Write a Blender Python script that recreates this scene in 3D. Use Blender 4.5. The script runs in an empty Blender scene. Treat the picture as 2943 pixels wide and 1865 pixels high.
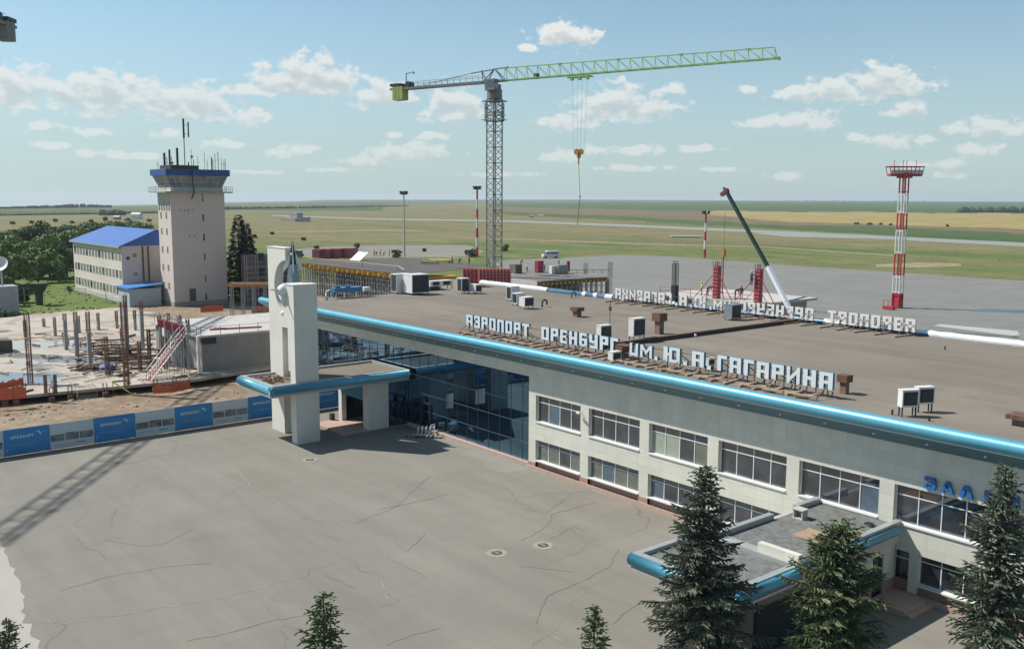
import bpy, math, random
import numpy as np
from mathutils import Vector, Matrix
R_ = math.radians
scene = bpy.context.scene
col = scene.collection
# ------------------------------------------------------------------ camera
CX, CY, CZ = 55.34, -48.03, 21.417
YAW, PITCH, ROLL, FPX = 0.88224, 0.13146, 0.005116, 2713.9   # FPX: focal length in photo pixels (photo is 2943 wide)
_f = Vector((-math.sin(YAW)*math.cos(PITCH), math.cos(YAW)*math.cos(PITCH), -math.sin(PITCH)))
_r0 = Vector((math.cos(YAW), math.sin(YAW), 0)); _u0 = _r0.cross(_f)
CR = math.cos(ROLL)*_r0 + math.sin(ROLL)*_u0
CU = -math.sin(ROLL)*_r0 + math.cos(ROLL)*_u0
CF = _f
CAM = Vector((CX, CY, CZ))
cam = bpy.data.cameras.new("Camera"); camo = bpy.data.objects.new("Camera", cam); col.objects.link(camo)
cam.sensor_fit = 'HORIZONTAL'; cam.sensor_width = 36.0; cam.lens = FPX/2943*36
cam.clip_start = 0.5; cam.clip_end = 60000
m = Matrix((CR, CU, -CF)).transposed().to_4x4(); m.translation = CAM
camo.matrix_world = m
scene.camera = camo
# survey helpers: photo measurements (2408 px wide grid) to points of the site
S_ = 2943/2408
def ray(u, v): return CF + CR*((u*S_-1471.5)/FPX) - CU*((v*S_-932.5)/FPX)
def at(u, v, d): return CAM + ray(u, v)*d
def G(u, v, h=0.0):
    r = ray(u, v); return CAM + r*((h-CZ)/r.z)
def YP(u, v, y):
    r = ray(u, v); return CAM + r*((y-CY)/r.y)
def depth(p): return (Vector(p)-CAM).dot(CF)
# ------------------------------------------------------------------ light
SUNV = Vector((-0.696, -0.507, 1.0)).normalized()
SUN_EL = math.asin(SUNV.z); SUN_ROT = math.atan2(SUNV.x, SUNV.y)
sl = bpy.data.lights.new("Sun", 'SUN'); sl.energy = 5.0; sl.angle = R_(0.5); sl.color = (1.0, 0.96, 0.90)
so = bpy.data.objects.new("Sun", sl); col.objects.link(so); so.location = (0, -60, 120)
so.rotation_euler = (-SUNV).to_track_quat('-Z', 'Y').to_euler()
scene.view_settings.view_transform = 'Standard'; scene.view_settings.look = 'None'
scene.view_settings.exposure = 0.25; scene.view_settings.gamma = 1.0; scene.view_settings.use_curve_mapping = False
# world: Nishita sky with fair-weather cumulus at infinity
world = bpy.data.worlds.new("World"); scene.world = world; world.use_nodes = True
def build_world():
    nt = world.node_tree; nt.nodes.clear(); N = nt.nodes.new; L = nt.links.new
    def mth(op, a, b=None, c=None, t=nt):
        n = t.nodes.new('ShaderNodeMath'); n.operation = op
        for i, x in enumerate((a, b, c)):
            if x is None: continue
            if isinstance(x, (int, float)): n.inputs[i].default_value = x
            else: t.links.new(x, n.inputs[i])
        return n.outputs[0]
    def mrange(x, a, b, lo=0., hi=1., smooth=True):
        n = N('ShaderNodeMapRange'); n.interpolation_type = 'SMOOTHSTEP' if smooth else 'LINEAR'
        L(x, n.inputs[0]); n.inputs[1].default_value = a; n.inputs[2].default_value = b
        n.inputs[3].default_value = lo; n.inputs[4].default_value = hi
        return n.outputs[0]
    out = N('ShaderNodeOutputWorld'); tc = N('ShaderNodeTexCoord')
    sep = N('ShaderNodeSeparateXYZ'); L(tc.outputs['Generated'], sep.inputs[0])
    x, y, z = sep.outputs
    zc = mth('MAXIMUM', z, 0.012)
    cmb = N('ShaderNodeCombineXYZ'); L(x, cmb.inputs[0]); L(y, cmb.inputs[1]); L(zc, cmb.inputs[2])
    sky = N('ShaderNodeTexSky'); sky.sky_type = 'NISHITA'; sky.sun_disc = False
    sky.sun_elevation = SUN_EL; sky.sun_rotation = SUN_ROT; sky.altitude = 0; sky.air_density = 1.0; sky.dust_density = 0.25; sky.ozone_density = 2.5
    L(cmb.outputs[0], sky.inputs['Vector'])
    # angular coordinates in milliradian-ish units
    az = mth('ARCTAN2', mth('MULTIPLY', x, -1.0), y); el = mth('ARCTAN2', z, mth('SQRT', mth('ADD', mth('MULTIPLY', x, x), mth('MULTIPLY', y, y))))
    pos = N('ShaderNodeCombineXYZ'); L(az, pos.inputs[0]); L(el, pos.inputs[1])
    CL = [(1330,84,72,26),(1300,74,30,22),(1365,88,38,20),(1240,114,24,9),
      (600,208,62,16),(655,188,62,34),(730,168,58,40),(775,190,70,34),(700,205,120,20),
      (890,226,76,22),(905,212,45,24),(30,205,52,42),(75,195,34,34),(10,232,60,18),
      (150,218,45,28),(200,212,60,34),(270,212,62,40),(330,225,60,32),(240,238,140,20),(400,235,60,24),
      (470,240,70,36),(430,258,110,26),(590,274,38,17),(1060,240,50,34),(1105,255,40,20),(1075,270,75,18),
      (1450,232,62,36),(1500,250,90,28),(1420,258,75,22),(1340,288,66,18),(1590,210,32,13),
      (1880,218,55,16),(1960,208,60,24),(2070,190,70,32),(2100,208,90,20),(1990,222,120,16),
      (1790,292,45,12),(1880,284,70,18),(1925,282,45,18),(2150,256,36,18),(2130,266,50,8),
      (2320,298,60,18),(2250,304,36,9),(2380,304,50,14),(2100,331,60,13),(2165,330,22,8),(2012,323,24,8),
      (2295,352,38,17),(1500,354,62,12),(1318,370,52,16),(1390,355,40,10),(950,362,90,22),(1000,352,55,16),(880,378,60,12),
      (700,352,45,12),(665,362,30,10),(530,338,52,10),(400,314,34,11),(212,309,30,10),(105,296,30,12),(225,266,45,10),
      (265,361,32,9),(190,362,26,9),(1022,320,36,10),(120,342,40,7),(1850,414,36,11),(2232,386,30,10),(2250,410,36,8),
      (1755,211,18,9),(2160,390,30,6),(1640,350,50,8),(1700,398,40,6),(330,366,60,7),(930,318,24,6),(790,400,60,6),(1180,410,70,7),(1480,395,80,7),(620,405,60,5)]
    def field(p, warp_seed):
        cur = None
        for (u, v, w, h) in CL:
            d = ray(u, v); a = math.atan2(-d.x, d.y); e = math.atan2(d.z, math.hypot(d.x, d.y))
            sx = 2220.0/w/1.36; sy = 2220.0/h/1.36
            n = N('ShaderNodeVectorMath'); n.operation = 'MULTIPLY_ADD'
            L(p, n.inputs[0]); n.inputs[1].default_value = (sx, sy, 0); n.inputs[2].default_value = (-a*sx, -e*sy, 0)
            l = N('ShaderNodeVectorMath'); l.operation = 'LENGTH'; L(n.outputs[0], l.inputs[0])
            cur = l.outputs['Value'] if cur is None else mth('MINIMUM', cur, l.outputs['Value'])
        return cur
    nz = N('ShaderNodeTexNoise'); nz.inputs['Scale'].default_value = 62; nz.inputs['Detail'].default_value = 8; nz.inputs['Roughness'].default_value = .58
    mp = N('ShaderNodeMapping'); mp.inputs['Scale'].default_value = (1, 1.5, 1); L(pos.outputs[0], mp.inputs[0]); L(mp.outputs[0], nz.inputs['Vector'])
    f = field(pos.outputs[0], 0)
    d = mth('ADD', mth('SUBTRACT', 1.0, f), mth('MULTIPLY', mth('SUBTRACT', nz.outputs[0], .5), 2.7))
    # the same field a little nearer the sun: thick cloud between point and sun -> greyer
    off = N('ShaderNodeVectorMath'); off.operation = 'ADD'; L(pos.outputs[0], off.inputs[0]); off.inputs[1].default_value = (0.002, 0.0085, 0)
    f2 = field(off.outputs[0], 0)
    nz2 = N('ShaderNodeTexNoise'); nz2.inputs['Scale'].default_value = 62; nz2.inputs['Detail'].default_value = 4; nz2.inputs['Roughness'].default_value = .5
    mp2 = N('ShaderNodeMapping'); mp2.inputs['Scale'].default_value = (1, 1.5, 1); L(off.outputs[0], mp2.inputs[0]); L(mp2.outputs[0], nz2.inputs['Vector'])
    d2 = mth('ADD', mth('SUBTRACT', 1.0, f2), mth('MULTIPLY', mth('SUBTRACT', nz2.outputs[0], .5), 2.7))
    cover = mrange(d, 0.06, 0.56)
    # thinner towards the horizon where more air lies in front
    cover = mth('MULTIPLY', cover, mrange(el, 0.0, 0.16, 0.42, 0.98, False))
    shade = mrange(d2, 0.15, 1.05)
    cmix = N('ShaderNodeMix'); cmix.data_type = 'RGBA'; L(shade, cmix.inputs[0])
    cmix.inputs[6].default_value = (0.86, 0.88, 0.86, 1); cmix.inputs[7].default_value = (0.60, 0.66, 0.67, 1)
    bg = N('ShaderNodeBackground'); bg.inputs[1].default_value = 0.098
    hsv = N('ShaderNodeHueSaturation'); hsv.inputs['Saturation'].default_value = 0.78; hsv.inputs['Hue'].default_value = 0.49; L(sky.outputs[0], hsv.inputs['Color'])
    tint = N('ShaderNodeMix'); tint.data_type = 'RGBA'; tint.blend_type = 'MULTIPLY'; tint.inputs[0].default_value = 1; L(hsv.outputs[0], tint.inputs[6]); tint.inputs[7].default_value = (.86, .985, 1.02, 1); 
    low = N('ShaderNodeMix'); low.data_type = 'RGBA'; L(mrange(el, -0.02, 0.2, .8, 0.), low.inputs[0]); L(tint.outputs[2], low.inputs[6]); low.inputs[7].default_value = (3.9, 5.05, 5.25, 1); L(low.outputs[2], bg.inputs[0])
    bc = N('ShaderNodeBackground'); L(cmix.outputs[2], bc.inputs[0]); bc.inputs[1].default_value = 0.80
    mx = N('ShaderNodeMixShader'); L(cover, mx.inputs[0]); L(bg.outputs[0], mx.inputs[1]); L(bc.outputs[0], mx.inputs[2])
    L(mx.outputs[0], out.inputs[0])
build_world()
# ------------------------------------------------------------------ materials
MATS = {}
AL = .82      # overall surface reflectance for this exposure
def mat(name, c, rough=.75, metal=0., var=0.0, scale=1.0, c2=None, bump=0., spec=None, stretch=None, coat=0., ior=None, emit=None):
    """principled material whose base colour wanders (wear, dust, reflections painted into panes) by a noise over object space"""
    if name in MATS: return MATS[name]
    if metal < 1: c = tuple(x*AL for x in c); c2 = c2 and tuple(x*AL for x in c2)
    m = bpy.data.materials.new(name); m.use_nodes = True; nt = m.node_tree; b = nt.nodes['Principled BSDF']
    b.inputs['Base Color'].default_value = (*c, 1); b.inputs['Roughness'].default_value = rough; b.inputs['Metallic'].default_value = metal
    if spec is not None: b.inputs['Specular IOR Level'].default_value = spec
    if ior: b.inputs['IOR'].default_value = ior
    if coat: b.inputs['Coat Weight'].default_value = coat; b.inputs['Coat Roughness'].default_value = .08
    tc = nt.nodes.new('ShaderNodeTexCoord')
    nz = nt.nodes.new('ShaderNodeTexNoise'); nz.inputs['Scale'].default_value = scale; nz.inputs['Detail'].default_value = 6; nz.inputs['Roughness'].default_value = .6
    if stretch:
        mp = nt.nodes.new('ShaderNodeMapping'); mp.inputs['Scale'].default_value = stretch
        nt.links.new(tc.outputs['Object'], mp.inputs[0]); nt.links.new(mp.outputs[0], nz.inputs['Vector'])
    else: nt.links.new(tc.outputs['Object'], nz.inputs['Vector'])
    rp = nt.nodes.new('ShaderNodeValToRGB'); e = rp.color_ramp.elements
    lo = tuple(x*(1-var) for x in c); hi = tuple(min(1, x*(1+var)) for x in c)
    if c2: hi = c2; lo = c
    e[0].position = .32; e[0].color = (*lo, 1); e[1].position = .68; e[1].color = (*hi, 1)
    nt.links.new(nz.outputs[0], rp.inputs[0]); nt.links.new(rp.outputs[0], b.inputs['Base Color'])
    if bump:
        bp = nt.nodes.new('ShaderNodeBump'); bp.inputs['Strength'].default_value = bump; bp.inputs['Distance'].default_value = .05
        nt.links.new(nz.outputs[0], bp.inputs['Height']); nt.links.new(bp.outputs[0], b.inputs['Normal'])
    MATS[name] = m; return m
def node_of(m, t): return [n for n in m.node_tree.nodes if n.bl_idname == t][0]
# ------------------------------------------------------------------ mesh building
class MB:
    def __init__(s): s.v = []; s.f = []; s.m = []; s.mi = 0
    def add(s, vs, fs):
        o = len(s.v); s.v += [tuple(v) for v in vs]; s.f += [tuple(i+o for i in f) for f in fs]; s.m += [s.mi]*len(fs); return s
    def box(s, x0, x1, y0, y1, z0, z1):
        return s.add([(x0,y0,z0),(x1,y0,z0),(x1,y1,z0),(x0,y1,z0),(x0,y0,z1),(x1,y0,z1),(x1,y1,z1),(x0,y1,z1)],
                     [(0,3,2,1),(4,5,6,7),(0,1,5,4),(1,2,6,5),(2,3,7,6),(3,0,4,7)])
    def bar(s, p, q, w, h=None):
        p = Vector(p); q = Vector(q); d = q-p
        if d.length < 1e-6: return s
        d.normalize(); up = Vector((0,0,1)) if abs(d.z) < .95 else Vector((1,0,0))
        a = d.cross(up).normalized()*(w/2); b = a.cross(d).normalized()*((h or w)/2)
        vs = [p-a-b, p+a-b, p+a+b, p-a+b, q-a-b, q+a-b, q+a+b, q-a+b]
        return s.add(vs, [(0,1,2,3),(7,6,5,4),(0,4,5,1),(1,5,6,2),(2,6,7,3),(3,7,4,0)])
    def tube(s, p, q, r, r2=None, n=10, caps=True):
        p = Vector(p); q = Vector(q); d = (q-p).normalized(); up = Vector((0,0,1)) if abs(d.z) < .95 else Vector((1,0,0))
        a = d.cross(up).normalized(); b = a.cross(d).normalized(); r2 = r if r2 is None else r2
        vs = [p+(a*math.cos(t)+b*math.sin(t))*r for t in [2*math.pi*i/n for i in range(n)]]+[q+(a*math.cos(t)+b*math.sin(t))*r2 for t in [2*math.pi*i/n for i in range(n)]]
        fs = [(i, (i+1)%n, n+(i+1)%n, n+i) for i in range(n)]
        if caps: fs += [tuple(range(n-1,-1,-1)), tuple(range(n, 2*n))]
        return s.add(vs, fs)
    def path(s, pts, r, n=8):
        for a, b in zip(pts, pts[1:]): s.tube(a, b, r, n=n)
        return s
    def prism(s, pts, z0, z1):
        n = len(pts); vs = [(x,y,z0) for x,y in pts]+[(x,y,z1) for x,y in pts]
        return s.add(vs, [tuple(range(n-1,-1,-1)), tuple(range(n,2*n))]+[(i,(i+1)%n,n+(i+1)%n,n+i) for i in range(n)])
    def xzprism(s, pts, y0, y1):     # outline in the x-z plane, extruded along y; caps in material of index mi, sides mi+ms
        n = len(pts); vs = [(x,y0,z) for x,z in pts]+[(x,y1,z) for x,z in pts]
        return s.add(vs, [tuple(range(n)), tuple(range(2*n-1,n-1,-1))]+[((i+1)%n,i,n+i,n+(i+1)%n) for i in range(n)])
    def sphere(s, c, r, n=12, k=8, sz=1.0):
        c = Vector(c); vs = [c+Vector((0,0,r*sz))]
        for j in range(1, k):
            t = math.pi*j/k
            vs += [c+Vector((r*math.sin(t)*math.cos(2*math.pi*i/n), r*math.sin(t)*math.sin(2*math.pi*i/n), r*sz*math.cos(t))) for i in range(n)]
        vs.append(c-Vector((0,0,r*sz))); L = len(vs)-1
        fs = [(0, 1+i, 1+(i+1)%n) for i in range(n)]
        for j in range(k-2):
            a = 1+j*n; fs += [(a+i, a+n+i, a+n+(i+1)%n, a+(i+1)%n) for i in range(n)]
        a = 1+(k-2)*n; fs += [(a+i, L, a+(i+1)%n) for i in range(n)]
        return s.add(vs, fs)
    def quad(s, a, b, c, d): return s.add([a,b,c,d], [(0,1,2,3)])
    def build(s, name, mats, parent=None, smooth=False):
        me = bpy.data.meshes.new(name); me.from_pydata(s.v, [], s.f)
        if not isinstance(mats, (list, tuple)): mats = [mats]
        for m in mats: me.materials.append(m)
        if len(mats) > 1: me.polygons.foreach_set('material_index', s.m)
        if smooth: me.polygons.foreach_set('use_smooth', [True]*len(me.polygons))
        me.update(); o = bpy.data.objects.new(name, me); col.objects.link(o)
        if parent is not None:
            o.parent = parent; root = parent
            off = Vector((0,0,0)); p = parent
            while p is not None: off += p.location; p = p.parent
            if parent.type == 'EMPTY' and parent.name not in LOCAL: o.matrix_parent_inverse = Matrix.Translation(-off)
        return o
def tag(o, label=None, cat=None, group=None, kind=None):
    if label: o['label'] = label
    if cat: o['category'] = cat
    if group: o['group'] = group
    if kind: o['kind'] = kind
    return o
def empty(name, loc=(0,0,0), label=None, cat=None, group=None, local=False):
    o = bpy.data.objects.new(name, None); col.objects.link(o); o.location = loc; o.empty_display_size = .3
    if local: LOCAL.add(o.name)
    return tag(o, label, cat, group)
def sub(o, parent):          # make o a sub-part of a mesh part (both built in site coordinates)
    o.parent = parent
    o.matrix_parent_inverse = Matrix.Identity(4)
    return o
def children(o): return [c for c in bpy.data.objects if c.parent == o]
KIDS = {}; LOCAL = set()
def copy_tree(o, parent=None):
    c = o.copy(); col.objects.link(c)
    if parent is not None: c.parent = parent
    for ch in KIDS.get(o.name) or KIDS.setdefault(o.name, children(o)): copy_tree(ch, c)
    return c
def struct(name, mb, m, **k):
    o = mb.build(name, m); o['kind'] = 'structure'; return o
rng = random.Random(7)
# ------------------------------------------------------------------ the ground and the far plain
def ramp_noise(m, scale, cols, detail=8, rough=.65, distort=0., coords='Object', stretch=None, k=1.0):
    nt = m.node_tree; b = nt.nodes['Principled BSDF']
    tc = nt.nodes.new('ShaderNodeTexCoord'); nz = nt.nodes.new('ShaderNodeTexNoise')
    nz.inputs['Scale'].default_value = scale; nz.inputs['Detail'].default_value = detail; nz.inputs['Roughness'].default_value = rough; nz.inputs['Distortion'].default_value = distort
    if stretch:
        mp = nt.nodes.new('ShaderNodeMapping'); mp.inputs['Scale'].default_value = stretch[:3]; mp.inputs['Rotation'].default_value = (0, 0, stretch[3])
        nt.links.new(tc.outputs[coords], mp.inputs[0]); nt.links.new(mp.outputs[0], nz.inputs['Vector'])
    else: nt.links.new(tc.outputs[coords], nz.inputs['Vector'])
    rp = nt.nodes.new('ShaderNodeValToRGB'); e = rp.color_ramp.elements
    while len(e) < len(cols): e.new(.5)
    for i, (p, c) in enumerate(cols): e[i].position = p; e[i].color = (*[x*k for x in c], 1)
    nt.links.new(nz.outputs[0], rp.inputs[0]); return rp.outputs[0]
def field_mat(name, cols, scale=.03, fine=1.2, rough=.95, stretch=None):
    m = bpy.data.materials.new(name); m.use_nodes = True; nt = m.node_tree; b = nt.nodes['Principled BSDF']
    b.inputs['Roughness'].default_value = rough; b.inputs['Specular IOR Level'].default_value = .1
    a = ramp_noise(m, scale, cols, stretch=stretch, k=AL); f = ramp_noise(m, fine, [(.3, (.72,.72,.72)), (.7, (1.2,1.2,1.2))], detail=5)
    md = ramp_noise(m, scale*5, [(.32,(.76,.80,.74)),(.5,(1,1,1)),(.68,(1.2,1.14,1.1))], detail=7, rough=.7)
    m0 = nt.nodes.new('ShaderNodeMix'); m0.data_type = 'RGBA'; m0.blend_type = 'MULTIPLY'; m0.inputs[0].default_value = 1
    nt.links.new(a, m0.inputs[6]); nt.links.new(md, m0.inputs[7]); a = m0.outputs[2]
    mx = nt.nodes.new('ShaderNodeMix'); mx.data_type = 'RGBA'; mx.blend_type = 'MULTIPLY'; mx.inputs[0].default_value = 1
    nt.links.new(a, mx.inputs[6]); nt.links.new(f, mx.inputs[7]); nt.links.new(mx.outputs[2], b.inputs['Base Color'])
    return m
ST = (1, .35, 1, .75)
F_MEADOW = field_mat('meadow', [(.28,(.08,.13,.038)),(.42,(.13,.175,.055)),(.52,(.20,.195,.085)),(.58,(.145,.18,.06)),(.7,(.095,.145,.042))], .016, .35, stretch=(.35,1,1,.75))
F_OLIVE = field_mat('dry_steppe', [(.3,(.17,.175,.075)),(.5,(.235,.205,.105)),(.62,(.15,.17,.07)),(.75,(.25,.215,.12))], .009, .2, stretch=(.25,1,1,.75))
F_GREEN = field_mat('green_crop', [(.3,(.07,.115,.045)),(.6,(.09,.135,.05)),(.8,(.12,.15,.06))], .004, .1, stretch=(.2,1,1,.75))
F_TAN = field_mat('ripe_crop', [(.3,(.34,.28,.115)),(.6,(.38,.30,.12)),(.8,(.29,.245,.11))], .004, .05, stretch=(.2,1,1,.75))
F_BROWN = field_mat('brown_stubble', [(.3,(.22,.17,.095)),(.6,(.19,.155,.085)),(.8,(.155,.15,.075))], .006, .1, stretch=(.2,1,1,.75))
F_FAR = field_mat('far_hillside', [(.3,(.085,.12,.06)),(.55,(.15,.16,.085)),(.75,(.10,.13,.06))], .0012, .01, stretch=(.25,1,1,.75))
def lerp_pts(P, u):
    for (a, b), (c, d) in zip(P, P[1:]):
        if u <= c: return b+(d-b)*max(0, min(1, (u-a)/(c-a)))
    return P[-1][1]
SKYL = [(-400,490),(0,488),(110,485),(190,484),(370,481),(480,477),(560,475.5),(700,473.5),(760,470.5),(900,470),(1204,470),(1350,469.5),(1600,471),(1850,472.5),(2100,473.5),(2408,474.5),(2800,476)]
def hor(u): return 463.2+u*(475.5-463.2)/2408
NEARR, FARR = 1500., 9000.
def far_z(u):
    r = ray(u, lerp_pts(SKYL, u)); return CZ + FARR*r.z/math.hypot(r.x, r.y)
def terrain():
    mb = MB(); us = [-900,-600,-400]+list(range(-240, 2680, 20))+[2800,3000,3300]
    rs = [1.]+[21.4*2220/dv for dv in np.concatenate([np.linspace(600,100,16), np.linspace(97,5.35,84)])]+[9000., 9600., 14000.]
    rs = sorted(rs)
    az = [math.atan2(ray(u, 470).y, ray(u, 470).x) for u in us]
    zf = [far_z(u) for u in us]
    n = len(us); V = []
    for r in rs:
        t = max(0, min(1, (r-NEARR)/(FARR-NEARR))); t = t*t*(3-2*t) if r <= FARR else 1
        for k in range(n):
            z = zf[k]*t - (0 if r <= FARR else (r-FARR)*.12) - .03
            V.append((CX+r*math.cos(az[k]), CY+r*math.sin(az[k]), z))
    Fs = []; M = []
    for j in range(len(rs)-1):
        rm = (rs[j]+rs[j+1])/2
        for k in range(n-1):
            Fs.append((j*n+k, (j+1)*n+k, (j+1)*n+k+1, j*n+k+1))
            u = (us[k]+us[k+1])/2; c = Vector(V[j*n+k]) - CAM; w = c.dot(CF); v = (932.5-FPX*c.dot(CU)/w)/S_ if w > 1 else 2000
            if w > 1: u = (1471.5+FPX*c.dot(CR)/w)/S_
            jt = 1.2*math.sin(u*.021+3)+.7*math.sin(u*.06)
            v += jt*.6
            far_lim = lerp_pts([(0,499),(370,494),(620,488),(900,481),(1204,478),(1700,476),(2100,476),(2408,478)], u)
            if v < far_lim: M.append(5)
            elif u > 1150 and v < lerp_pts([(1150,487),(1500,495),(1800,498),(2408,503)], u): M.append(2)
            elif u > 1640 and v < lerp_pts([(1640,504),(1800,520),(2408,540)], u): M.append(3)
            elif u > 1150 and v < lerp_pts([(1150,498),(1500,512),(1800,529),(2100,534),(2408,552)], u): M.append(4)
            elif u > 1150 and v < lerp_pts([(1150,504),(1500,522),(1800,538),(2408,575)], u): M.append(2)
            elif v < lerp_pts([(0,505),(600,495),(1150,500),(1151,470),(2500,470)], u): M.append(2 if u < 900 else 1)
            elif v < lerp_pts([(0,545),(500,560),(700,575),(1150,584),(1500,578),(1800,585),(2408,615)], u): M.append(1)
            else: M.append(0)
    # the rest of the circle, behind the camera
    mb.v = V; mb.f = Fs; mb.m = M
    o = mb.build('ground', [F_MEADOW, F_OLIVE, F_GREEN, F_TAN, F_BROWN, F_FAR]); tag(o, kind='structure')
    a0, a1 = az[-1], az[0]+0
    if a0 > a1: a0 -= 2*math.pi
    b = MB(); k = 24; A = [a1+(a0+2*math.pi-a1)*i/k for i in range(k+1)]
    b.v = [(CX, CY, -.03)]+[(CX+9000*math.cos(t), CY+9000*math.sin(t), -.03) for t in A]; b.f = [(0, i+1, i+2) for i in range(k)]; b.m = [0]*k
    tag(b.build('ground', F_MEADOW), kind='structure')
terrain()
def sheet(name, pts, m, z, jag=0, kind='structure'):
    """a flat paved or bare area; its outline wanders by jag metres"""
    out = []
    for i, p in enumerate(pts):
        q = pts[(i+1) % len(pts)]; L = math.hypot(q[0]-p[0], q[1]-p[1]); n = max(1, int(L/(jag*3))) if jag else 1
        for k in range(n):
            t = k/n; out.append((p[0]+(q[0]-p[0])*t+(rng.uniform(-jag, jag) if k else 0), p[1]+(q[1]-p[1])*t+(rng.uniform(-jag, jag) if k else 0), z))
    mb = MB(); mb.add(out, [tuple(range(len(out)))]); o = mb.build(name, m)
    import bmesh
    bm = bmesh.new(); bm.from_mesh(o.data); bmesh.ops.triangulate(bm, faces=bm.faces[:])
    for f in bm.faces:
        if f.normal.z < 0: f.normal_flip()
    bm.to_mesh(o.data); bm.free()
    return tag(o, kind=kind)
def g2(u, v): p = G(u, v); return (p.x, p.y)
# asphalt of the forecourt: dusty grey, patched, with cracks
def asphalt_mat(name, c1, c2, crack=.10, crackdark=.76):
    m = bpy.data.materials.new(name); m.use_nodes = True; nt = m.node_tree; b = nt.nodes['Principled BSDF']; N = nt.nodes.new; L = nt.links.new
    b.inputs['Roughness'].default_value = .88; b.inputs['Specular IOR Level'].default_value = .25
    big = ramp_noise(m, .06, [(.3, c1), (.5, tuple((a+b_)/2 for a, b_ in zip(c1, c2))), (.7, c2)], detail=8, rough=.6, distort=.8, k=AL)
    streak = ramp_noise(m, .5, [(.25, (.86,.86,.86)), (.75, (1.1,1.1,1.1))], detail=7, stretch=(.12, 1, 1, .12))
    fine = ramp_noise(m, 9., [(.3, (.93,.93,.93)), (.7, (1.06,1.06,1.06))], detail=3)
    def mul(a, c, fac=1.0):
        x = N('ShaderNodeMix'); x.data_type = 'RGBA'; x.blend_type = 'MULTIPLY'; x.inputs[0].default_value = fac; L(a, x.inputs[6]); L(c, x.inputs[7]); return x.outputs[2]
    c = mul(mul(big, streak), fine)
    if crack:
        tcs = N('ShaderNodeTexCoord'); mps = N('ShaderNodeMapping'); mps.inputs['Rotation'].default_value = (0, 0, 1.5); L(tcs.outputs['Object'], mps.inputs[0])
        wob = N('ShaderNodeTexNoise'); wob.inputs['Scale'].default_value = .25; L(tcs.outputs['Object'], wob.inputs['Vector'])
        vw = N('ShaderNodeVectorMath'); vw.operation = 'MULTIPLY_ADD'; L(wob.outputs['Color'], vw.inputs[0]); vw.inputs[1].default_value = (.5,.5,0); L(mps.outputs[0], vw.inputs[2])
        brk = N('ShaderNodeTexBrick'); brk.inputs['Scale'].default_value = 1; brk.inputs['Brick Width'].default_value = 23; brk.inputs['Row Height'].default_value = 3.7; brk.inputs['Mortar Size'].default_value = .03; brk.inputs['Mortar Smooth'].default_value = .4; brk.offset = .37
        brk.inputs['Color1'].default_value = (.95,.95,.95,1); brk.inputs['Color2'].default_value = (1.05,1.04,1.03,1); brk.inputs['Mortar'].default_value = (.86,.855,.84,1); L(vw.outputs[0], brk.inputs['Vector'])
        c = mul(c, brk.outputs[0], .75)
        spots = ramp_noise(m, .7, [(.27, (.72,.71,.70)), (.36, (1,1,1)), (.70, (1,1,1)), (.78, (1.12,1.11,1.08))], detail=6, rough=.7)
        c = mul(c, spots, .7)
    if crack:
        tc = N('ShaderNodeTexCoord'); wz = N('ShaderNodeTexNoise'); wz.inputs['Scale'].default_value = .35; wz.inputs['Detail'].default_value = 5
        L(tc.outputs['Object'], wz.inputs['Vector'])
        va = N('ShaderNodeVectorMath'); va.operation = 'MULTIPLY_ADD'; L(wz.outputs['Color'], va.inputs[0]); va.inputs[1].default_value = (2.4,2.4,0); L(tc.outputs['Object'], va.inputs[2])
        vo = N('ShaderNodeTexVoronoi'); vo.feature = 'DISTANCE_TO_EDGE'; vo.inputs['Scale'].default_value = crack; L(va.outputs[0], vo.inputs['Vector'])
        r = N('ShaderNodeMapRange'); L(vo.outputs['Distance'], r.inputs[0]); r.inputs[1].default_value = .001; r.inputs[2].default_value = .006; r.inputs[3].default_value = crackdark; r.inputs[4].default_value = 1
        msk = N('ShaderNodeTexNoise'); msk.inputs['Scale'].default_value = .11; msk.inputs['Detail'].default_value = 3; L(tc.outputs['Object'], msk.inputs['Vector'])
        r2 = N('ShaderNodeMapRange'); L(msk.outputs[0], r2.inputs[0]); r2.inputs[1].default_value = .46; r2.inputs[2].default_value = .58
        x = N('ShaderNodeMix'); x.data_type = 'RGBA'; x.blend_type = 'MULTIPLY'; L(r2.outputs[0], x.inputs[0]); L(c, x.inputs[6]); L(r.outputs[0], x.inputs[7]); c = x.outputs[2]
    L(c, b.inputs['Base Color']); return m
M_PLAZA = asphalt_mat('forecourt_asphalt', (.235,.219,.184), (.285,.267,.226))
M_APRON = asphalt_mat('apron_concrete', (.215,.215,.195), (.255,.252,.228), .05, .8)
M_ROAD = asphalt_mat('road', (.24,.225,.19), (.28,.265,.225), 0)
M_RWY = asphalt_mat('runway_concrete', (.27,.30,.265), (.33,.355,.315), 0)
M_SAND = asphalt_mat('pale_pavement', (.40,.375,.325), (.47,.44,.385), 0)
M_DIRT = field_mat('site_dirt', [(.25,(.19,.135,.09)),(.45,(.29,.215,.15)),(.6,(.36,.285,.21)),(.75,(.23,.165,.11))], .12, 1.5)
M_DUST = field_mat('trampled_ground', [(.25,(.25,.22,.18)),(.5,(.31,.27,.215)),(.75,(.22,.20,.15))], .1, 1.2)
sheet('dirt', [(-29.3,-60),(-29.3,4),(-52,4),(-52,36),(-140,48),(-150,20),(-137,12),(-136,-14),(-128,-40),(-120,-60)], M_DIRT, -.012, .5)
sheet('dirt', [(-52,36.5),(-20,36.5),(-28,112),(-150,112),(-165,60),(-140,48)], M_DUST, -.014, .8)
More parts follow.
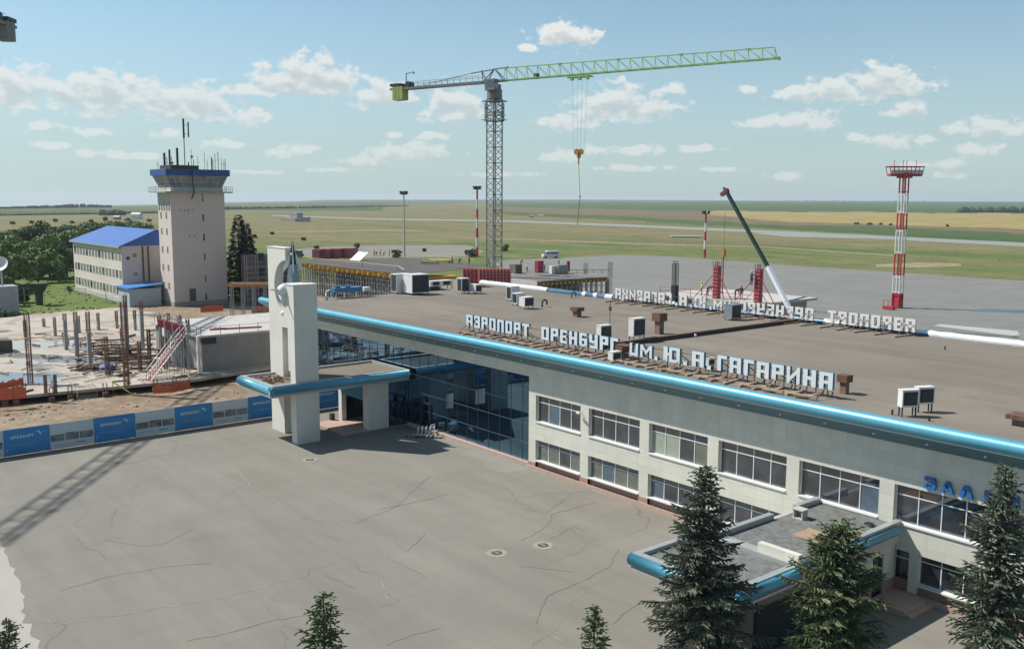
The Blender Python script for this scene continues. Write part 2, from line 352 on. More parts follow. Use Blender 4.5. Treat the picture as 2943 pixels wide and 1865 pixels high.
ap = [g2(1150,613),g2(1300,607),g2(1450,600),g2(1560,602),g2(1800,620),g2(2100,640),g2(2480,666),(80,150),(90,36),(-20,36)]
F_LAWN = field_mat('lawn', [(.28,(.10,.16,.045)),(.45,(.16,.21,.06)),(.6,(.13,.18,.05)),(.75,(.20,.215,.085))], .12, 1.6)
sheet('lawn', [g2(-40,648),g2(60,640),g2(172,640),g2(178,700),g2(240,716),g2(296,738),g2(260,741),g2(-40,744)], F_LAWN, -.02, .8)
sheet('apron', ap, M_APRON, -.006)
sheet('road', [g2(640,592),g2(740,582),g2(900,577),g2(1100,577),g2(1140,592),g2(1100,604),g2(900,606),g2(700,606)], M_ROAD, -.02, .6)
sheet('plaza', [(-29.5,-37.2),(-29.5,.66),(-52,.66),(-52,34),(90,34),(90,-85),(16,-85),(9.3,-40)], M_PLAZA, 0)
sheet('pavement', [(-30,-37.4),(-7.6,-36.6),(-.6,-37.2),(3,-38),(9.3,-38.2),(10.5,-41),(17,-60),(17,-85),(-30,-85)], M_SAND, .006, .22)
# old cracks and sealed joints in the forecourt asphalt
M_CRK = mat('crack_dirt', (.165,.15,.125), .95, var=.2, scale=3); M_SEAL = mat('sealed_joint', (.30,.28,.235), .9, var=.15, scale=2)
def crack(pts, w, m):
    P = [G(u, v, 0) for u, v in pts]; out = []
    for a, b in zip(P, P[1:]):
        n = max(2, int((b-a).length/.5))
        for i in range(n): q = a.lerp(b, i/n); j = .09; out.append(Vector((q.x+rng.uniform(-j,j), q.y+rng.uniform(-j,j), 0)))
    mb = MB(); L = []; 
    for i, q in enumerate(out):
        d = (out[min(i+1, len(out)-1)]-out[max(i-1, 0)]).normalized(); nn = Vector((-d.y, d.x, 0)); ww = w*rng.uniform(.3, 1.1)
        L += [tuple(q+nn*ww/2+Vector((0,0,.009))), tuple(q-nn*ww/2+Vector((0,0,.009)))]
    mb.v = L; mb.f = [(2*i+1, 2*i+3, 2*i+2, 2*i) for i in range(len(out)-1)]; mb.m = [0]*len(mb.f)
    return tag(mb.build('pavement_crack', m), kind='structure')
def q5(*z): return [((x/1.852)/S_, (1200+y/1.852)/S_) for x, y in z]
def q8(*z): return [((1500+x/1.6687)/S_, (1000+y/1.6687)/S_) for x, y in z]
for p_ in (q5((1215,260),(1290,310),(1330,355),(1420,410),(1550,500)), q5((1560,535),(1780,545),(1860,590),(1920,620)), q5((230,1110),(700,1040),(1200,955),(1500,870),(1690,830)), q5((480,300),(800,265),(1190,235)), q8((130,1365),(230,1425)), q5((2030,860),(2060,985))): crack(p_, .10, M_SEAL)
for p_ in (q5((320,920),(560,850),(900,790),(1180,770)), q5((2020,490),(2250,440),(2408,400)), q5((1890,780),(1920,815),(1975,830),(2020,880)), q5((1900,560),(2100,480),(2300,300)), q5((1000,1190),(1200,1150),(1400,1090),(1950,1000)), q5((410,640),(450,690),(520,710),(580,770)), q5((560,650),(760,685),(880,670),(1050,580)),
  q8((0,925),(130,850),(140,800),(380,730)), q8((130,920),(250,860),(340,890)), q8((470,965),(420,1040),(330,1100),(120,1190),(60,1340)), q8((0,1045),(150,1060),(300,1085)), q8((430,1320),(520,1250),(640,1190)), q8((0,770),(120,790),(250,690)), q5((2050,740),(2180,800),(2300,860)), q5((2100,660),(2160,715),(2280,600)), q5((1720,830),(1850,890),(1950,920)), q5((2060,1210),(2200,1150),(2400,1110))): crack(p_, .06, M_CRK)
sheet('patch', [(-8.2,.2),(-8.0,-1.9),(-4.5,-1.6),(-3.3,-2.7),(-1.0,-2.4),(-.6,-.2),(-.9,.1)], asphalt_mat('newer_patch', (.27,.255,.215), (.305,.288,.242), 0), .004, .12)
sheet('patch', [(-14.5,-17),(-9.6,-16.4),(-8.9,-19.3),(-13.8,-20.1)], asphalt_mat('brown_patch', (.245,.217,.178), (.27,.24,.198), 0), .004, .25)
sheet('patch', [(8,-24.5),(13.8,-22.6),(15.4,-25.0),(9.4,-27.2)], asphalt_mat('dark_patch', (.226,.212,.18), (.25,.235,.20), 0), .004, .25)
# runway and taxiways of the airfield
def strip(name, top, bot, m, z, k=20):
    u0 = top[0][0]; u1 = top[-1][0]; mb = MB(); T = []; B = []
    for i in range(k+1):
        u = u0+(u1-u0)*i/k; p = G(u, lerp_pts(top, u), z); q = G(u, lerp_pts(bot, u), z); T.append(p); B.append(q)
    mb.v = [tuple(p) for p in T+B]; mb.f = [(k+1+i, k+2+i, i+1, i) for i in range(k)]; mb.m = [0]*k
    return tag(mb.build(name, m), kind='structure')
strip('runway', [(640,505.5),(860,513.5),(1204,518.5),(1500,529),(1840,544),(2100,556),(2470,574)], [(640,508),(860,516.5),(1204,522.5),(1500,534.5),(1840,550),(2100,564),(2470,583)], M_RWY, .05)
strip('taxiway', [(1770,548.5),(1860,547.5),(1960,552.5),(2100,560)], [(1770,549.5),(1860,558),(1960,560),(2100,563)], M_RWY, .09, 8)
M_PATH = field_mat('dirt_track', [(.3,(.30,.25,.16)),(.7,(.36,.30,.20))], .05, .5)
strip('path', [(900,548),(1204,562),(1500,572),(1800,580),(2100,600)], [(900,549),(1204,564),(1500,575),(1800,582),(2100,603)], M_PATH, .03)
strip('path', [(640,545),(900,540),(1000,543)], [(640,547),(900,543),(1000,545)], M_PATH, .03)
strip('path', [(2060,622),(2160,617),(2260,620)], [(2060,628),(2160,630),(2260,626)], M_PATH, .02)
M_LINE = mat('worn_marking', (.46,.46,.43), .8, var=.2, scale=2)
sheet('marking', [g2(2196,766),g2(2210,762),g2(2392,778),g2(2398,787),g2(2380,789)], M_LINE, .0)
sheet('marking', [g2(2190,797),g2(2260,788),g2(2330,792),g2(2270,802)], M_LINE, .0)
# distant shelter belts: far off and read as masses
M_TL = mat('shelterbelt_leaves', (.035,.06,.03), .9, var=.35, scale=.02)
def treeline(u0, u1, vb, vt, step=3, gap=0., dark=None):
    mb = MB(); u = u0
    while u < u1:
        if rng.random() > gap:
            b = lerp_pts(vb, u) if isinstance(vb, list) else vb; t = (lerp_pts(vt, u) if isinstance(vt, list) else vt)
            dv = max(2.2, b-hor(u)); d = min(8500, 21.4*2220/dv)
            p = at(u, b, d); h = (b-t)/2220*d*rng.uniform(.65, 1.15); w = step*rng.uniform(.8, 1.6)/2220*d
            q = Vector((p.x, p.y, p.z-2)); k = 7
            ring = [(q.x+w*math.cos(6.283*i/k)*rng.uniform(.8,1.2), q.y+w*math.sin(6.283*i/k)*rng.uniform(.8,1.2)) for i in range(k)]
            vs = [(x, y, q.z) for x, y in ring]+[(q.x+(x-q.x)*1.05, q.y+(y-q.y)*1.05, q.z+2+h*.55*rng.uniform(.8,1.1)) for x, y in ring]+[(q.x+(x-q.x)*.45, q.y+(y-q.y)*.45, q.z+2+h*rng.uniform(.85,1.1)) for x, y in ring]
            fs = [(i,(i+1)%k,k+(i+1)%k,k+i) for i in range(k)]+[(k+i,k+(i+1)%k,2*k+(i+1)%k,2*k+i) for i in range(k)]+[tuple(range(2*k,3*k))]
            mb.add(vs, fs)
        u += step*rng.uniform(.7, 1.3)
    o = mb.build('shelterbelt', M_TL); return tag(o, 'far dark line of trees on the plain', 'tree belt', kind='stuff')
treeline(1845, 2190, [(1845,476),(2190,481)], [(1845,471.5),(2190,474)], 4, .08)
treeline(2200, 2330, 480, 475.5, 4, .2)
treeline(2255, 2440, [(2255,500),(2440,501)], [(2255,489),(2440,488)], 5, .05)
treeline(-20, 380, [(0,507),(380,501)], [(0,503.5),(380,497)], 4, .06)
treeline(240, 290, 506, 494, 6, .0)
treeline(530, 960, [(530,492),(960,486)], [(530,486.5),(960,482.5)], 4, .12)
treeline(1180, 1850, [(1180,480.5),(1850,478)], [(1180,478.5),(1850,475)], 4, .25)
treeline(-20, 260, [(0,489.5),(190,486.5),(260,486)], [(0,486.5),(150,482),(190,479.5),(260,483)], 4, .15)
# ------------------------------------------------------------------ the terminal
def panel_mat(name, c, w, h, joint=.72, rough=.55, var=.05):
    """cladding boards: brick grid of panels with thin dark joints, read in the x-z plane"""
    m = bpy.data.materials.new(name); m.use_nodes = True; nt = m.node_tree; b = nt.nodes['Principled BSDF']; N = nt.nodes.new; L = nt.links.new
    b.inputs['Roughness'].default_value = rough
    tc = N('ShaderNodeTexCoord'); sp = N('ShaderNodeSeparateXYZ'); L(tc.outputs['Object'], sp.inputs[0])
    ad = N('ShaderNodeMath'); ad.operation = 'ADD'; L(sp.outputs[0], ad.inputs[0]); L(sp.outputs[1], ad.inputs[1])
    cb = N('ShaderNodeCombineXYZ'); L(ad.outputs[0], cb.inputs[0]); L(sp.outputs[2], cb.inputs[1])
    br = N('ShaderNodeTexBrick'); L(cb.outputs[0], br.inputs['Vector']); br.offset = 0; br.inputs['Scale'].default_value = 1
    br.inputs['Brick Width'].default_value = w; br.inputs['Row Height'].default_value = h; br.inputs['Mortar Size'].default_value = .012; br.inputs['Mortar Smooth'].default_value = .1
    br.inputs['Color1'].default_value = (*[x*AL*(1-var) for x in c], 1); br.inputs['Color2'].default_value = (*[x*AL*(1+var) for x in c], 1); br.inputs['Mortar'].default_value = (*[x*AL*joint for x in c], 1)
    nz = ramp_noise(m, .6, [(.3,(.9,.9,.89)),(.7,(1.04,1.04,1.04))], detail=6, stretch=(1,1,.25,0))
    mx = N('ShaderNodeMix'); mx.data_type = 'RGBA'; mx.blend_type = 'MULTIPLY'; mx.inputs[0].default_value = 1; L(br.outputs[0], mx.inputs[6]); L(nz, mx.inputs[7]); L(mx.outputs[2], b.inputs['Base Color'])
    return m
M_WALL = panel_mat('cream_cladding', (.73,.715,.62), 1.0, .6, .8)
M_STELE = mat('stele_render', (.73,.715,.64), .7, var=.05, scale=.5)
M_PLINTH = mat('pink_granite', (.42,.25,.19), .6, var=.14, scale=4)
M_PLINTHD = mat('pale_kerb', (.50,.36,.29), .7, var=.1, scale=3)
M_ROOF = asphalt_mat('bitumen_roof', (.20,.172,.138), (.265,.232,.188), 0)
def _seams():
    nt = M_ROOF.node_tree; b = nt.nodes['Principled BSDF']; src = b.inputs['Base Color'].links[0].from_socket; N = nt.nodes.new; L = nt.links.new
    tc = N('ShaderNodeTexCoord'); wz = N('ShaderNodeTexNoise'); wz.inputs['Scale'].default_value = .4; L(tc.outputs['Object'], wz.inputs['Vector'])
    va = N('ShaderNodeVectorMath'); va.operation = 'MULTIPLY_ADD'; L(wz.outputs['Color'], va.inputs[0]); va.inputs[1].default_value = (.25,.25,0); L(tc.outputs['Object'], va.inputs[2])
    k = N('ShaderNodeTexBrick'); L(va.outputs[0], k.inputs['Vector']); k.inputs['Scale'].default_value = 1; k.inputs['Brick Width'].default_value = 9; k.inputs['Row Height'].default_value = 1.0; k.inputs['Mortar Size'].default_value = .03; k.inputs['Mortar Smooth'].default_value = .5
    k.inputs['Color1'].default_value = (.96,.955,.95,1); k.inputs['Color2'].default_value = (1.04,1.04,1.03,1); k.inputs['Mortar'].default_value = (.84,.82,.80,1)
    st = ramp_noise(M_ROOF, .16, [(.30,(.80,.76,.72)),(.42,(1,1,1)),(.66,(1,1,1)),(.78,(1.14,1.13,1.12))], detail=7, rough=.7)
    for t_ in (k.outputs[0], st):
        x = N('ShaderNodeMix'); x.data_type = 'RGBA'; x.blend_type = 'MULTIPLY'; x.inputs[0].default_value = 1; L(src, x.inputs[6]); L(t_, x.inputs[7]); src = x.outputs[2]
    L(src, b.inputs['Base Color'])
_seams()
M_ROOFG = field_mat('grey_felt', [(.3,(.17,.175,.165)),(.6,(.21,.215,.205)),(.8,(.185,.19,.18))], .5, 3., .9)
M_BLUE = mat('sky_blue_metal', (.11,.41,.56), .42, .22, var=.06, scale=.7, coat=.3)
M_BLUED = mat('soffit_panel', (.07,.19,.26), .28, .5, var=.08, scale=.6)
M_FLASH = mat('zinc_flashing', (.50,.52,.50), .42, .35, var=.08, scale=3)
M_WHITE = mat('white_paint', (.78,.78,.75), .5, var=.04, scale=2)
M_WFRAME = mat('white_window_frame', (.80,.81,.82), .4, var=.02, scale=2)
M_DARKM = mat('dark_metal', (.045,.05,.055), .5, .3, var=.2, scale=3)
M_RUST = mat('rusty_steel', (.17,.085,.055), .8, .1, var=.35, scale=4)
M_PLANK = mat('weathered_plank', (.42,.31,.22), .85, var=.25, scale=3)
M_CONC = mat('grey_concrete', (.36,.35,.32), .9, var=.14, scale=.8)
M_CONCL = mat('pale_concrete', (.52,.50,.46), .9, var=.1, scale=.6)
M_NAVY = mat('fascia_blue', (.03,.19,.42), .3, .25, var=.06, scale=.8, coat=.3)
def glass_mat(name, c, rough=.03, ior=1.75, var=.65, scale=.9):
    return mat(name, c, rough, 0, var=var, scale=scale, ior=ior, spec=.6)
M_GLASS = glass_mat('window_glass', (.035,.042,.052), ior=2.0)  # strong tone noise paints in room depth and reflections
M_CURT = glass_mat('curtained_glass', (.17,.18,.155), .12, 1.5, .15, 1.5)
M_BLIND = glass_mat('blue_blind_glass', (.11,.15,.19), .1, 1.5, .2, 1.0)
M_CGLASS = mat('tinted_curtain_glass', (.13,.23,.335), .02, 1.0, var=.22, scale=.25)
XL, XR, YB, ZR = -46.6, 47., 34., 9.45
T = empty('terminal_building', (0, 0, 0), 'long two storey cream airport terminal with blue rounded roof edge and dark glass hall', 'airport terminal')
# facade wall between the openings
w = MB(); BW, BP, NB = 5.12, 6.0, 8
ZU0, ZU1, ZL0, ZL1, TH = 4.0, 6.13, .85, 2.52, .42
w.box(-.85, XR, 0, TH, ZU1, 8.42); w.box(-.85, XR, 0, TH, ZL1, ZU0)
w.box(-.85, 0, 0, TH, .32, ZL1); w.box(-.85, 0, 0, TH, ZU0, ZU1)
for k in range(NB):
    x0 = k*BP+BW; x1 = min(k*BP+BP, XR)
    if x0 < XR:
        w.box(x0, x1, 0, TH, ZU0, ZU1); w.box(x0, x1, 0, TH, .32, ZL1)
# wall over the glass hall, side and back walls
w.box(XL, -.85, 0, .25, 7.5, 8.42)
w.box(XL, XL+.3, .25, YB, .1, 9.0); w.box(XR-.3, XR, TH, YB, .1, 9.0); w.box(XL+.3, XR-.3, YB-.3, YB, .1, 9.0)
w.build('wall', M_WALL, T)
p = MB(); p.box(-.95, XR, -.13, 0.0, 0, .32)
p.build('plinth', M_PLINTHD, T)
p = MB()
for k in range(NB):
    p.box(k*BP, min(k*BP+BW, XR), .2, TH, 0.0, ZL0)
p.build('granite_panel', M_PLINTH, T)
for k in range(NB):
    p = MB(); p.box(k*BP-.88, k*BP, -.02, .2, .32, .62 if k == 0 else .7); p.build('pillar_base', M_PLINTH, T)
r = MB(); r.box(XL, XR, .25, YB, 9.0, ZR); r.build('roof', M_ROOF, T)
# rounded blue roof edge and the sloping soffit under it
t = MB(); TY, TZ, TR = -1.33, 9.72, .36
n = 20; pr = [(TY+TR*math.cos(R_(a)), TZ+TR*math.sin(R_(a))) for a in [20+ i*(270-20)/n for i in range(n+1)]]
def extr(mb, prof, x0, x1, seg=1):
    k = len(prof); o = len(mb.v)
    for i in range(seg+1):
        x = x0+(x1-x0)*i/seg; mb.v += [(x, y, z) for y, z in prof]
    for i in range(seg):
        for j in range(k-1): mb.f.append((o+i*k+j, o+(i+1)*k+j, o+(i+1)*k+j+1, o+i*k+j+1)); mb.m.append(mb.mi)
extr(t, pr, XL-.6, XR)
t.sphere((XL-.6, TY, TZ), TR, 16, 10)
for x in np.arange(XL+2, XR, 3.0):      # thin joints between the sheet lengths
    t.tube((x, TY, TZ), (x+.03, TY, TZ), TR+.006, n=24, caps=False)
o = t.build('roof_edge_tube', M_BLUE, T, smooth=True)
s = MB(); s.box(XL-.6, XR, TY+.36, .25, ZR-.12, ZR+.06); s.build('edge_flashing', M_FLASH, T)
s = MB(); s.quad((XL-.6, TY+.02, TZ-TR-.02), (XR, TY+.02, TZ-TR-.02), (XR, 0.02, 8.40), (XL-.6, 0.02, 8.40)); s.quad((XL-.6, TY+.02, TZ-TR-.02), (XL-.6, .02, 8.4), (XL-.6, .02, 9.4), (XL-.6, TY+.02, 9.4))
s.build('soffit', M_BLUED, T)
s = MB(); s.bar((XL-.6, TY-.08, TZ-TR-.035), (XR, TY-.08, TZ-TR-.035), .05); s.build('drip_rail', M_WHITE, T)
x = -46.
while x < XR-1:
    b = MB(); b.sphere((x, -.72, 8.86), .075, 10, 6); b.build('soffit_lamp', M_WHITE, T); x += 3.0
# windows: frame, glass, sill
PANES = {(4,1):'gggb', (0,1):'gbgg', (6,1):'gcgg', (0,0):'ccgc', (1,0):'cbcc', (2,0):'bggg', (3,0):'gggg', (2,1):'CCgc', (1,1):'gggg', (5,0):'gggg'}
def window(x0, x1, z0, z1, kinds, y=.30, cols=4, tr=.27):
    fr = MB(); gl = MB(); fw = .055
    zt = z1-(z1-z0)*tr
    xs = [x0+(x1-x0)*i/cols for i in range(cols+1)]
    for i, xx in enumerate(xs): fr.box(xx-(0 if i == 0 else fw/2 if i < cols else fw), xx+(fw if i == 0 else fw/2 if i < cols else 0), y-.05, y+.05, z0, z1)
    for a, b in zip(xs, xs[1:]):
        for zz in (z0, zt-fw/2, z1-fw): fr.box(a+fw/2 + (fw/2 if a == x0 else 0), b-fw/2-(fw/2 if b == x1 else 0), y-.045, y+.045, zz, zz+fw)
    f = fr.build('window', M_WFRAME, T)
    for i, (a, b) in enumerate(zip(xs, xs[1:])):
        k = kinds[i]; gl.mi = {'g':0, 'c':1, 'b':2, 'C':3}[k]
        gl.box(a, b, y-.012, y+.012, z0+.01, zt)
        gl.mi = rng.choice((0,0,0,0,2,1))
        gl.box(a, b, y-.012, y+.012, zt, z1-.01)
    sub(gl.build('pane', [M_GLASS, M_CURT, M_BLIND, mat('cream_curtain', (.36,.40,.33), .2, var=.1, scale=3)]), f)
    si = MB(); si.box(x0-.0, x1+.0, -.09, y-.052, z0-.05, z0+.03); sub(si.build('sill', M_WHITE), f)
for k in range(NB):
    x0 = k*BP; x1 = min(x0+BW, XR-.4)
    window(x0, x1, ZU0, ZU1, PANES.get((k,1), 'gggg'))
    if k < 4: window(x0, x1, ZL0, ZL1, PANES.get((k,0), 'gggg'))
    elif k == 5: window(x0+1.55, x1, ZL0, ZL1+.1, 'gggg', cols=3)
    elif k > 5: window(x0, x1, ZL0, ZL1, 'gggg')
# side door of the arrivals corner
d = MB(); d.box(30.12, 30.18, .26, .34, .25, 2.6); d.box(31.0, 31.06, .26, .34, .25, 2.6); d.box(30.18, 31.0, .265, .335, 2.5, 2.6); d.box(30.18, 31.0, .265, .335, 1.98, 2.06); d.box(30.18, 31.0, .265, .335, .25, .55)
dd = d.build('door', M_WFRAME, T); g = MB(); g.box(30.18, 31.0, .29, .31, .55, 1.98); g.box(30.18, 31.0, .29, .31, 2.06, 2.5); sub(g.build('door_glass', M_GLASS), dd)
h = MB(); h.bar((30.9,.2,1.1),(30.9,.2,1.4),.03); h.bar((30.9,.2,1.12),(30.9,.27,1.12),.02); h.bar((30.9,.2,1.38),(30.9,.27,1.38),.02); sub(h.build('handle', M_FLASH), dd)
d = MB(); d.box(31.06, 31.55, 0.0, TH, .32, 2.52); d.build('wall', M_WALL, T)
# glass hall
GY = .66
g = MB(); g.box(-19.3, -.85, GY, GY+.04, .28, 7.6); g.box(XL+.3, -25., GY, GY+.04, .28, 7.6); g.box(-25., -19.3, GY, GY+.04, 4.4, 7.6)
gw = g.build('glass_wall', M_CGLASS, T)
mu = MB()
for zz in (1.75, 3.35, 5.0, 6.4): mu.box(XL+.3, -.85, GY-.035, GY+.0, zz, zz+.035) if zz > 4.4 else (mu.box(-19.3, -.85, GY-.035, GY, zz, zz+.05), mu.box(XL+.3, -25, GY-.035, GY, zz, zz+.05))
for x in np.arange(-45.9, -.9, 1.5):
    if not (-25 < x < -19.3): mu.box(x-.012, x+.012, GY-.03, GY, .28, 7.5)
    else: mu.box(x-.012, x+.012, GY-.03, GY, 4.4, 7.5)
sub(mu.build('mullion', mat('mullion_blue', (.07,.12,.17), .4, .3, var=.1)), gw)
k = MB(); k.box(-19.2, -.95, GY-.32, GY+.1, 0, .28); k.box(XL+.3, -25, GY-.3, GY+.1, 0, .28); k.build('plinth', M_PLINTHD, T)
# room behind: floor, back wall so that nothing is hollow
k = MB(); k.box(XL+.4, -.9, 7.0, 7.2, .1, 8.9); k.build('inner_wall', M_CONC, T)
# expansion wall across the roof and back parapet
k = MB(); k.box(1.2, 1.5, 5.5, 33.2, ZR, ZR+.34); ew = k.build('roof_divider', mat('shaded_upstand', (.075,.06,.05), .9, var=.3, scale=2), T)  # near-black tone puts the shade on the upstand's side into its colour
k = MB(); k.box(1.14, 1.56, 5.5, 33.2, ZR+.34, ZR+.38); sub(k.build('divider_cap', mat('red_oxide_flashing', (.20,.12,.095), .7, var=.3, scale=1.5)), ew)
k = MB(); k.tube((XL, 34.1, ZR+.18), (XR, 34.1, ZR+.18), .33, n=14); k.build('rear_edge_tube', mat('faded_blue_metal', (.09,.19,.29), .45, .3, var=.25, scale=1.2), T, smooth=True)
M_FILM = mat('white_film', (.74,.76,.77), .35, var=.08, scale=3, bump=.6)
def film(xa, xb):
    mb = MB(); n = max(2, int((xb-xa)/.5)); prev = None; o = len(mb.v); k = 12
    for i in range(n+1):
        x = xa+(xb-xa)*i/n; r0 = .36+rng.uniform(0, .05)
        mb.v += [(x+rng.uniform(-.1,.1), 34.1+r0*math.cos(6.283*j/k), ZR+.18+r0*math.sin(6.283*j/k)+rng.uniform(-.02,.02)) for j in range(k)]
    for i in range(n):
        for j in range(k): mb.f.append((o+i*k+j, o+i*k+(j+1)%k, o+(i+1)*k+(j+1)%k, o+(i+1)*k+j)); mb.m.append(0)
    mb.build('film_wrap', M_FILM, T, smooth=True)
def xb(u, v): return YP(u, v, 34.1).x
for ua, ub in ((1132,1290),(1372,1380),(1398,1407),(1425,1442),(1462,1478),(1500,1520),(1556,1588),(1938,1976),(1980,1992),(2185,2500)):
    film(xb(ua, 690+(ua-1130)*.115), xb(ub, 690+(ub-1130)*.115))
# lettering -----------------------------------------------------------------
A_ = .27
GL = {
 'А': (.8, [[(0,0),(A_,0),(A_,1),(0,1)],[(.53,0),(.8,0),(.8,1),(.53,1)],[(A_,.8),(.53,.8),(.53,1),(A_,1)],[(A_,.34),(.53,.34),(.53,.52),(A_,.52)]]),
 'Э': (.74, [[(.47,0),(.74,0),(.74,1),(.47,1)],[(0,.81),(.47,.81),(.47,1),(0,1)],[(0,0),(.47,0),(.47,.19),(0,.19)],[(.16,.41),(.47,.41),(.47,.6),(.16,.6)],[(0,.68),(.18,.68),(.18,.82),(0,.82)],[(0,.18),(.18,.18),(.18,.32),(0,.32)]]),
 'Р': (.76, [[(0,0),(A_,0),(A_,1),(0,1)],[(A_,.81),(.76,.81),(.76,1),(A_,1)],[(.49,.4),(.76,.4),(.76,.81),(.49,.81)],[(A_,.4),(.49,.4),(.49,.59),(A_,.59)]]),
 'О': (.78, [[(0,0),(A_,0),(A_,1),(0,1)],[(.51,0),(.78,0),(.78,1),(.51,1)],[(A_,.82),(.51,.82),(.51,1),(A_,1)],[(A_,0),(.51,0),(.51,.18),(A_,.18)]]),
 'П': (.78, [[(0,0),(A_,0),(A_,1),(0,1)],[(.51,0),(.78,0),(.78,1),(.51,1)],[(A_,.81),(.51,.81),(.51,1),(A_,1)]]),
 'Т': (.78, [[(0,.8),(.78,.8),(.78,1),(0,1)],[(.255,0),(.525,0),(.525,.8),(.255,.8)]]),
 'Е': (.7, [[(0,0),(A_,0),(A_,1),(0,1)],[(A_,.82),(.7,.82),(.7,1),(A_,1)],[(A_,.42),(.62,.42),(.62,.59),(A_,.59)],[(A_,0),(.7,0),(.7,.18),(A_,.18)]]),
 'Н': (.78, [[(0,0),(A_,0),(A_,1),(0,1)],[(.51,0),(.78,0),(.78,1),(.51,1)],[(A_,.4),(.51,.4),(.51,.6),(A_,.6)]]),
 'Б': (.76, [[(0,0),(A_,0),(A_,1),(0,1)],[(A_,.82),(.7,.82),(.7,1),(A_,1)],[(A_,.44),(.76,.44),(.76,.61),(A_,.61)],[(.49,.18),(.76,.18),(.76,.44),(.49,.44)],[(A_,0),(.76,0),(.76,.18),(A_,.18)]]),
 'У': (.78, [[(0,.4),(A_,.4),(A_,1),(0,1)],[(.51,0),(.78,0),(.78,1),(.51,1)],[(A_,.4),(.51,.4),(.51,.57),(A_,.57)],[(.06,0),(.51,0),(.51,.18),(.06,.18)]]),
 'Г': (.68, [[(0,0),(A_,0),(A_,1),(0,1)],[(A_,.8),(.68,.8),(.68,1),(A_,1)]]),
 'И': (.82, [[(0,0),(.2,0),(.2,1),(0,1)],[(.62,0),(.82,0),(.82,1),(.62,1)],[(.2,.12),(.2,.42),(.62,.88),(.62,.58)]]),
 'и': (.7, [[(0,0),(.2,0),(.2,.86),(0,.86)],[(.5,0),(.7,0),(.7,.86),(.5,.86)],[(.2,0),(.5,0),(.5,.2),(.2,.2)]]),
 'м': (.95, [[(0,0),(.19,0),(.19,.86),(0,.86)],[(.76,0),(.95,0),(.95,.86),(.76,.86)],[(.19,.86),(.19,.58),(.475,.2),(.475,.48)],[(.76,.86),(.475,.48),(.475,.2),(.76,.58)]]),
 'Ю': (1.05, [[(0,0),(A_,0),(A_,1),(0,1)],[(A_,.42),(.36,.42),(.36,.6),(A_,.6)],[(.36,0),(.56,0),(.56,1),(.36,1)],[(.85,0),(1.05,0),(1.05,1),(.85,1)],[(.56,.82),(.85,.82),(.85,1),(.56,1)],[(.56,0),(.85,0),(.85,.18),(.56,.18)]]),
 '.': (.26, [[(.02,-.06),(.26,-.06),(.26,.2),(.02,.2)]]),
 'З': (.72, [[(.51,.54),(.7,.54),(.7,.82),(.51,.82)],[(.51,.18),(.72,.18),(.72,.46),(.51,.46)],[(.0,.82),(.64,.82),(.64,1),(.0,1)],[(0,0),(.66,0),(.66,.18),(0,.18)],[(.2,.42),(.51,.42),(.51,.58),(.2,.58)],[(0,.68),(.18,.68),(.18,.82),(0,.82)],[(0,.18),(.18,.18),(.18,.32),(0,.32)]]),
 'Л': (.86, [[(0,0),(.28,0),(.40,.7),(.28,1)],[(.58,0),(.86,0),(.58,1),(.46,.7)],[(.40,.7),(.46,.7),(.58,1),(.28,1)]]),
 'Ａ': (.82, [[(0,0),(.2,0),(.36,.8),(.3,1)],[(.62,0),(.82,0),(.52,1),(.46,.8)],[(.36,.8),(.46,.8),(.52,1),(.3,1)],[(.25,.24),(.51,.24),(.525,.4),(.285,.4)]]),
}
def glyph(mb, ch, x, z, sx, sz, y, dep, dirx=1, two=True):
    """boards of one letter; front and back faces take slot 0, edges slot 1"""
    for poly in GL[ch][1]:
        P = [(x+dirx*px*sx, z+pz*sz) for px, pz in poly]; n = len(P)
        o = len(mb.v); mb.v += [(a, y, b) for a, b in P]+[(a, y+dep, b) for a, b in P]
        mb.f += [tuple(o+i for i in range(n)), tuple(o+n+i for i in range(n-1,-1,-1))]+[(o+(i+1)%n, o+i, o+n+i, o+n+(i+1)%n) for i in range(n)]
        mb.m += [0, 0 if two else 1]+[1]*n
M_LETW = mat('letter_white', (.72,.80,.82), .45, var=.04, scale=2)
M_LETB = mat('letter_blue_edge', (.035,.20,.33), .4, var=.1, scale=2)
M_LETG = mat('letter_grey_edge', (.42,.42,.41), .6, var=.1, scale=2)
def pz(a): return (1700+a/3.2107)/S_
def px(u): return YP(u, 800+(u-1100)*.1, 3.0).x
def za(a): return (1300+a/4.816)/S_
WORDS = [('АЭРОПОРТ', px(za(195)), px(za(1060))), ('ОРЕНБУРГ', px(za(1230)), px(za(2290))), ('им.', px(pz(350)), px(pz(608))), ('Ю.', px(pz(662)), px(pz(880))), ('А.', px(pz(925)), px(pz(1100))), ('ГАГАРИНА', px(pz(1160)), px(pz(2228)))]
SIGN_Z, SIGN_H = 9.98, 1.06
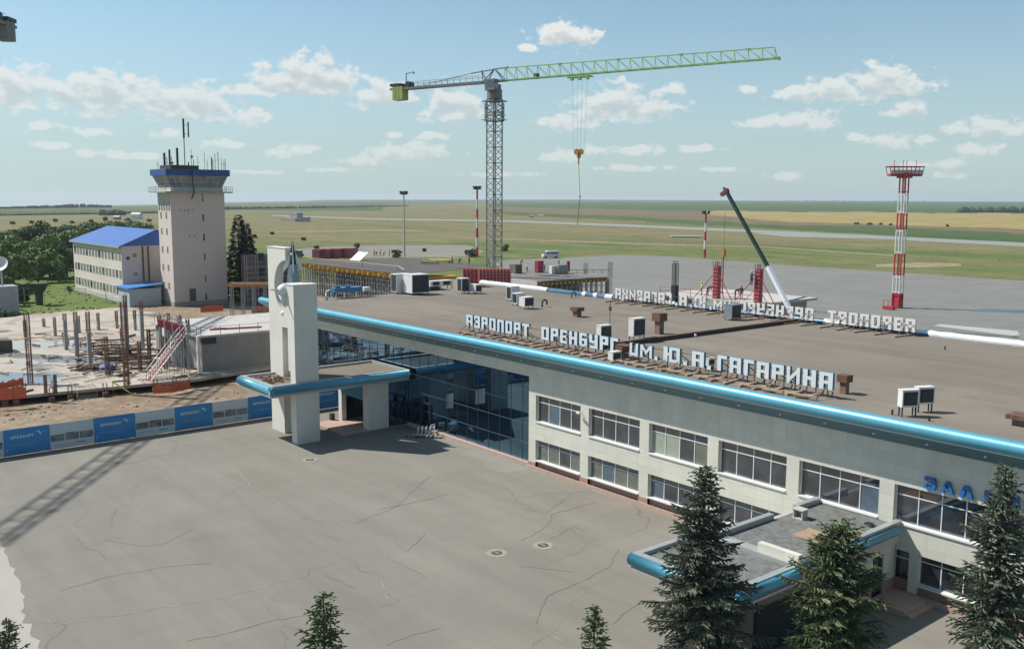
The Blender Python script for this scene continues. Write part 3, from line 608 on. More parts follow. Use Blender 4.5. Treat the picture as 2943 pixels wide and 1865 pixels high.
def roof_sign(y, mirror, label, mats, cname):
    t = empty('roof_sign', (5, y, ZR), label, 'sign', 'roof letter signs')
    x_c = 5.4
    legs = []
    for wd, xa, xb_ in WORDS:
        tot = sum(GL[c][0] for c in wd)+.2*(len(wd)-1); sx = (xb_-xa)/tot; x = xa
        for c in wd:
            mb = MB()
            if mirror: glyph(mb, c, .4-x-(0), SIGN_Z-.18, sx, SIGN_H*1.12, y, .16, -1)
            else: glyph(mb, c, x, SIGN_Z, sx, SIGN_H, y, .22)
            mb.build('letter', mats, t)
            if c != '.': legs.append((x+.12*sx, x+GL[c][0]*sx-.1*sx))
            x += (GL[c][0]+.2)*sx
    fr = MB(); sg = -1 if mirror else 1
    for i, (a, b) in enumerate(legs):
        for q in ((a+b)/2,) if i % 2 else (a, b):
            q = .4-q if mirror else q
            yb = y+(.19 if mirror else .25)
            fr.bar((q, yb, ZR), (q, yb, SIGN_Z+.5), .055)
            if i % 2 == 0: fr.bar((q, yb, SIGN_Z+.6), (q, yb-1.9 if mirror else yb+1.8, ZR+.06), .05); 
            if not mirror and i % 3 == 0: fr.bar((q, y-.02, SIGN_Z+.1), (q+.15, y-1.3, ZR+.05), .045)
    xs = [a for a, b in legs]+[b for a, b in legs]; x0, x1 = min(xs), max(xs)
    if mirror: x0, x1 = .4-x1, .4-x0
    yb = y+(.19 if mirror else .25)
    fr.bar((x0, yb, SIGN_Z+.02), (x1, yb, SIGN_Z+.02), .05); fr.bar((x0, yb, SIGN_Z+.72), (x1, yb, SIGN_Z+.72), .05)
    fr.build('sign_frame', M_RUST, t)
    # timber skids the frames stand on
    x = x0+.3
    while x < x1:
        b = MB()
        ya = y-2.4 if mirror else y-1.45; yb2 = y+.6 if mirror else y+.5
        dx = rng.uniform(-.3, .3); b.bar((x, ya+rng.uniform(-.2,.3), ZR+.07), (x+dx, yb2, ZR+.07), .22, .14)
        if not mirror and rng.random() < .65: b.bar((x-.5, y-1.2+rng.uniform(-.3,.3), ZR+.19), (x+.9, y-1.1+rng.uniform(-.2,.2), ZR+.19), .2, .1)
        b.build('timber_skid', M_PLANK, t); x += 1.9 if mirror else 1.15
    return t
roof_sign(3.0, False, 'large white letter sign with blue edges along the front edge of the roof', [M_LETW, M_LETB], 'f')
roof_sign(33.0, True, 'white letter sign seen from behind along the far edge of the roof', [M_WHITE, M_LETG], 'r')
# wall lettering over the arrivals windows
def wall_text():
    M_B = mat('letter_blue', (.02,.16,.50), .35, var=.05, scale=2)
    words = [('ЗＡЛ', 31.72, 34.3), ('ПРИЛЕТＡ', 34.85, 41.4)]
    for wd, xa, xb_ in words:
        tot = sum(GL[c][0] for c in wd)+.3*(len(wd)-1); sx = (xb_-xa)/tot; x = xa
        for c in wd:
            mb = MB(); glyph(mb, c, x, 6.34, sx, .64, -.2, .16, 1, False)
            mb.mi = 1; mb.bar((x+.35*sx, -.05, 6.55), (x+.35*sx, 0.0, 6.55), .04); mb.bar((x+.35*sx, -.05, 6.85), (x+.35*sx, 0.0, 6.85), .04)
            mb.build('letter', [M_B, M_LETB], T); x += (GL[c][0]+.3)*sx
wall_text()
# CCTV camera and bracket at the first window pillar
c = MB(); c.bar((5.2, 0, 5.75), (5.2, -.28, 5.75), .05); c.bar((5.0, -.3, 5.7), (5.4, -.42, 5.66), .12, .12); c.build('security_camera', M_WHITE, T)
# small dishes of clutter along the roof
# ------------------------------------------------------------------ main entrance porch
P1 = empty('entrance_porch', (-22, -6, 0), 'flat blue edged canopy over the main entrance beside the tall stele', 'entrance canopy')
def canopy(parent, x0, x1, y0, y1, z0, z1, sides, roofm, r=.5, rim=.35, blue=M_BLUE):
    """flat roof tray with a rounded metal edge on the named sides"""
    b = MB(); b.box(x0+r*.5, x1-r*.5, y0+r*.5, y1, z0+.12, z1-.25); b.build('canopy_slab', M_CONCL, parent)
    b = MB(); b.box(x0+rim+r*.6, x1-rim-r*.6, y0+rim+r*.6, y1-.3, z1-.25, z1-.2); b.build('canopy_roof', roofm, parent)
    b = MB(); a = r*.6
    b.box(x0+a, x1-a, y0+a, y0+a+rim, z1-.25, z1); b.box(x0+a, x0+a+rim, y0+a+rim, y1, z1-.25, z1); b.box(x1-a-rim, x1-a, y0+a+rim, y1, z1-.25, z1); b.box(x0+a+rim, x1-a-rim, y1-.3, y1, z1-.25, z1)
    b.build('canopy_rim', M_FLASH, parent)
    zc = z0+(z1-z0)*.58; hr = (z1-z0)*.36
    t = MB()
    def half(p, q, nx, ny):
        k = 12; prof = [(r*.72*math.cos(R_(100-200*i/k)), hr*math.sin(R_(100-200*i/k))) for i in range(k+1)]
        o = len(t.v)
        for c in (p, q): t.v.extend([(c[0]+nx*(d-.0), c[1]+ny*(d-.0), zc+h) for d, h in prof])
        for i in range(k): t.f.append((o+i, o+i+1, o+k+2+i, o+k+1+i)); t.m.append(0)
        t.f.append(tuple(o+i for i in range(k+1))); t.f.append(tuple(o+k+1+i for i in range(k, -1, -1))); t.m += [0, 0]
    i_ = r*.62
    if 'f' in sides: half((x0+.1, y0+i_), (x1-i_+.3, y0+i_), 0, -1)
    if 'r' in sides: half((x1-i_, y0+i_-.3), (x1-i_, y1), 1, 0)
    if 'l' in sides: half((x0+i_, y0+i_-.3), (x0+i_, y1), -1, 0)
    t.build('canopy_edge', blue, parent, smooth=True)
    e = MB(); e.box(x0+.1, x1-.1, y0+.1, y1, z0, z0+.13); e.build('canopy_soffit', M_FLASH, parent)
canopy(P1, -25.6, -18.5, -13.8, .3, 4.5, 5.5, 'fr', M_ROOF, .42)
# debris of old gravel on the canopy
b = MB()
for _ in range(60):
    x = rng.uniform(-24.3, -21); y = rng.uniform(-12.7, -10.6); a = rng.uniform(0, 3); l = rng.uniform(.1, .35)
    b.bar((x, y, 5.36), (x+l*math.cos(a), y+l*math.sin(a), 5.36+rng.uniform(0,.08)), .12, .1)
b.build('roof_debris', M_RUST, P1)
# vestibule under it
c = MB(); c.box(-20.35, -19.3, -3.75, -1.6, 0, 4.4); c.build('pier', M_STELE, P1)
c = MB(); c.box(-24.9, -24.3, -3.8, -3.3, 0, 4.4); c.build('pier', M_WHITE, P1)
c = MB(); c.box(-24.3, -20.35, -3.75, -3.55, 2.75, 4.4); c.build('sign_fascia', mat('teal_panel', (.03,.26,.38), .4, var=.1), P1)
for xg in (-19.42, -24.8): c = MB(); c.box(xg, xg+.06, -1.6 if xg > -20 else -3.3, .62, .1, 4.4); c.build('vestibule_glass', M_CGLASS, P1)
d = MB()
for ya, yb_ in ((-1.5, -.6), (-.55, .35)):
    d.box(-19.36, -19.28, ya, ya+.08, .1, 2.35); d.box(-19.36, -19.28, yb_-.08, yb_, .1, 2.35); d.box(-19.36, -19.28, ya+.08, yb_-.08, 2.27, 2.35); d.box(-19.36, -19.28, ya+.08, yb_-.08, .1, .3)
d.build('door', mat('door_dark_blue', (.02,.035,.07), .4, var=.1), P1)
c = MB(); c.box(-24.2, -20.4, .3, .4, .1, 4.4); c.build('back_wall', M_CONC, P1)
c = MB(); c.box(-25.2, -19.25, -6.4, .3, .0, .1); c.build('step', M_PLINTHD, P1)
b = MB(); b.box(-25.35, -24.95, -4.6, -4.2, .0, .75); tag(b.build('litter_bin', mat('brown_bin', (.07,.05,.03), .7, var=.2)), 'small brown litter bin beside the white post of the entrance', 'litter bin')
# doors in the glass hall beside the porch
d = MB()
for xa in (-18.6, -17.0): 
    d.box(xa, xa+.09, GY-.14, GY-.04, .1, 2.6); d.box(xa+1.4, xa+1.49, GY-.14, GY-.04, .1, 2.6); d.box(xa+.09, xa+1.4, GY-.14, GY-.04, 2.5, 2.6)
d.build('door', MATS['door_dark_blue'], P1)
# ------------------------------------------------------------------ monument stele
ST_ = empty('stele_monument', (-22, -10, 0), 'tall cream concrete stele with a round opening, white globe and rocket', 'monument')
def slab_with_hole():
    mb = MB(); x0, x1, y0, y1, z1 = -25.95, -22.35, -10.25, -9.4, 17.0
    hc, hz, hr = -22.35, 13.6, 2.35
    arc = [(hc+hr*math.cos(R_(a)), hz+hr*math.sin(R_(a))) for a in np.linspace(90, 270, 29)]
    sx, sz = -23.35, 9.9
    outline = [(x0,0),(sx,0),(sx,sz),(x1,sz)]+arc[::-1]+[(x1,z1),(x0,z1)]
    # quads strips instead of a big concave face
    mb.box(x0, sx-1.6, y0, y1, 0, z1)
    xs = sx-1.6
    L_ = [(xs, z) for z in (0, sz)]
    mb.box(xs, sx, y0, y1, 0, sz)
    pts = arc[::-1]      # from the bottom up
    zz = [p[1] for p in pts]
    mb.xzprism([(xs, sz), (x1, sz), (x1, zz[0]), (xs, zz[0])], y0, y1)
    for (xa, za_), (xb_, zb_) in zip(pts, pts[1:]): mb.xzprism([(xs, za_), (xa, za_), (xb_, zb_), (xs, zb_)], y0, y1)
    mb.xzprism([(xs, zz[-1]), (x1, zz[-1]), (x1, z1), (xs, z1)], y0, y1)
    mb.box(sx, x1-.05, y0+.55, y1-.05, 0, sz)
    return mb
slab_with_hole().build('slab', M_STELE, ST_)
b = MB(); b.box(-20.9, -18.92, -11.25, -9.0, 10.2, 14.0); b.box(-19.85, -18.92, -11.25, -9.0, 0, 10.2); b.build('pylon', M_STELE, ST_)
b = MB(); b.box(-20.95, -18.87, -11.3, -8.95, 14.0, 14.06); b.build('coping', M_WHITE, ST_)
b = MB(); b.box(-26.0, -22.3, -10.3, -9.35, 17.0, 17.06); b.build('coping', M_WHITE, ST_)
b = MB(); b.box(-22.35, -20.9, -10.2, -9.45, 6.0, 10.9); b.build('link_block', M_STELE, ST_)
b = MB(); b.sphere((-20.75, -11.3, 13.45), .55, 20, 14); b.tube((-20.75, -11.75, 13.5), (-20.8, -12.6, 13.62), .16, .03, 12); b.tube((-20.75,-11.3,13.1),(-20.75,-11.25,12.1),.42,.08,14)
b.build('globe', M_WHITE, ST_, smooth=True)
b = MB(); b.sphere((-22.6, -10.4, 11.2), .28, 12, 8); b.build('finial', M_WHITE, ST_, smooth=True)
# rocket on its tapering metal trail, rising behind the pylon
RX, RY = -21.95, -9.72
M_TRAIL = mat('trail_metal', (.20,.26,.31), .35, .6, var=.15, scale=.8)
def taper(z0, z1, w0, w1, name, m, sq=.75):
    f = MB(); vs = [(RX+a*w, RY+c*w*sq, z) for z, w in ((z0, w0), (z1, w1)) for a, c in ((-1,-1),(1,-1),(1,1),(-1,1))]
    f.add(vs, [(0,3,2,1),(4,5,6,7),(0,1,5,4),(1,2,6,5),(2,3,7,6),(3,0,4,7)]); f.build(name, m, ST_)
taper(10.9, 15.6, .78, .36, 'trail', M_TRAIL)
b = MB(); b.tube((RX, RY, 15.6), (RX, RY, 16.6), .30, .24, 12); b.tube((RX, RY, 16.6), (RX, RY, 17.75), .24, .03, 12); b.build('rocket', mat('dark_bronze', (.05,.065,.08), .35, .5, var=.2), ST_, smooth=True)
for a in (215, 335, 95):
    c_, s_ = math.cos(R_(a)), math.sin(R_(a)); f = MB(); t0 = .04
    P = [(.03, 17.8), (.28, 16.6), (.95, 15.3), (.95, 14.9), (.30, 15.6), (.2, 16.6)]
    q = [(RX+c_*r0, RY+s_*r0, z) for r0, z in P]; o = Vector((-s_*t0, c_*t0, 0)); n = len(q)
    f.add([Vector(p)-o for p in q]+[Vector(p)+o for p in q], [tuple(range(n)), tuple(range(2*n-1, n-1, -1))]+[(i, (i+1)%n, n+(i+1)%n, n+i) for i in range(n)])
    f.build('fin', M_WHITE, ST_)
# ------------------------------------------------------------------ arrivals porch (right)
P2 = empty('arrivals_porch', (28, -7, 0), 'blue edged flat roofed arrivals porch behind the two spruces', 'entrance canopy')
canopy(P2, 24.3, 30.9, -15.1, -9.7, 3.3, 4.15, 'fr', M_ROOFG, .38)
b = MB(); b.box(25.2, 30.5, -9.7, -.02, 3.0, 3.85); b.build('roof_slab', M_CONCL, P2)
b = MB(); b.box(25.55, 30.2, -9.4, -.02, 3.85, 3.9); b.build('roof', M_ROOFG, P2)
b = MB(); b.box(25.2, 25.55, -9.7, -4.6, 3.85, 4.2); b.box(25.2, 25.55, -2.3, -.02, 3.85, 4.2); b.box(30.2, 30.55, -9.4, -.02, 3.85, 4.2); b.box(25.55, 28.2, -9.7, -9.4, 3.85, 4.2); b.build('parapet', M_FLASH, P2)
b = MB(); b.box(28.2, 30.55, -9.75, -9.4, 3.85, 4.55); b.build('parapet', M_WALL, P2)
b = MB(); b.tube((30.6, -9.6, 3.78), (30.6, -.6, 3.78), .26, n=14); b.build('roof_edge', M_BLUE, P2, smooth=True)
b = MB(); b.box(25.3, 30.15, -12.6, -12.4, .1, 3.2); b.box(30.1, 30.2, -12.4, -7.4, .1, 3.1); b.box(25.25, 25.35, -12.4, -9.7, .1, 3.1); b.build('vestibule_glass', mat('dark_porch_glass', (.03,.035,.04), .06, var=.2, ior=1.6), P2)
b = MB(); b.box(30.05, 30.25, -7.4, -2.3, .9, 3.0); b.box(25.25, 25.4, -9.7, -.02, .1, 3.0); b.box(30.05, 30.25, -1.2, -.02, .9, 3.0); b.box(30.05, 30.25, -2.3, -1.2, 2.5, 3.0); b.build('wall', M_WALL, P2)
b = MB(); b.box(30.03, 30.28, -7.4, -2.3, 0, .9); b.box(30.03, 30.28, -1.2, -.02, 0, .9); b.build('plinth', M_PLINTH, P2)
b = MB(); b.box(30.12, 30.18, -2.3, -1.2, .1, 2.5); b.build('door', MATS['dark_porch_glass'], P2)
b = MB(); b.box(30.3, 32.3, -2.6, -.2, .0, .32); b.box(32.3, 32.65, -2.6, -.2, 0, .16); b.build('step', M_PLINTHD, P2)
b = MB(); b.box(27.6, 29.6, -5.9, -4.3, 3.905, 3.91); b.build('drain_patch', mat('sand_patch', (.40,.27,.18), .9, var=.15, scale=4), P2)
b = MB(); b.tube((28.7, -5.1, 3.91), (28.7, -5.1, 3.99), .09, n=10); b.build('drain', M_DARKM, P2)
b = MB(); b.box(26.0, 26.7, -3.6, -3.0, 3.9, 3.96); b.box(26.05, 26.12, -3.55, -3.05, 3.96, 4.4); b.box(26.58, 26.65, -3.55, -3.05, 3.96, 4.4); b.box(26.12, 26.58, -3.12, -3.05, 3.96, 4.4); b.box(26.0, 26.7, -3.6, -3.0, 4.4, 4.46); b.build('vent_box', M_CONCL, P2)
b = MB()
for j in range(3):
    t_ = [ (29.3+.25*math.cos(a)+j*.12, -1.2+.25*math.sin(a)-j*.1, 3.93) for a in np.linspace(0, 6.283, 15)]
    b.path(t_, .02, 5)
b.build('cable', M_DARKM, P2)
# ------------------------------------------------------------------ roof equipment
def ac_unit(u, v, w, d, h, label, cat='air conditioner', fan='x', feet=.25, rot=0., hm=None, name='air_conditioner', group='air conditioners on the roof'):
    p = G(u, v, ZR); t = empty(name, (p.x, p.y, ZR), label, cat, group, local=True); t.rotation_euler.z = rot
    b = MB(); b.box(-w/2, w/2, -d/2, d/2, feet, feet+h); b.box(-w/2-.02, w/2+.02, -d/2-.02, d/2+.02, feet+h, feet+h+.04); b.build('housing', hm or M_WHITE, t)
    b = MB(); gx = w/2+.012
    if 'x' in fan: b.box(w/2+.002, gx, -d/2+.08, d/2-.06, feet+.1, feet+h-.08)
    if 'y' in fan: b.box(-w/2+.08, w/2-.06, -d/2-.012, -d/2-.002, feet+.1, feet+h-.08)
    g = b.build('grille', mat('coil_dark', (.03,.045,.055), .55, .2, var=.3, scale=6), t)
    b = MB(); n = max(1, round(d/1.1)) if 'x' in fan else 1
    for i in range(n):
        yc = -d/2+d*(i+.5)/n; r = min(h, d/n)*.36
        if 'x' in fan: b.tube((gx+.002, yc, feet+h/2), (gx+.03, yc, feet+h/2), r, n=20); 
        else: b.tube((0, -d/2-.014, feet+h/2), (0, -d/2-.04, feet+h/2), min(h,w)*.36, n=20)
    sub(b.build('fan', M_DARKM, t), g)
    b = MB()
    for sx in (-1, 1):
        for sy in (-1, 1): b.box(sx*(w/2-.08)-.03, sx*(w/2-.08)+.03, sy*(d/2-.08)-.03, sy*(d/2-.08)+.03, 0, feet)
    b.build('feet', M_DARKM, t); return t
ac_unit(943, 690, 1.3, 2.2, 2.25, 'tall white air handling cabinet behind the big dark-grilled unit', fan='y')
ac_unit(979, 692, 2.0, 2.6, 2.3, 'biggest white air handling unit with a wide dark grille')
ac_unit(1089, 690, 1.0, 1.2, 1.7, 'white chiller with two dark fan openings near the red formwork panels', fan='xy')
ac_unit(1117, 690, 1.6, 1.0, .9, 'low white unit right of the twin fan chiller')
ac_unit(1206, 708, .9, 1.3, 1.5, 'tall white condenser, rearmost of the cluster at the white film edge', fan='y')
ac_unit(1219, 718, .9, 1.2, 1.15, 'white condenser in the middle of the cluster near the white film edge', fan='y')
ac_unit(1238, 726, .95, 1.35, 1.0, 'white condenser with round fan, nearest of the cluster by the white film', fan='x', feet=.3)
ac_unit(1420, 803, .55, 1.3, 1.1, 'white condenser with dark side just behind the letter Р of the front sign', feet=.3)
ac_unit(1497, 803, .6, 1.45, 1.5, 'tall white condenser on a stand above the small letters of the front sign', feet=.5)
ac_unit(2133, 978, .45, 1.0, .95, 'white condenser on a post, nearer to the roof edge of the pair', feet=.55, rot=-.5)
ac_unit(2171, 968, .45, 1.0, .95, 'white condenser on a post, farther from the roof edge of the pair', feet=.5, rot=-.5)
ac_unit(1722, 752, 1.0, 1.5, 1.35, 'grey rooftop unit standing behind the far letter sign', feet=.2, name='rooftop_unit', hm=mat('unit_grey', (.22,.25,.28), .6, var=.1))
ac_unit(1445, 850, .5, .9, .6, 'small dark fronted condenser in front of the front sign', feet=.15)
ac_unit(1668, 872, .4, .7, .5, 'small condenser tucked under the comma beside the letter А', feet=.4)
# low white line of duct boxes at the back left
p = G(1010, 682, ZR); t = empty('duct_run', (p.x, p.y, ZR), 'row of low white duct boxes on legs behind the big air handling unit', 'duct', local=True)
b = MB(); b.box(-.6, .6, -.3, 3.4, .5, 1.2); b.build('duct', M_WHITE, t); b = MB(); [b.box(x-.04, x+.04, y-.04, y+.04, 0, .5) for x in (-.5,.5) for y in (-.2,1.5,3.3)]; b.build('leg', M_DARKM, t)
b = MB(); b.box(.602, .62, .1, 1.2, .6, 1.1); b.box(.602, .62, 1.8, 3.0, .6, 1.1); b.build('grille', MATS['coil_dark'], t)
# blue ventilation unit with goose-neck pipes at the left
p = G(815, 700, ZR); t = empty('ventilation_unit', (p.x, p.y, ZR), 'blue horizontal ventilation unit on legs near the stele', 'ventilator', local=True)
b = MB(); b.box(-.6, .6, -1.9, 1.9, .75, 1.3); b.tube((0,-1.2,1.3),(0,-1.2,1.55),.35,n=14); b.tube((0,.2,1.3),(0,.2,1.5),.35,n=14); b.build('housing', M_NAVY, t)
b = MB(); [b.bar((x,y,0),(x,y,.75),.08) for x in (-.5,.5) for y in (-1.7,0,1.7)]; b.box(-.5,.5,2.2,3.1,.7,1.15); b.build('leg', M_WHITE, t)
def gooseneck(u, v, h, r, label, m):
    p = G(u, v, ZR); b = MB(); pts = [(0,0,0),(0,0,h)]+[(0, .35*(1-math.cos(a)), h+.35*math.sin(a)) for a in np.linspace(.3, 3.14, 8)]+[(0,.7,h-.25)]
    b.path([Vector(q)+Vector((p.x,p.y,ZR)) for q in pts], r, 10); return tag(b.build('vent_pipe', m, smooth=True), label, 'vent pipe', 'vent pipes on the roof')
gooseneck(768, 706, .75, .14, 'grey goose neck vent pipe left of the blue ventilation unit', M_FLASH)
gooseneck(1275, 722, .45, .1, 'dark bent vent pipe right of the cluster of condensers', M_DARKM)
gooseneck(1344, 700, .35, .08, 'short dark elbow pipe in front of the white film edge', M_DARKM)
def roof_vent(u, v, w, h, label, legs=True):
    p = G(u, v, ZR); t = empty('roof_vent', (p.x, p.y, ZR), label, 'roof vent', 'rusty roof vents', local=True)
    b = MB(); b.box(-w*.7, w*.7, -w*.7, w*.7, h*.62, h); b.build('hood', M_RUST, t)
    b = MB(); b.box(-w*.42, w*.42, -w*.42, w*.42, 0, h*.62); b.build('shaft', mat('brick_shaft', (.24,.15,.12), .9, var=.2, scale=4), t)
    return t
roof_vent(1357, 745, .75, 1.0, 'rusty square roof vent in the middle of the rear roof')
roof_vent(1550, 785, .7, 1.9, 'tall rusty roof vent on legs beside the roof divider')
roof_vent(1985, 925, .5, 1.2, 'rusty vent right behind the last letter of the front sign')
roof_vent(2403, 1000, .9, .6, 'low brown hatch at the right edge of the roof')
roof_vent(1462, 842, .9, 1.0, 'dark brown box vent between the two words of the front sign')
b = MB(); p = G(1417, 800, ZR)
b.bar((p.x-3.6, p.y+4.5, ZR), (p.x-3.6, p.y+4.5, ZR+2.9), .05); b.box(p.x-3.7, p.x-3.5, p.y+4.4, p.y+4.6, ZR+1.9, ZR+2.3)
tag(b.build('aerial_pole', M_RUST), 'thin rusty aerial pole on the roof behind the front sign', 'aerial')
b = MB(); p = G(1635, 792, ZR); b.sphere((p.x, p.y, ZR+.12), .14, 10, 6); tag(b.build('roof_marker', M_WHITE), 'tiny white cap lying on the bare roof', 'cap')
for (u, v, lab) in ((2098, 975, 'short dark roof drain stub left of the pair of condensers'), (2185, 990, 'short dark roof drain stub right of the pair of condensers'), (2222, 822, 'lone dark roof stub near the far right of the roof')):
    p = G(u, v, ZR); b = MB(); b.tube((p.x, p.y, ZR), (p.x, p.y, ZR+.3), .06, n=8); tag(b.build('roof_stub', M_DARKM), lab, 'roof pipe', 'roof stubs')
sheet('roof_patch', [(x, y) for x, y in ((31.5,26.5),(37,25.2),(46,26.5),(46,31),(38,31.6))], mat('pale_roof_patch', (.36,.35,.33), .9, var=.1, scale=.5), ZR+.012, .3)
# ------------------------------------------------------------------ people
def person_mesh(pose):
    """one continuous body grown over a skeleton with a skin modifier (1.76 m)"""
    J = {'hip':(0,0,.95),'belly':(0,0,1.12),'chest':(0,.0,1.34),'neck':(0,0,1.50),'chin':(0,-.02,1.58),'head':(0,-.015,1.70),
         'lh':(.10,0,.92),'lk':(.12,-.03,.50),'la':(.12,.02,.09),'lt':(.13,-.15,.04),'rh':(-.10,0,.92),'rk':(-.12,-.03,.50),'ra':(-.12,.02,.09),'rt':(-.13,-.15,.04),
         'ls':(.19,0,1.43),'le':(.26,.02,1.14),'lw':(.25,-.10,.90),'lf':(.25,-.14,.80),'rs':(-.19,0,1.43),'re':(-.26,.02,1.14),'rw':(-.25,-.10,.90),'rf':(-.25,-.14,.80)}
    Rr = {'hip':.14,'belly':.14,'chest':.16,'neck':.06,'chin':.085,'head':.095,'lh':.095,'lk':.065,'la':.048,'lt':.045,'rh':.095,'rk':.065,'ra':.048,'rt':.045,'ls':.07,'le':.048,'lw':.036,'lf':.04,'rs':.07,'re':.048,'rw':.036,'rf':.04}
    J.update(pose)
    E = [('hip','belly'),('belly','chest'),('chest','neck'),('neck','chin'),('chin','head'),('hip','lh'),('lh','lk'),('lk','la'),('la','lt'),('hip','rh'),('rh','rk'),('rk','ra'),('ra','rt'),('chest','ls'),('ls','le'),('le','lw'),('lw','lf'),('chest','rs'),('rs','re'),('re','rw'),('rw','rf')]
    ks = list(J); me = bpy.data.meshes.new('tmp'); me.from_pydata([J[k] for k in ks], [(ks.index(a), ks.index(b)) for a, b in E], [])
    o = bpy.data.objects.new('tmp', me); col.objects.link(o); mo = o.modifiers.new('s', 'SKIN')
    for i, k in enumerate(ks):
        me.skin_vertices[0].data[i].radius = (Rr[k], Rr[k]); me.skin_vertices[0].data[i].use_root = (k == 'hip')
    o.modifiers.new('b', 'SUBSURF').levels = 1
    dg = bpy.context.evaluated_depsgraph_get(); dg.update(); out = bpy.data.meshes.new_from_object(o.evaluated_get(dg)); bpy.data.objects.remove(o); bpy.data.meshes.remove(me)
    return out, J
M_SKIN = mat('skin', (.42,.27,.20), .6)
CLOTH = {'orange':mat('orange_vest', (.62,.13,.03), .8, var=.1), 'red':mat('red_overall', (.45,.05,.04), .8, var=.1), 'dark':mat('dark_cloth', (.035,.038,.045), .85, var=.2), 'navy':mat('navy_cloth', (.04,.06,.12), .85, var=.2), 'yellow':mat('yellow_vest', (.65,.62,.18), .8, var=.1), 'white':mat('pale_cloth', (.6,.6,.58), .8, var=.1), 'green':mat('green_cloth', (.06,.09,.05), .85, var=.2)}
POSES = {'stand':{}, 'walk':{'lk':(.12,-.16,.52),'la':(.12,-.22,.10),'lt':(.13,-.38,.07),'rk':(-.12,.04,.50),'ra':(-.12,.26,.13),'rt':(-.13,.13,.05),'le':(.26,.12,1.15),'lw':(.25,.06,.92),'lf':(.25,.03,.83),'re':(-.26,-.08,1.15),'rw':(-.25,-.26,.95),'rf':(-.25,-.32,.88)},
 'bend':{'belly':(0,-.10,1.10),'chest':(0,-.32,1.24),'neck':(0,-.46,1.30),'chin':(0,-.54,1.31),'head':(0,-.64,1.32),'ls':(.19,-.36,1.26),'le':(.25,-.42,.98),'lw':(.2,-.52,.74),'lf':(.18,-.55,.65),'rs':(-.19,-.36,1.26),'re':(-.25,-.42,.98),'rw':(-.2,-.52,.74),'rf':(-.18,-.55,.65)},
 'reach':{'le':(.28,-.16,1.30),'lw':(.2,-.38,1.42),'lf':(.18,-.46,1.45),'re':(-.28,-.14,1.28),'rw':(-.2,-.36,1.34),'rf':(-.18,-.45,1.36)}}
PCACHE = {}
def person(p, pose, top, legs, label, hat=None, rot=0., group='people on the site'):
    key = (pose, top, legs)
    if pose not in PCACHE: PCACHE[pose] = person_mesh(POSES[pose])
    base, J = PCACHE[pose]; me = base.copy()
    for m_ in (CLOTH[top], CLOTH[legs], M_SKIN, CLOTH['dark']): me.materials.append(m_)
    hd = Vector(J['head'])
    for pl in me.polygons:
        c = pl.center; dh = (Vector(c)-hd).length
        pl.use_smooth = True
        hand = min((Vector(c)-Vector(J[k])).length for k in ('lf','rf','lw','rw'))
        pl.material_index = 2 if (dh < .21 or hand < .07) else 3 if c.z < .1 else 1 if c.z < .97 and abs(c.x) < .22 and (c - Vector((0, c.y, c.z))).length < .22 and min((Vector(c)-Vector(J[k])).length for k in ('le','re')) > .1 else 0
    t = empty('person', tuple(p), label, 'person', group, local=True); t.rotation_euler.z = rot
    o = bpy.data.objects.new('body', me); col.objects.link(o); o.parent = t
    b = MB()
    if hat: b.sphere(hd+Vector((0,0,.02)), .125, 12, 8); b.tube(hd+Vector((0,-.01,.0)), hd+Vector((0,-.01,.02)), .15, n=12); b.build('helmet', CLOTH[hat] if hat in CLOTH else M_WHITE, t, smooth=True)
    else: b.sphere(hd+Vector((0,.025,.03)), .105, 12, 8); b.build('hair', M_DARKM, t, smooth=True)
    f = MB(); n0 = hd+Vector((0,-.095,-.02)); f.bar(n0+Vector((0,0,.02)), n0+Vector((0,-.03,-.03)), .025); f.box(n0.x-.05, n0.x-.02, n0.y-.005, n0.y+.01, n0.z+.025, n0.z+.04); f.box(n0.x+.02, n0.x+.05, n0.y-.005, n0.y+.01, n0.z+.025, n0.z+.04); f.box(n0.x-.03, n0.x+.03, n0.y, n0.y+.015, n0.z-.06, n0.z-.05)
    f.build('face', M_SKIN, t)
    return t
person(G(833, 972, .1), 'stand', 'dark', 'dark', 'man in black clothes standing in the sunlit entrance beside the pier', rot=.4, group=None)
person(G(852, 970, .1), 'stand', 'navy', 'dark', 'person in dark blue leaning by the pier of the entrance', rot=-.8, group=None)
# ------------------------------------------------------------------ luggage trolleys, manholes
def trolley(label):
    t = empty('luggage_trolley', (0,0,0), label, 'luggage trolley', 'nested luggage trolleys by the glass hall', local=True)
    b = MB(); b.bar((-.28,-.45,.22),(-.22,.5,.22),.035); b.bar((.28,-.45,.22),(.22,.5,.22),.035)
    for y in (-.4,-.1,.2,.48): b.bar((-.27,y,.22),(.27,y,.22),.025)
    b.build('base', M_FLASH, t)
    b = MB(); b.bar((-.28,-.45,.22),(-.3,-.6,1.0),.04); b.bar((.28,-.45,.22),(.3,-.6,1.0),.04)
    b.bar((-.28,-.52,.62),(.28,-.52,.62),.03); b.box(-.3,.3,-.57,-.5,.66,.92); b.build('back_frame', M_WHITE, t)
    b = MB(); b.tube((-.32,-.64,1.0),(.32,-.64,1.0),.03,n=8); b.build('handle', M_NAVY, t)
    for x, y in ((-.26,-.42),(.26,-.42),(0,.5)):
        b = MB(); b.tube((x-.025,y,.1),(x+.025,y,.1),.1,n=12); b.build('wheel', M_DARKM, t)
    return t
TL = ['white luggage trolley, farthest from the plaza in the nested row', 'white luggage trolley, second from the glass wall end of the nested row', 'white luggage trolley in the middle of the nested row', 'white luggage trolley, second from the open end of the nested row', 'white luggage trolley at the open end of the nested row']
p = G(982, 1030, 0)
t0 = trolley(TL[0])
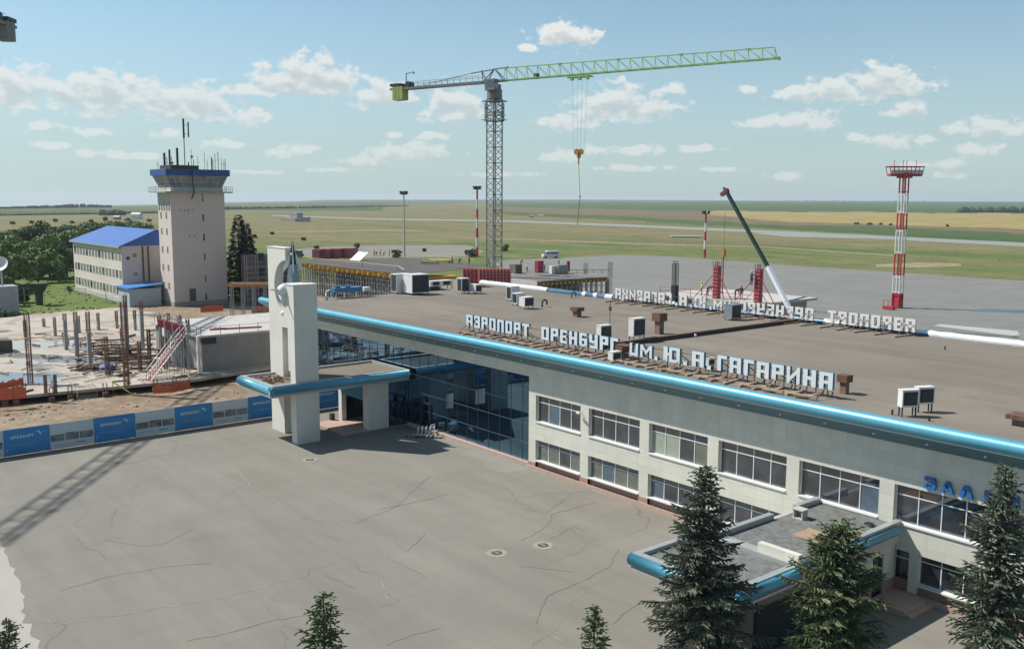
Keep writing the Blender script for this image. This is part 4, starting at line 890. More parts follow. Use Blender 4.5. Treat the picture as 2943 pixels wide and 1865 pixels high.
for i in range(5):
    o = t0 if i == 0 else copy_tree(t0)
    o['label'] = TL[i]; o.location = (p.x-.55+CR.x*.36*i, p.y-.2+CR.y*.36*i, 0.0); o.rotation_euler.z = R_(140)
o = copy_tree(t0); o['label'] = 'lone white luggage trolley left inside the shade near the glass wall'; p2 = G(1048, 1012, 0); o.location = (p2.x, min(p2.y, .0), 0); o.rotation_euler.z = 1.9
for (u, v, lab) in ((729, 1081, 'round manhole cover in a pale ring near the stele'), (1168, 1300, 'manhole cover in a pale ring, left one of the close pair'), (1277, 1282, 'manhole cover in a pale ring, right one of the close pair')):
    p = G(u, v, 0); t = empty('manhole', (p.x, p.y, 0), lab, 'manhole', 'manholes in the forecourt', local=True)
    b = MB(); b.tube((0,0,.0),(0,0,.012),.66,n=28); b.build('collar', mat('pale_mortar', (.34,.31,.26), .9, var=.2, scale=3), t)
    b = MB(); b.tube((0,0,.012),(0,0,.035),.33,n=24); b.build('cover', mat('cast_iron', (.13,.10,.075), .7, .3, var=.3, scale=8), t)
    b = MB(); b.box(-.22,.22,-.05,.05,.035,.045); b.build('rib', mat('pale_mortar', (.4,.4,.4)), t)
b = MB(); p = G(1920, 1428, 0)
# ------------------------------------------------------------------ hoarding along the site
FX = -30.3
F = empty('site_hoarding', (FX, -20, 0), 'long hoarding of alternating blue and white printed panels along the building site', 'site fence')
M_PB = mat('printed_blue', (.025,.24,.56), .4, var=.1, scale=.7); M_PW = mat('printed_pale', (.56,.64,.69), .45, var=.06, scale=.5); M_PT = mat('printed_text', (.60,.70,.76), .5)
M_PIC = mat('printed_picture', (.035,.05,.06), .5, var=.7, scale=2.2, c2=(.30,.32,.33)); M_PC = mat('printed_cyan', (.16,.42,.56), .5)
y = -39.2; i = 0; PW = 3.56
while y < 0:
    blue = i % 2 == 0
    b = MB(); b.box(FX, FX+.05, y+.01, y+PW-.01, .04, 2.28)
    pn = b.build('panel', M_PB if blue else M_PW, F)
    if blue:
        mb = MB(); tx = y+.55
        for c in 'ОРЕНБУРГ':
            g = MB(); glyph(g, c, 0, 0, .24, .24, 0, .006)
            mb.add([(FX+.052+vy, tx+vx, 1.45+vz) for vx, vy, vz in g.v], [f[::-1] for f in g.f]); tx += (GL[c][0]+.22)*.24
        # wing shaped emblem
        mb.add([(FX+.056, y+a, z) for a, z in ((2.42,1.80),(2.75,1.90),(2.92,1.62),(2.80,1.52),(2.70,1.76))], [(0,4,1),(1,4,2),(4,3,2)])
        mb.box(FX+.05, FX+.056, y+3.0, y+3.2, 1.74, 1.765)
        mb.box(FX+.05, FX+.056, y+.22, y+.25, .35, .68)
        mb.box(FX+.05, FX+.056, y+.5, y+2.5, .86, .875)
        sub(mb.build('lettering', M_PT), pn)
    else:
        mb = MB()
        for k in range(3): mb.box(FX+.05, FX+.056, y+.05+k*1.17, y+1.14+k*1.17, .72, 1.3+(k % 2)*.06)
        sub(mb.build('picture', M_PIC), pn)
        mb = MB(); mb.box(FX+.05, FX+.056, y+2.0, y+2.9, .34, .48); mb.box(FX+.05, FX+.055, y+.3, y+1.7, .38, .42); sub(mb.build('text_strip', M_PC), pn)
    b = MB(); b.bar((FX-.05, y, 0), (FX-.05, y, 2.1), .08); b.bar((FX-.05, y, 1.8), (FX-1.0, y, 0.05), .06); b.build('post', M_FLASH, F)
    y += PW; i += 1
# ------------------------------------------------------------------ building site left
SZ = .95
def P3(u, v, h=SZ): return G(u, v, h)
c0, c1, c2, c3 = G(-60, 940, SZ), G(468, 890, SZ), G(640, 790, SZ), G(-60, 752, SZ)
mb = MB(); pts = [(c0.x, c0.y), (c1.x, c1.y), (-52.2, 5.5), (-78, 13), (-128, 8), (c3.x, c3.y-6)]
mb.prism(pts, SZ-.32, SZ)
M_SLAB = bpy.data.materials.new('site_slab'); M_SLAB.use_nodes = True
_nt = M_SLAB.node_tree; _b = _nt.nodes['Principled BSDF']
_c = ramp_noise(M_SLAB, .09, [(.28,(.25,.195,.14)),(.40,(.39,.33,.255)),(.53,(.51,.46,.385)),(.62,(.34,.275,.20)),(.74,(.46,.405,.325))], 9, .72, .8, k=AL); _nt.links.new(_c, _b.inputs['Base Color'])
_w = ramp_noise(M_SLAB, .055, [(.56,(.85,.85,.85)),(.60,(.04,.04,.04))], 4, .55, .2); _nt.links.new(_w, _b.inputs['Roughness'])
sl_ = tag(mb.build('foundation_slab', M_SLAB), 'wide pale concrete foundation slab of the building site', 'concrete slab')
# shallow rain puddles on the slab
M_PUD = mat('puddle_water', (.22,.215,.20), .09, 0, var=.1, scale=.3, ior=1.6)
for poly in ([(-60,884),(20,874),(70,878),(130,874),(165,884),(120,890),(140,898),(70,906),(20,900),(-60,908)], [(70,845),(130,848),(190,849),(240,856),(200,858),(150,853),(90,851)]):
    o = sheet('puddle', [tuple(P3(u, v, SZ).xy) for u, v in poly], M_PUD, SZ+.008, .9)
# standing water is setting, built at ground level
def rebar_column(u, v, vt, conc=.0, label='', w=.42, plate=False):
    p = P3(u, v); h = 0
    lo, hi = 0, 14
    for _ in range(30):
        m_ = (lo+hi)/2; q = Vector((p.x, p.y, SZ+m_))-CAM; vv = (932.5-FPX*q.dot(CU)/q.dot(CF))/S_
        if vv > vt: lo = m_
        else: hi = m_
    h = lo
    t = empty('concrete_column' if conc > 0 else 'rebar_cage', (p.x, p.y, SZ), label, 'column', 'starter columns on the slab', local=True)
    if conc: b = MB(); b.box(-w/2, w/2, -w/2, w/2, 0, h*conc); b.build('shaft', M_CONC, t)
    b = MB()
    for a in (-1,0,1):
        for c in (-1,0,1):
            if a or c: b.bar((a*w*.42, c*w*.42, h*conc), (a*w*.42, c*w*.42, h*(1-.04*rng.random())), .05)
    z = h*conc+.2
    while z < h*.8:
        b.bar((-w*.45,-w*.45,z),(w*.45,-w*.45,z),.03); b.bar((w*.45,-w*.45,z),(w*.45,w*.45,z),.03); b.bar((w*.45,w*.45,z),(-w*.45,w*.45,z),.03); b.bar((-w*.45,w*.45,z),(-w*.45,-w*.45,z),.03); z += .32
    b.build('reinforcement', M_RUST, t)
    if plate: b = MB(); b.box(-.5, .5, -1.5, 1.5, h*.62, h*.62+.05); b.build('plank', M_PLANK, t)
COLS = [(72,902,730,0,'tall bare rebar cage carrying a plank, left of the puddle',True),(156,822,735,.8,'grey column with rebar tips, left of the row by the steel tables',False),(182,838,730,.75,'grey column second from left of the row by the steel tables',False),(212,857,730,.6,'grey column third from left of the row by the steel tables',False),(253,882,790,0,'short rebar cage above the blue tarpaulin',False),(298,908,705,0,'tall dark rebar cage nearest the slab edge in the middle',False),(300,835,690,.75,'tall pale column behind the dark rebar cage',False),(336,823,705,.8,'tall grey column standing alone right of the dark cage',False),(378,835,740,.7,'dark column behind the red stair scaffold',False),(103,768,748,.7,'small distant column stub at the back left of the slab',False),(425,860,740,.95,'thick dark grey column just left of the concrete block',False)]
for u, v, vt, cc, lab, pl in COLS: rebar_column(u, v, vt, cc, lab, .55 if u in (298,72,425) else .45, pl)
for u in (108, 131): rebar_column(u, 925, 880, 0, 'thin pair of rebar rods at the slab edge', .3)
# bending tables of reinforcement steel
for i, (u, v, l) in enumerate(((215,812,4),(235,818,4),(250,825,4.5),(262,832,4.5),(275,838,5),(285,846,5),(295,853,5),(310,858,5),(345,862,5),(262,812,3.5))):
    p = P3(u, v); t = empty('rebar_table', (p.x, p.y, SZ), 'low trestle stacked with rusty reinforcement bars on the slab', 'steel stack', 'reinforcement steel trestles', local=True); t.rotation_euler.z = R_(70)+rng.uniform(-.12,.12)
    b = MB()
    for _ in range(7): yy = rng.uniform(-.35,.35); b.bar((-l/2+rng.uniform(-.4,.4), yy, .68+rng.uniform(0,.14)), (l/2+rng.uniform(-.4,.4), yy+rng.uniform(-.1,.1), .68+rng.uniform(0,.14)), .07)
    b.build('bars', M_RUST, t)
    b = MB(); [b.bar((x, y_, 0), (x, y_*.8, .68), .07) for x in (-l*.35, l*.35) for y_ in (-.4,.4)]; b.build('trestle', M_RUST, t)
p = P3(209, 868); t = empty('timber_pile', (p.x,p.y,SZ), 'heap of brown timber offcuts in the middle of the wet slab', 'timber pile', local=True)
b = MB()
for _ in range(40):
    x, y_ = rng.uniform(-1.1,1.1), rng.uniform(-1.5,1.5); a = rng.uniform(0,3.1); l = rng.uniform(.4,1.1); z = rng.uniform(.05,.45); b.bar((x-l*math.cos(a), y_-l*math.sin(a), z), (x+l*math.cos(a), y_+l*math.sin(a), z+rng.uniform(-.05,.1)), .16, .1)
b.build('timber', mat('brown_timber', (.16,.09,.05), .9, var=.3, scale=3), t)
p = P3(253, 870); b = MB(); b.sphere((p.x, p.y, SZ+.35), 1.0, 12, 7, .5); tag(b.build('tarpaulin', mat('blue_tarpaulin', (.08,.14,.32), .6, var=.3, scale=2, bump=.6)), 'crumpled blue tarpaulin heap under the short rebar cage', 'tarpaulin')
p = P3(5, 826); b = MB(); b.box(p.x-1.5, p.x+1.5, p.y-5.5, p.y+1.0, SZ, SZ+1.6); tag(b.build('leaning_formwork', mat('brown_panel', (.13,.10,.085), .8, var=.15)), 'dark brown formwork panel leaning at the left edge of the slab', 'formwork')
# orange plastic mesh barriers
M_OR = mat('orange_mesh', (.72,.14,.05), .6, var=.15, scale=3)
def mesh_fence(pts, h, label, z=SZ):
    t = empty('safety_barrier', (pts[0][0], pts[0][1], z), label, 'safety fence', 'orange safety fences')
    b = MB(); prev = None; n = 8; q = []
    for (xa, ya), (xb_, yb_) in zip(pts, pts[1:]):
        for i in range(n): s = i/n; q.append((xa+(xb_-xa)*s, ya+(yb_-ya)*s))
    q.append(pts[-1])
    tops = [h*rng.uniform(.72, 1.02) for _ in q]
    for (a, c), ta, tb in zip(zip(q, q[1:]), tops, tops[1:]):
        b.quad((a[0],a[1],z+.05),(c[0],c[1],z+.05),(c[0],c[1],z+tb),(a[0],a[1],z+ta)); b.quad((a[0]+.03,a[1]+.03,z+.05),(a[0]+.03,a[1]+.03,z+ta),(c[0]+.03,c[1]+.03,z+tb),(c[0]+.03,c[1]+.03,z+.05))
    b.build('mesh', M_OR, t)
    b = MB(); [b.bar((x,y_,z),(x,y_,z+h*1.1),.05) for x, y_ in pts]; b.build('post', M_RUST, t)
xy = lambda u, v, h=SZ: tuple(G(u, v, h).xy)
mesh_fence([xy(362,926,.2), xy(405,924,.2), xy(447,915,.2)], 1.15, 'bright orange safety fence at the slab edge near the concrete block', .2)
mesh_fence([xy(-20,942), xy(30,940), xy(62,936)], 1.5, 'faded orange safety fence at the near left corner of the slab')
mesh_fence([xy(-20,925), xy(10,915), xy(55,905)], .9, 'second pale orange safety net behind the near left fence')
mesh_fence([xy(472,735,0), xy(524,731,0)], 1.3, 'orange barrier in front of the control tower, left one', 0)
mesh_fence([xy(592,737,0), xy(640,733,0), xy(664,732,0)], 1.5, 'orange barrier at the foot of the control tower, right one', 0)
mesh_fence([xy(530,850), xy(556,846)], 2.6, 'pale orange net hanging beside the concrete block')
# concrete block: first storey of the new wing
B_ = empty('concrete_block', (-54, -2, 0), 'raw grey concrete ground floor block with white flat roof beside the slab', 'unfinished building')
b = MB(); b.box(-60, -53.3, -6.2, 5.0, .1, 5.0); b.build('wall', mat('raw_concrete', (.30,.285,.265), .92, var=.16, scale=.45, stretch=(1,1,.5)), B_)
b = MB(); b.box(-70, -53.25, -6.5, 14.0, 5.0, 5.25); b.build('slab', M_CONCL, B_)
b = MB(); b.box(-53.3, -53.26, -6.2, -4.4, 4.2, 5.0); b.build('black_sheet', M_DARKM, B_)
b = MB(); b.box(-53.55, -53.1, -6.75, -6.5, .1, 5.3); b.build('corner_board', M_WHITE, B_)
b = MB(); [b.bar((-69+2.9*i, -6.3, 5.25), (-69+2.9*i, -6.3, 6.3), .05) for i in range(6)]; [b.bar((-53.4, -6.2+2.4*i, 5.25), (-53.4, -6.2+2.4*i, 6.3), .05) for i in range(6)]; b.bar((-69,-6.3,6.2),(-53.4,-6.3,6.2),.04); b.bar((-53.4,-6.3,6.2),(-53.4,6,6.2),.04); b.build('edge_rail', M_RUST, B_)
for i in range(4): b = MB(); b.box(-69.6+3.2*i, -69.1+3.2*i, -6.0, -5.5, .5, 5.0); b.build('column', M_CONC, B_)
b = MB(); b.bar((-57.5, -3.5, 5.33), (-56, 2.6, 5.33), .5, .16); b.bar((-58,-2.8,5.33),(-57,-1.6,5.33), .8, .16); b.build('red_beam', mat('red_formwork', (.30,.025,.04), .6, var=.2, scale=2), B_)
b = MB(); [b.box(x, x+.35, y_, y_+.35, 5.25, 6.9) for x, y_ in ((-66,12),(-62,12.5),(-58,11),(-55,7))]; b.build('column', M_CONCL, B_)
# stair scaffold tower, red and white
SR = mat('red_stair', (.42,.035,.05), .6, var=.2, scale=3)
a0 = G(345, 893, SZ); t = empty('stair_scaffold', (a0.x, a0.y, SZ), 'red and white scaffold stair climbing to the raw concrete deck', 'scaffold stair')
e0 = at(345, 893, depth(a0)); e1 = at(430, 780, depth(a0)+4)
b = MB()
for o in (Vector((0,0,0)), Vector((1.3,0,.0))):
    for k in (0, .55, 1.1): b.bar(e0+o+Vector((0,0,k)), e1+o+Vector((0,0,k)), .12 if k == 0 else .05)
b.build('stringer', M_WHITE, t)
b = MB(); n = 16
for i in range(n+1): q = e0.lerp(e1, i/n); b.bar(q, q+Vector((1.3,0,0)), .25, .05); b.bar(q+Vector((1.3,0,0)), q+Vector((1.3,0,1.1)), .05); b.bar(q, q+Vector((0,0,1.1)), .05)
b.build('tread', SR, t)
b = MB(); f0 = at(375, 758, depth(a0)+4)
b.bar(f0, e1+Vector((0,0,.3)), .9, .8); b.build('red_walkway', SR, t)
b = MB()
for i in range(4):
    for j in range(2):
        q = f0.lerp(e1, i/3)+Vector((j*1.6,0,0)); b.bar((q.x,q.y,SZ), (q.x,q.y,q.z+1.2), .09)
        if i: q2 = f0.lerp(e1, (i-1)/3)+Vector((j*1.6,0,0)); b.bar((q.x,q.y,SZ+.3),(q2.x,q2.y,q2.z),.05); b.bar((q.x,q.y,q.z+1.1),(q2.x,q2.y,q2.z+1.1),.05); b.bar((q.x,q.y,SZ+2.4),(q2.x,q2.y,SZ+2.4),.05)
b.build('post', M_FLASH, t)
# wooden steps and yellow rail down from the slab edge
p = G(204, 935, .0); t = empty('wooden_steps', (p.x, p.y, 0), 'wooden steps leaning on the slab edge', 'steps', local=True); t.rotation_euler.z = .1
b = MB(); n = 7
for i in range(n): b.box(-.0-i*.32, .34-i*.32, -1.0, 1.0, 1.0*i/n*.0+.08*i, .06+.08*i)
b.build('tread', mat('new_timber', (.50,.41,.29), .85, var=.15, scale=3), t)
for s in (-1.05, 1.05): b = MB(); b.bar((.3,s,.05),(-2.1,s,.95),.08,.2); b.bar((.3,s,0),(.3,s,.95),.06); b.bar((.3,s,.9),(-2.1,s,1.8),.06); b.build('rail', MATS['new_timber'], t)
p = G(303, 930, .0); b = MB(); b.bar((p.x, p.y+.5, .02), (p.x-1.2, p.y-1.3, 1.5), .14, .1); b.bar((p.x-1.2, p.y-1.3, .5), (p.x-1.2, p.y-1.3, 1.6), .08); tag(b.build('prop', mat('yellow_paint', (.66,.55,.12), .6, var=.1)), 'yellow raking prop against the slab edge', 'prop')
# starter stubs and rubble in the trench before the slab
b = MB()
for _ in range(90):
    u = rng.uniform(-20, 620); v = lerp_pts([(0,955),(470,905),(640,890)], u)+rng.uniform(0, 40); q = G(u, v, 0); r = rng.choice((.07,.1,.14,.2,.34))*rng.uniform(.7,1.2)
    b.sphere((q.x+rng.uniform(-.3,.3), q.y, 0), r, 6, 4, .5)
tag(b.build('rubble', mat('rubble', (.38,.29,.21), .95, var=.25, scale=1.5)), 'loose rubble along the site edge', 'rubble', kind='stuff')
for i, u in enumerate((12, 38, 122, 166, 248, 366, 412)):
    q = G(u, lerp_pts([(0,950),(470,906)], u)+6, 0); b = MB(); b.box(q.x-.28, q.x+.28, q.y-.28, q.y+.28, 0, .5); [b.bar((q.x+a, q.y+c, .5), (q.x+a, q.y+c, 1.5), .05) for a in (-.18,.18) for c in (-.18,.18)]
    tag(b.build('pile_cap', M_RUST), 'rusty pile head with rebar ends in the trench before the slab', 'pile head', 'pile heads in the trench')
person(P3(151, 806), 'stand', 'dark', 'green', 'worker in dark clothes standing alone on the slab', 'white', 1.)
person(P3(262, 884), 'bend', 'navy', 'navy', 'worker in blue bending over by the short rebar cage', 'white', 2.)
person(P3(308, 845), 'bend', 'dark', 'navy', 'worker in dark jacket bending at the steel trestles', 'white', -1.)
person(P3(285, 800), 'walk', 'orange', 'dark', 'worker in orange vest walking at the back of the slab', 'orange', .5)

# scattered site litter: offcuts, bars, blocks; too many and too mixed to count
lit = {k: MB() for k in ('w', 'r', 'g')}
for _ in range(240):
    u = rng.uniform(-20, 470) if _ < 90 else rng.gauss(290, 60); v = rng.uniform(lerp_pts([(0,790),(470,765)], u), lerp_pts([(0,930),(470,888)], u)) if _ < 90 else min(rng.gauss(835, 25), lerp_pts([(0,925),(470,884)], u)); q = G(u, v, SZ)
    k = rng.choice('wwrrg'); a = rng.uniform(0, 3.14); l = rng.uniform(.15, 1.3)*(1.6 if k == 'r' else 1); z = SZ+.06+rng.uniform(0,.12)
    lit[k].bar((q.x-l*math.cos(a), q.y-l*math.sin(a), z), (q.x+l*math.cos(a), q.y+l*math.sin(a), z+rng.uniform(-.03,.1)), rng.uniform(.05,.3) if k != 'r' else .07, rng.uniform(.05,.25) if k != 'r' else .07)
for k, m_ in (('w', MATS['brown_timber']), ('r', M_RUST), ('g', M_CONC)): tag(lit[k].build('site_litter', m_), 'scattered building litter over the slab', 'litter', kind='stuff')
# more starter cages at the back of the slab and along its edge
for i, (u, v, vt, cc) in enumerate(((60,800,752,.4),(130,790,745,.5),(186,783,742,.5),(232,776,735,.5),(275,772,730,.4),(318,776,728,.55),(398,800,735,.6),(408,846,760,.7),(445,862,748,.85),(352,850,772,0),(330,872,800,0),(390,868,790,0))):
    rebar_column(u, v, vt, cc, 'slender starter column among the crowd at the back of the slab' if i < 7 else 'starter column in the cluster by the red stair', .4)
def prop_row(u, v, n, label):
    p = P3(u, v); t = empty('trestle_table', (p.x,p.y,SZ), label, 'formwork table', 'formwork tables on the slab', local=True); t.rotation_euler.z = rng.uniform(1.0, 1.4)
    b = MB(); b.box(-1.5, 1.5, -.7, .7, .8, .9); b.build('table_top', MATS['brown_timber'], t)
    for x in (-1.3, 1.3):
        for y_ in (-.6, .6): b = MB(); b.bar((x,y_,0),(x,y_,.8),.09); b.build('leg', M_RUST, t)
for a in ((352,836,1,'brown formwork table right of the pale column'),(372,852,1,'brown formwork table beneath the red stair'),(322,866,1,'brown formwork table nearest the dark rebar cage'),(186,810,1,'brown formwork table left of the steel trestles')): prop_row(*a)
# ------------------------------------------------------------------ control tower
M_TW = mat('tower_render', (.68,.585,.52), .85, var=.06, scale=.12)
M_TWL = mat('tower_pale_render', (.70,.635,.555), .85, var=.06, scale=.15)
M_CAB = mat('cab_blue', (.02,.075,.27), .5, var=.12, scale=.8)
M_ROOFB = mat('blue_roof_sheet', (.035,.13,.42), .45, .1, var=.06, scale=.5)
TX0, TX1, TY0, TY1 = -138.0, -130.8, 18.55, 29.5
W = empty('control_tower', (-134.4, 24, 0), 'tall beige control tower with blue topped glass cab and many aerials', 'control tower')
b = MB(); b.box(TX0, TX1, TY0, TY1, 0, 22.4); b.build('shaft', M_TW, W)
b = MB(); b.box(TX0-.1, TX1+.1, TY0-.1, TY1+.1, 0, .9); b.build('plinth', M_CONC, W)
def zof(v, x, y):
    lo, hi = -5, 80
    for _ in range(40):
        q = (lo+hi)/2; d = Vector((x, y, q))-CAM
        if (932.5-FPX*d.dot(CU)/d.dot(CF))/S_ > v: lo = q
        else: hi = q
    return lo
def wnd(parent, x0, x1, y0, y1, z0, z1, m=None):
    """window set into a far facade: pale frame, dark pane and sill"""
    f = MB(); d = .06
    if abs(x1-x0) < abs(y1-y0): f.box(x0, x1, y0, y1, z0, z1); fo = f.build('window', M_WFRAME, parent); g = MB(); g.box(x1, x1+.02, y0+.08, y1-.08, z0+.08, z1-.08)
    else: f.box(x0, x1, y0, y1, z0, z1); fo = f.build('window', M_WFRAME, parent); g = MB(); g.box(x0+.08, x1-.08, y0-.02, y0, z0+.08, z1-.08)
    sub(g.build('pane', m or M_GLASS, None), fo); return fo
# column of narrow windows on the long face, seen under each other
for v in (465, 512, 558, 604, 655, 697):
    zc = zof(v, TX1, 24.9)
    wnd(W, TX1, TX1+.05, 24.65, 25.25, zc-.8, zc+.8)
for yy, v in ((20.4,495),(21.3,495),(22.0,495),(22.9,494),(23.0,556),(22.0,555)):
    zc = zof(v, TX1, yy); wnd(W, TX1, TX1+.05, yy-.18, yy+.18, zc-.3, zc+.3)
b = MB(); b.box(TX1, TX1+.06, 21.6, 22.9, .9, 3.4); b.build('door', mat('brown_door', (.16,.10,.08), .7), W)
for zc in (4, 7.6, 11.2, 14.8, 18.0):
    for xx in (-136.3, -133.4): wnd(W, xx-.4, xx+.4, TY0-.05, TY0, zc-.7, zc+.7, M_CURT)
b = MB()
for xx in (-137.2, -135.8, -134.4, -133.0, -131.6): b.box(xx-.35, xx+.35, TY0-.04, TY0, 18.9, 22.0)
b.build('tall_window', M_BLIND, W)
b = MB(); b.box(TX0-1.3, TX1+1.2, TY0-1.3, TY1+1.3, 22.4, 22.65); b.build('gallery', M_CONC, W)
b = MB()
gx0, gx1, gy0, gy1 = TX0-1.25, TX1+1.15, TY0-1.25, TY1+1.25
for zz in (23.1, 23.6): b.bar((gx0,gy0,zz),(gx1,gy0,zz),.06); b.bar((gx1,gy0,zz),(gx1,gy1,zz),.06); b.bar((gx1,gy1,zz),(gx0,gy1,zz),.06); b.bar((gx0,gy1,zz),(gx0,gy0,zz),.06)
for i in range(11):
    s = i/10
    for q in ((gx0+(gx1-gx0)*s, gy0),(gx0+(gx1-gx0)*s, gy1),(gx1, gy0+(gy1-gy0)*s),(gx0, gy0+(gy1-gy0)*s)): b.bar((*q,22.65),(*q,23.6),.06)
b.build('railing', M_FLASH, W)
b = MB(); b.box(TX0+.2, TX1-.2, TY0+.2, TY1-.2, 22.65, 23.4); b.build('cab_base', M_TWL, W)
# glass cab leaning outwards
b = MB(); i0 = (TX0+.4, TX1-.4, TY0+.4, TY1-.4); i1 = (TX0-.5, TX1+.4, TY0-.6, TY1+.6)
A = [(i0[0],i0[2]),(i0[1],i0[2]),(i0[1],i0[3]),(i0[0],i0[3])]; Bt = [(i1[0],i1[2]),(i1[1],i1[2]),(i1[1],i1[3]),(i1[0],i1[3])]
b.add([(x,y,23.4) for x,y in A]+[(x,y,25.75) for x,y in Bt], [(i,(i+1)%4,4+(i+1)%4,4+i) for i in range(4)])
cg = b.build('cab_glass', mat('cab_glass', (.20,.25,.27), .08, 0, var=.5, scale=.6, ior=1.7), W)
b = MB()
for i in range(4):
    (ax,ay),(cx,cy_) = A[i], A[(i+1)%4]; (bx,by),(dx,dy) = Bt[i], Bt[(i+1)%4]
    n = 6 if i % 2 == 0 else 9
    for k in range(n+1): s = k/n; b.bar((ax+(cx-ax)*s, ay+(cy_-ay)*s, 23.4), (bx+(dx-bx)*s, by+(dy-by)*s, 25.75), .13)
    b.bar((ax*.5+bx*.5,ay*.5+by*.5,24.5),(cx*.5+dx*.5,cy_*.5+dy*.5,24.5),.07)
sub(b.build('mullion', M_FLASH), cg)
b = MB(); b.box(TX0-.9, TX1+.8, TY0-1.0, TY1+1.0, 25.75, 26.95); b.build('cab_fascia', M_CAB, W)
b = MB(); b.box(TX0-.7, TX1+.6, TY0-.8, TY1+.8, 26.95, 27.0); b.build('cab_roof', M_CONC, W)
b = MB(); b.box(TX0+1.5, TX1+.3, TY0+.2, TY0+5.8, 27.0, 27.75); b.build('plant_box', M_DARKM, W)
for u, v, wd in ((431,280,.16),(437,280,.07)): pass
mx, my = -134.0, 22.9
b = MB(); b.tube((mx,my,27.75),(mx,my,33.2),.09,n=8); b.bar((mx,my,33.2),(mx,my,37.0),.3); b.bar((mx,my+.95,33.4),(mx,my+.95,36.4),.22); b.bar((mx,my,34.0),(mx,my+.95,34.0),.06); b.bar((mx,my,35.8),(mx,my+.95,35.8),.06); b.build('aerial_mast', MATS['dark_metal'], W)
def aer(x, u, v, wd, ball=0):
    yy = None
    r = ray(u, v); s = (x-CX)/r.x; q = CAM+r*s
    b = MB(); b.bar((x, q.y, 27.0), (x, q.y, q.z), wd)
    if ball: b.sphere((x, q.y+.1, q.z-1.0-ball), .28, 8, 6)
    b.bar((x, q.y-.25, 27.0+(q.z-27)*.55), (x, q.y+.25, 27.0+(q.z-27)*.55), .05)
    b.build('aerial', M_DARKM, W)
for a in ((-136,386,360,.35),(-137,398,352,.3),(-135,416,348,.35),(-135,392,370,.1),(-136,403,368,.1,.3),(-134,449,352,.07,.4),(-134,455,375,.09),(-133,465,368,.06),(-133,480,358,.06),(-132,497,370,.16),(-132,505,362,.08),(-132,512,358,.1),(-133,520,372,.07),(-132,526,378,.07),(-131,529,374,.09),(-132,487,376,.06),(-137,371,380,.07),(-134,443,382,.2),(-132,500,375,.1)): aer(*a)
b = MB(); b.path([(-129.7,22.7,27.0),(-129.6,22.7,24.6),(-129.4,22.8,22.4),(-129.9,22.4,21.2)], .14, 6); b.build('cable_duct', M_DARKM, W)
# ------------------------------------------------------------------ office block with blue roof
O = empty('office_building', (-160, 18, 0), 'three storey beige office block with a blue metal roof beside the tower', 'office building')
OX0, OX1, OY0, OY1 = -178., -143.0, 12.5, 26.5
b = MB(); b.box(OX0, OX1, OY0, OY1, 0, 11.7)
b.build('wall', M_TWL, O)
b = MB(); b.box(OX1, OX1+.05, OY0+.0, OY1, .0, 11.6); b.build('gable_wall', M_TW, O)
e = .6; ry = 19.5
b = MB(); b.add([(OX0-e,OY0-e,11.6),(OX1+e,OY0-e,11.6),(OX1+e,ry,14.9),(OX0+3.,ry,14.9)], [(0,1,2,3)]); b.add([(OX0-e,OY1+e,11.6),(OX1+e,OY1+e,11.6),(OX1+e,ry,14.9),(OX0+3.,ry,14.9)], [(1,0,3,2)])
b.add([(OX0-e,OY0-e,11.6),(OX0-e,OY1+e,11.6),(OX0+3.,ry,14.9)], [(0,2,1)])
b.add([(OX1+.08,OY0-e,11.62),(OX1+.08,OY1+e,11.62),(OX1+.08,ry,14.86)], [(0,1,2)])
b.build('roof', M_ROOFB, O)
b = MB(); b.box(OX0-e, OX1+e, OY0-e-.06, OY0-e, 11.25, 11.6); b.build('gutter', M_FLASH, O)
M_PALEG = glass_mat('pale_glass', (.26,.27,.25), .15, 1.5, .25, .6)
for z0 in (1.6, 5.0, 8.6):
    for i in range(15):
        x = OX0+1.0+i*2.3; wnd(O, x, x+1.5, OY0-.05, OY0, z0, z0+1.75, M_PALEG if (i*7+int(z0)) % 4 else M_GLASS)
for z0 in (5.4, 9.2): wnd(O, OX1+.05, OX1+.1, 14.6, 15.6, z0, z0+1.0)
wnd(O, OX1+.05, OX1+.1, 13.3, 14.2, 8.8, 9.6)
b = MB(); [b.box(OX1+.05, OX1+.3, y, y+.25, .3, 11.5) for y in (16.6, 17.7)]; b.build('chimney_pipe', M_RUST, O)
b = MB(); b.box(OX0-.05, OX1, OY0-.08, OY0, 0, .9); b.build('plinth', M_CONCL, O)
S = empty('annex_shed', (-138, 14.5, 0), 'low white annex with a bright blue roof at the foot of the tower', 'shed')
b = MB(); b.box(-142.5, -135.6, 11.4, 17.6, 0, 3.5); b.build('wall', mat('pale_blue_wall', (.45,.52,.55), .8, var=.08), S)
b = MB(); b.add([(-142.9,11.0,3.5),(-135.2,11.0,3.5),(-135.2,18,4.2),(-142.9,18,4.2),(-142.9,11,3.7),(-135.2,11,3.7),(-135.2,18,4.4),(-142.9,18,4.4)], [(0,3,2,1),(4,5,6,7),(0,1,5,4),(1,2,6,5),(2,3,7,6),(3,0,4,7)]); b.build('roof', mat('bright_blue_roof', (.04,.22,.55), .5), S)
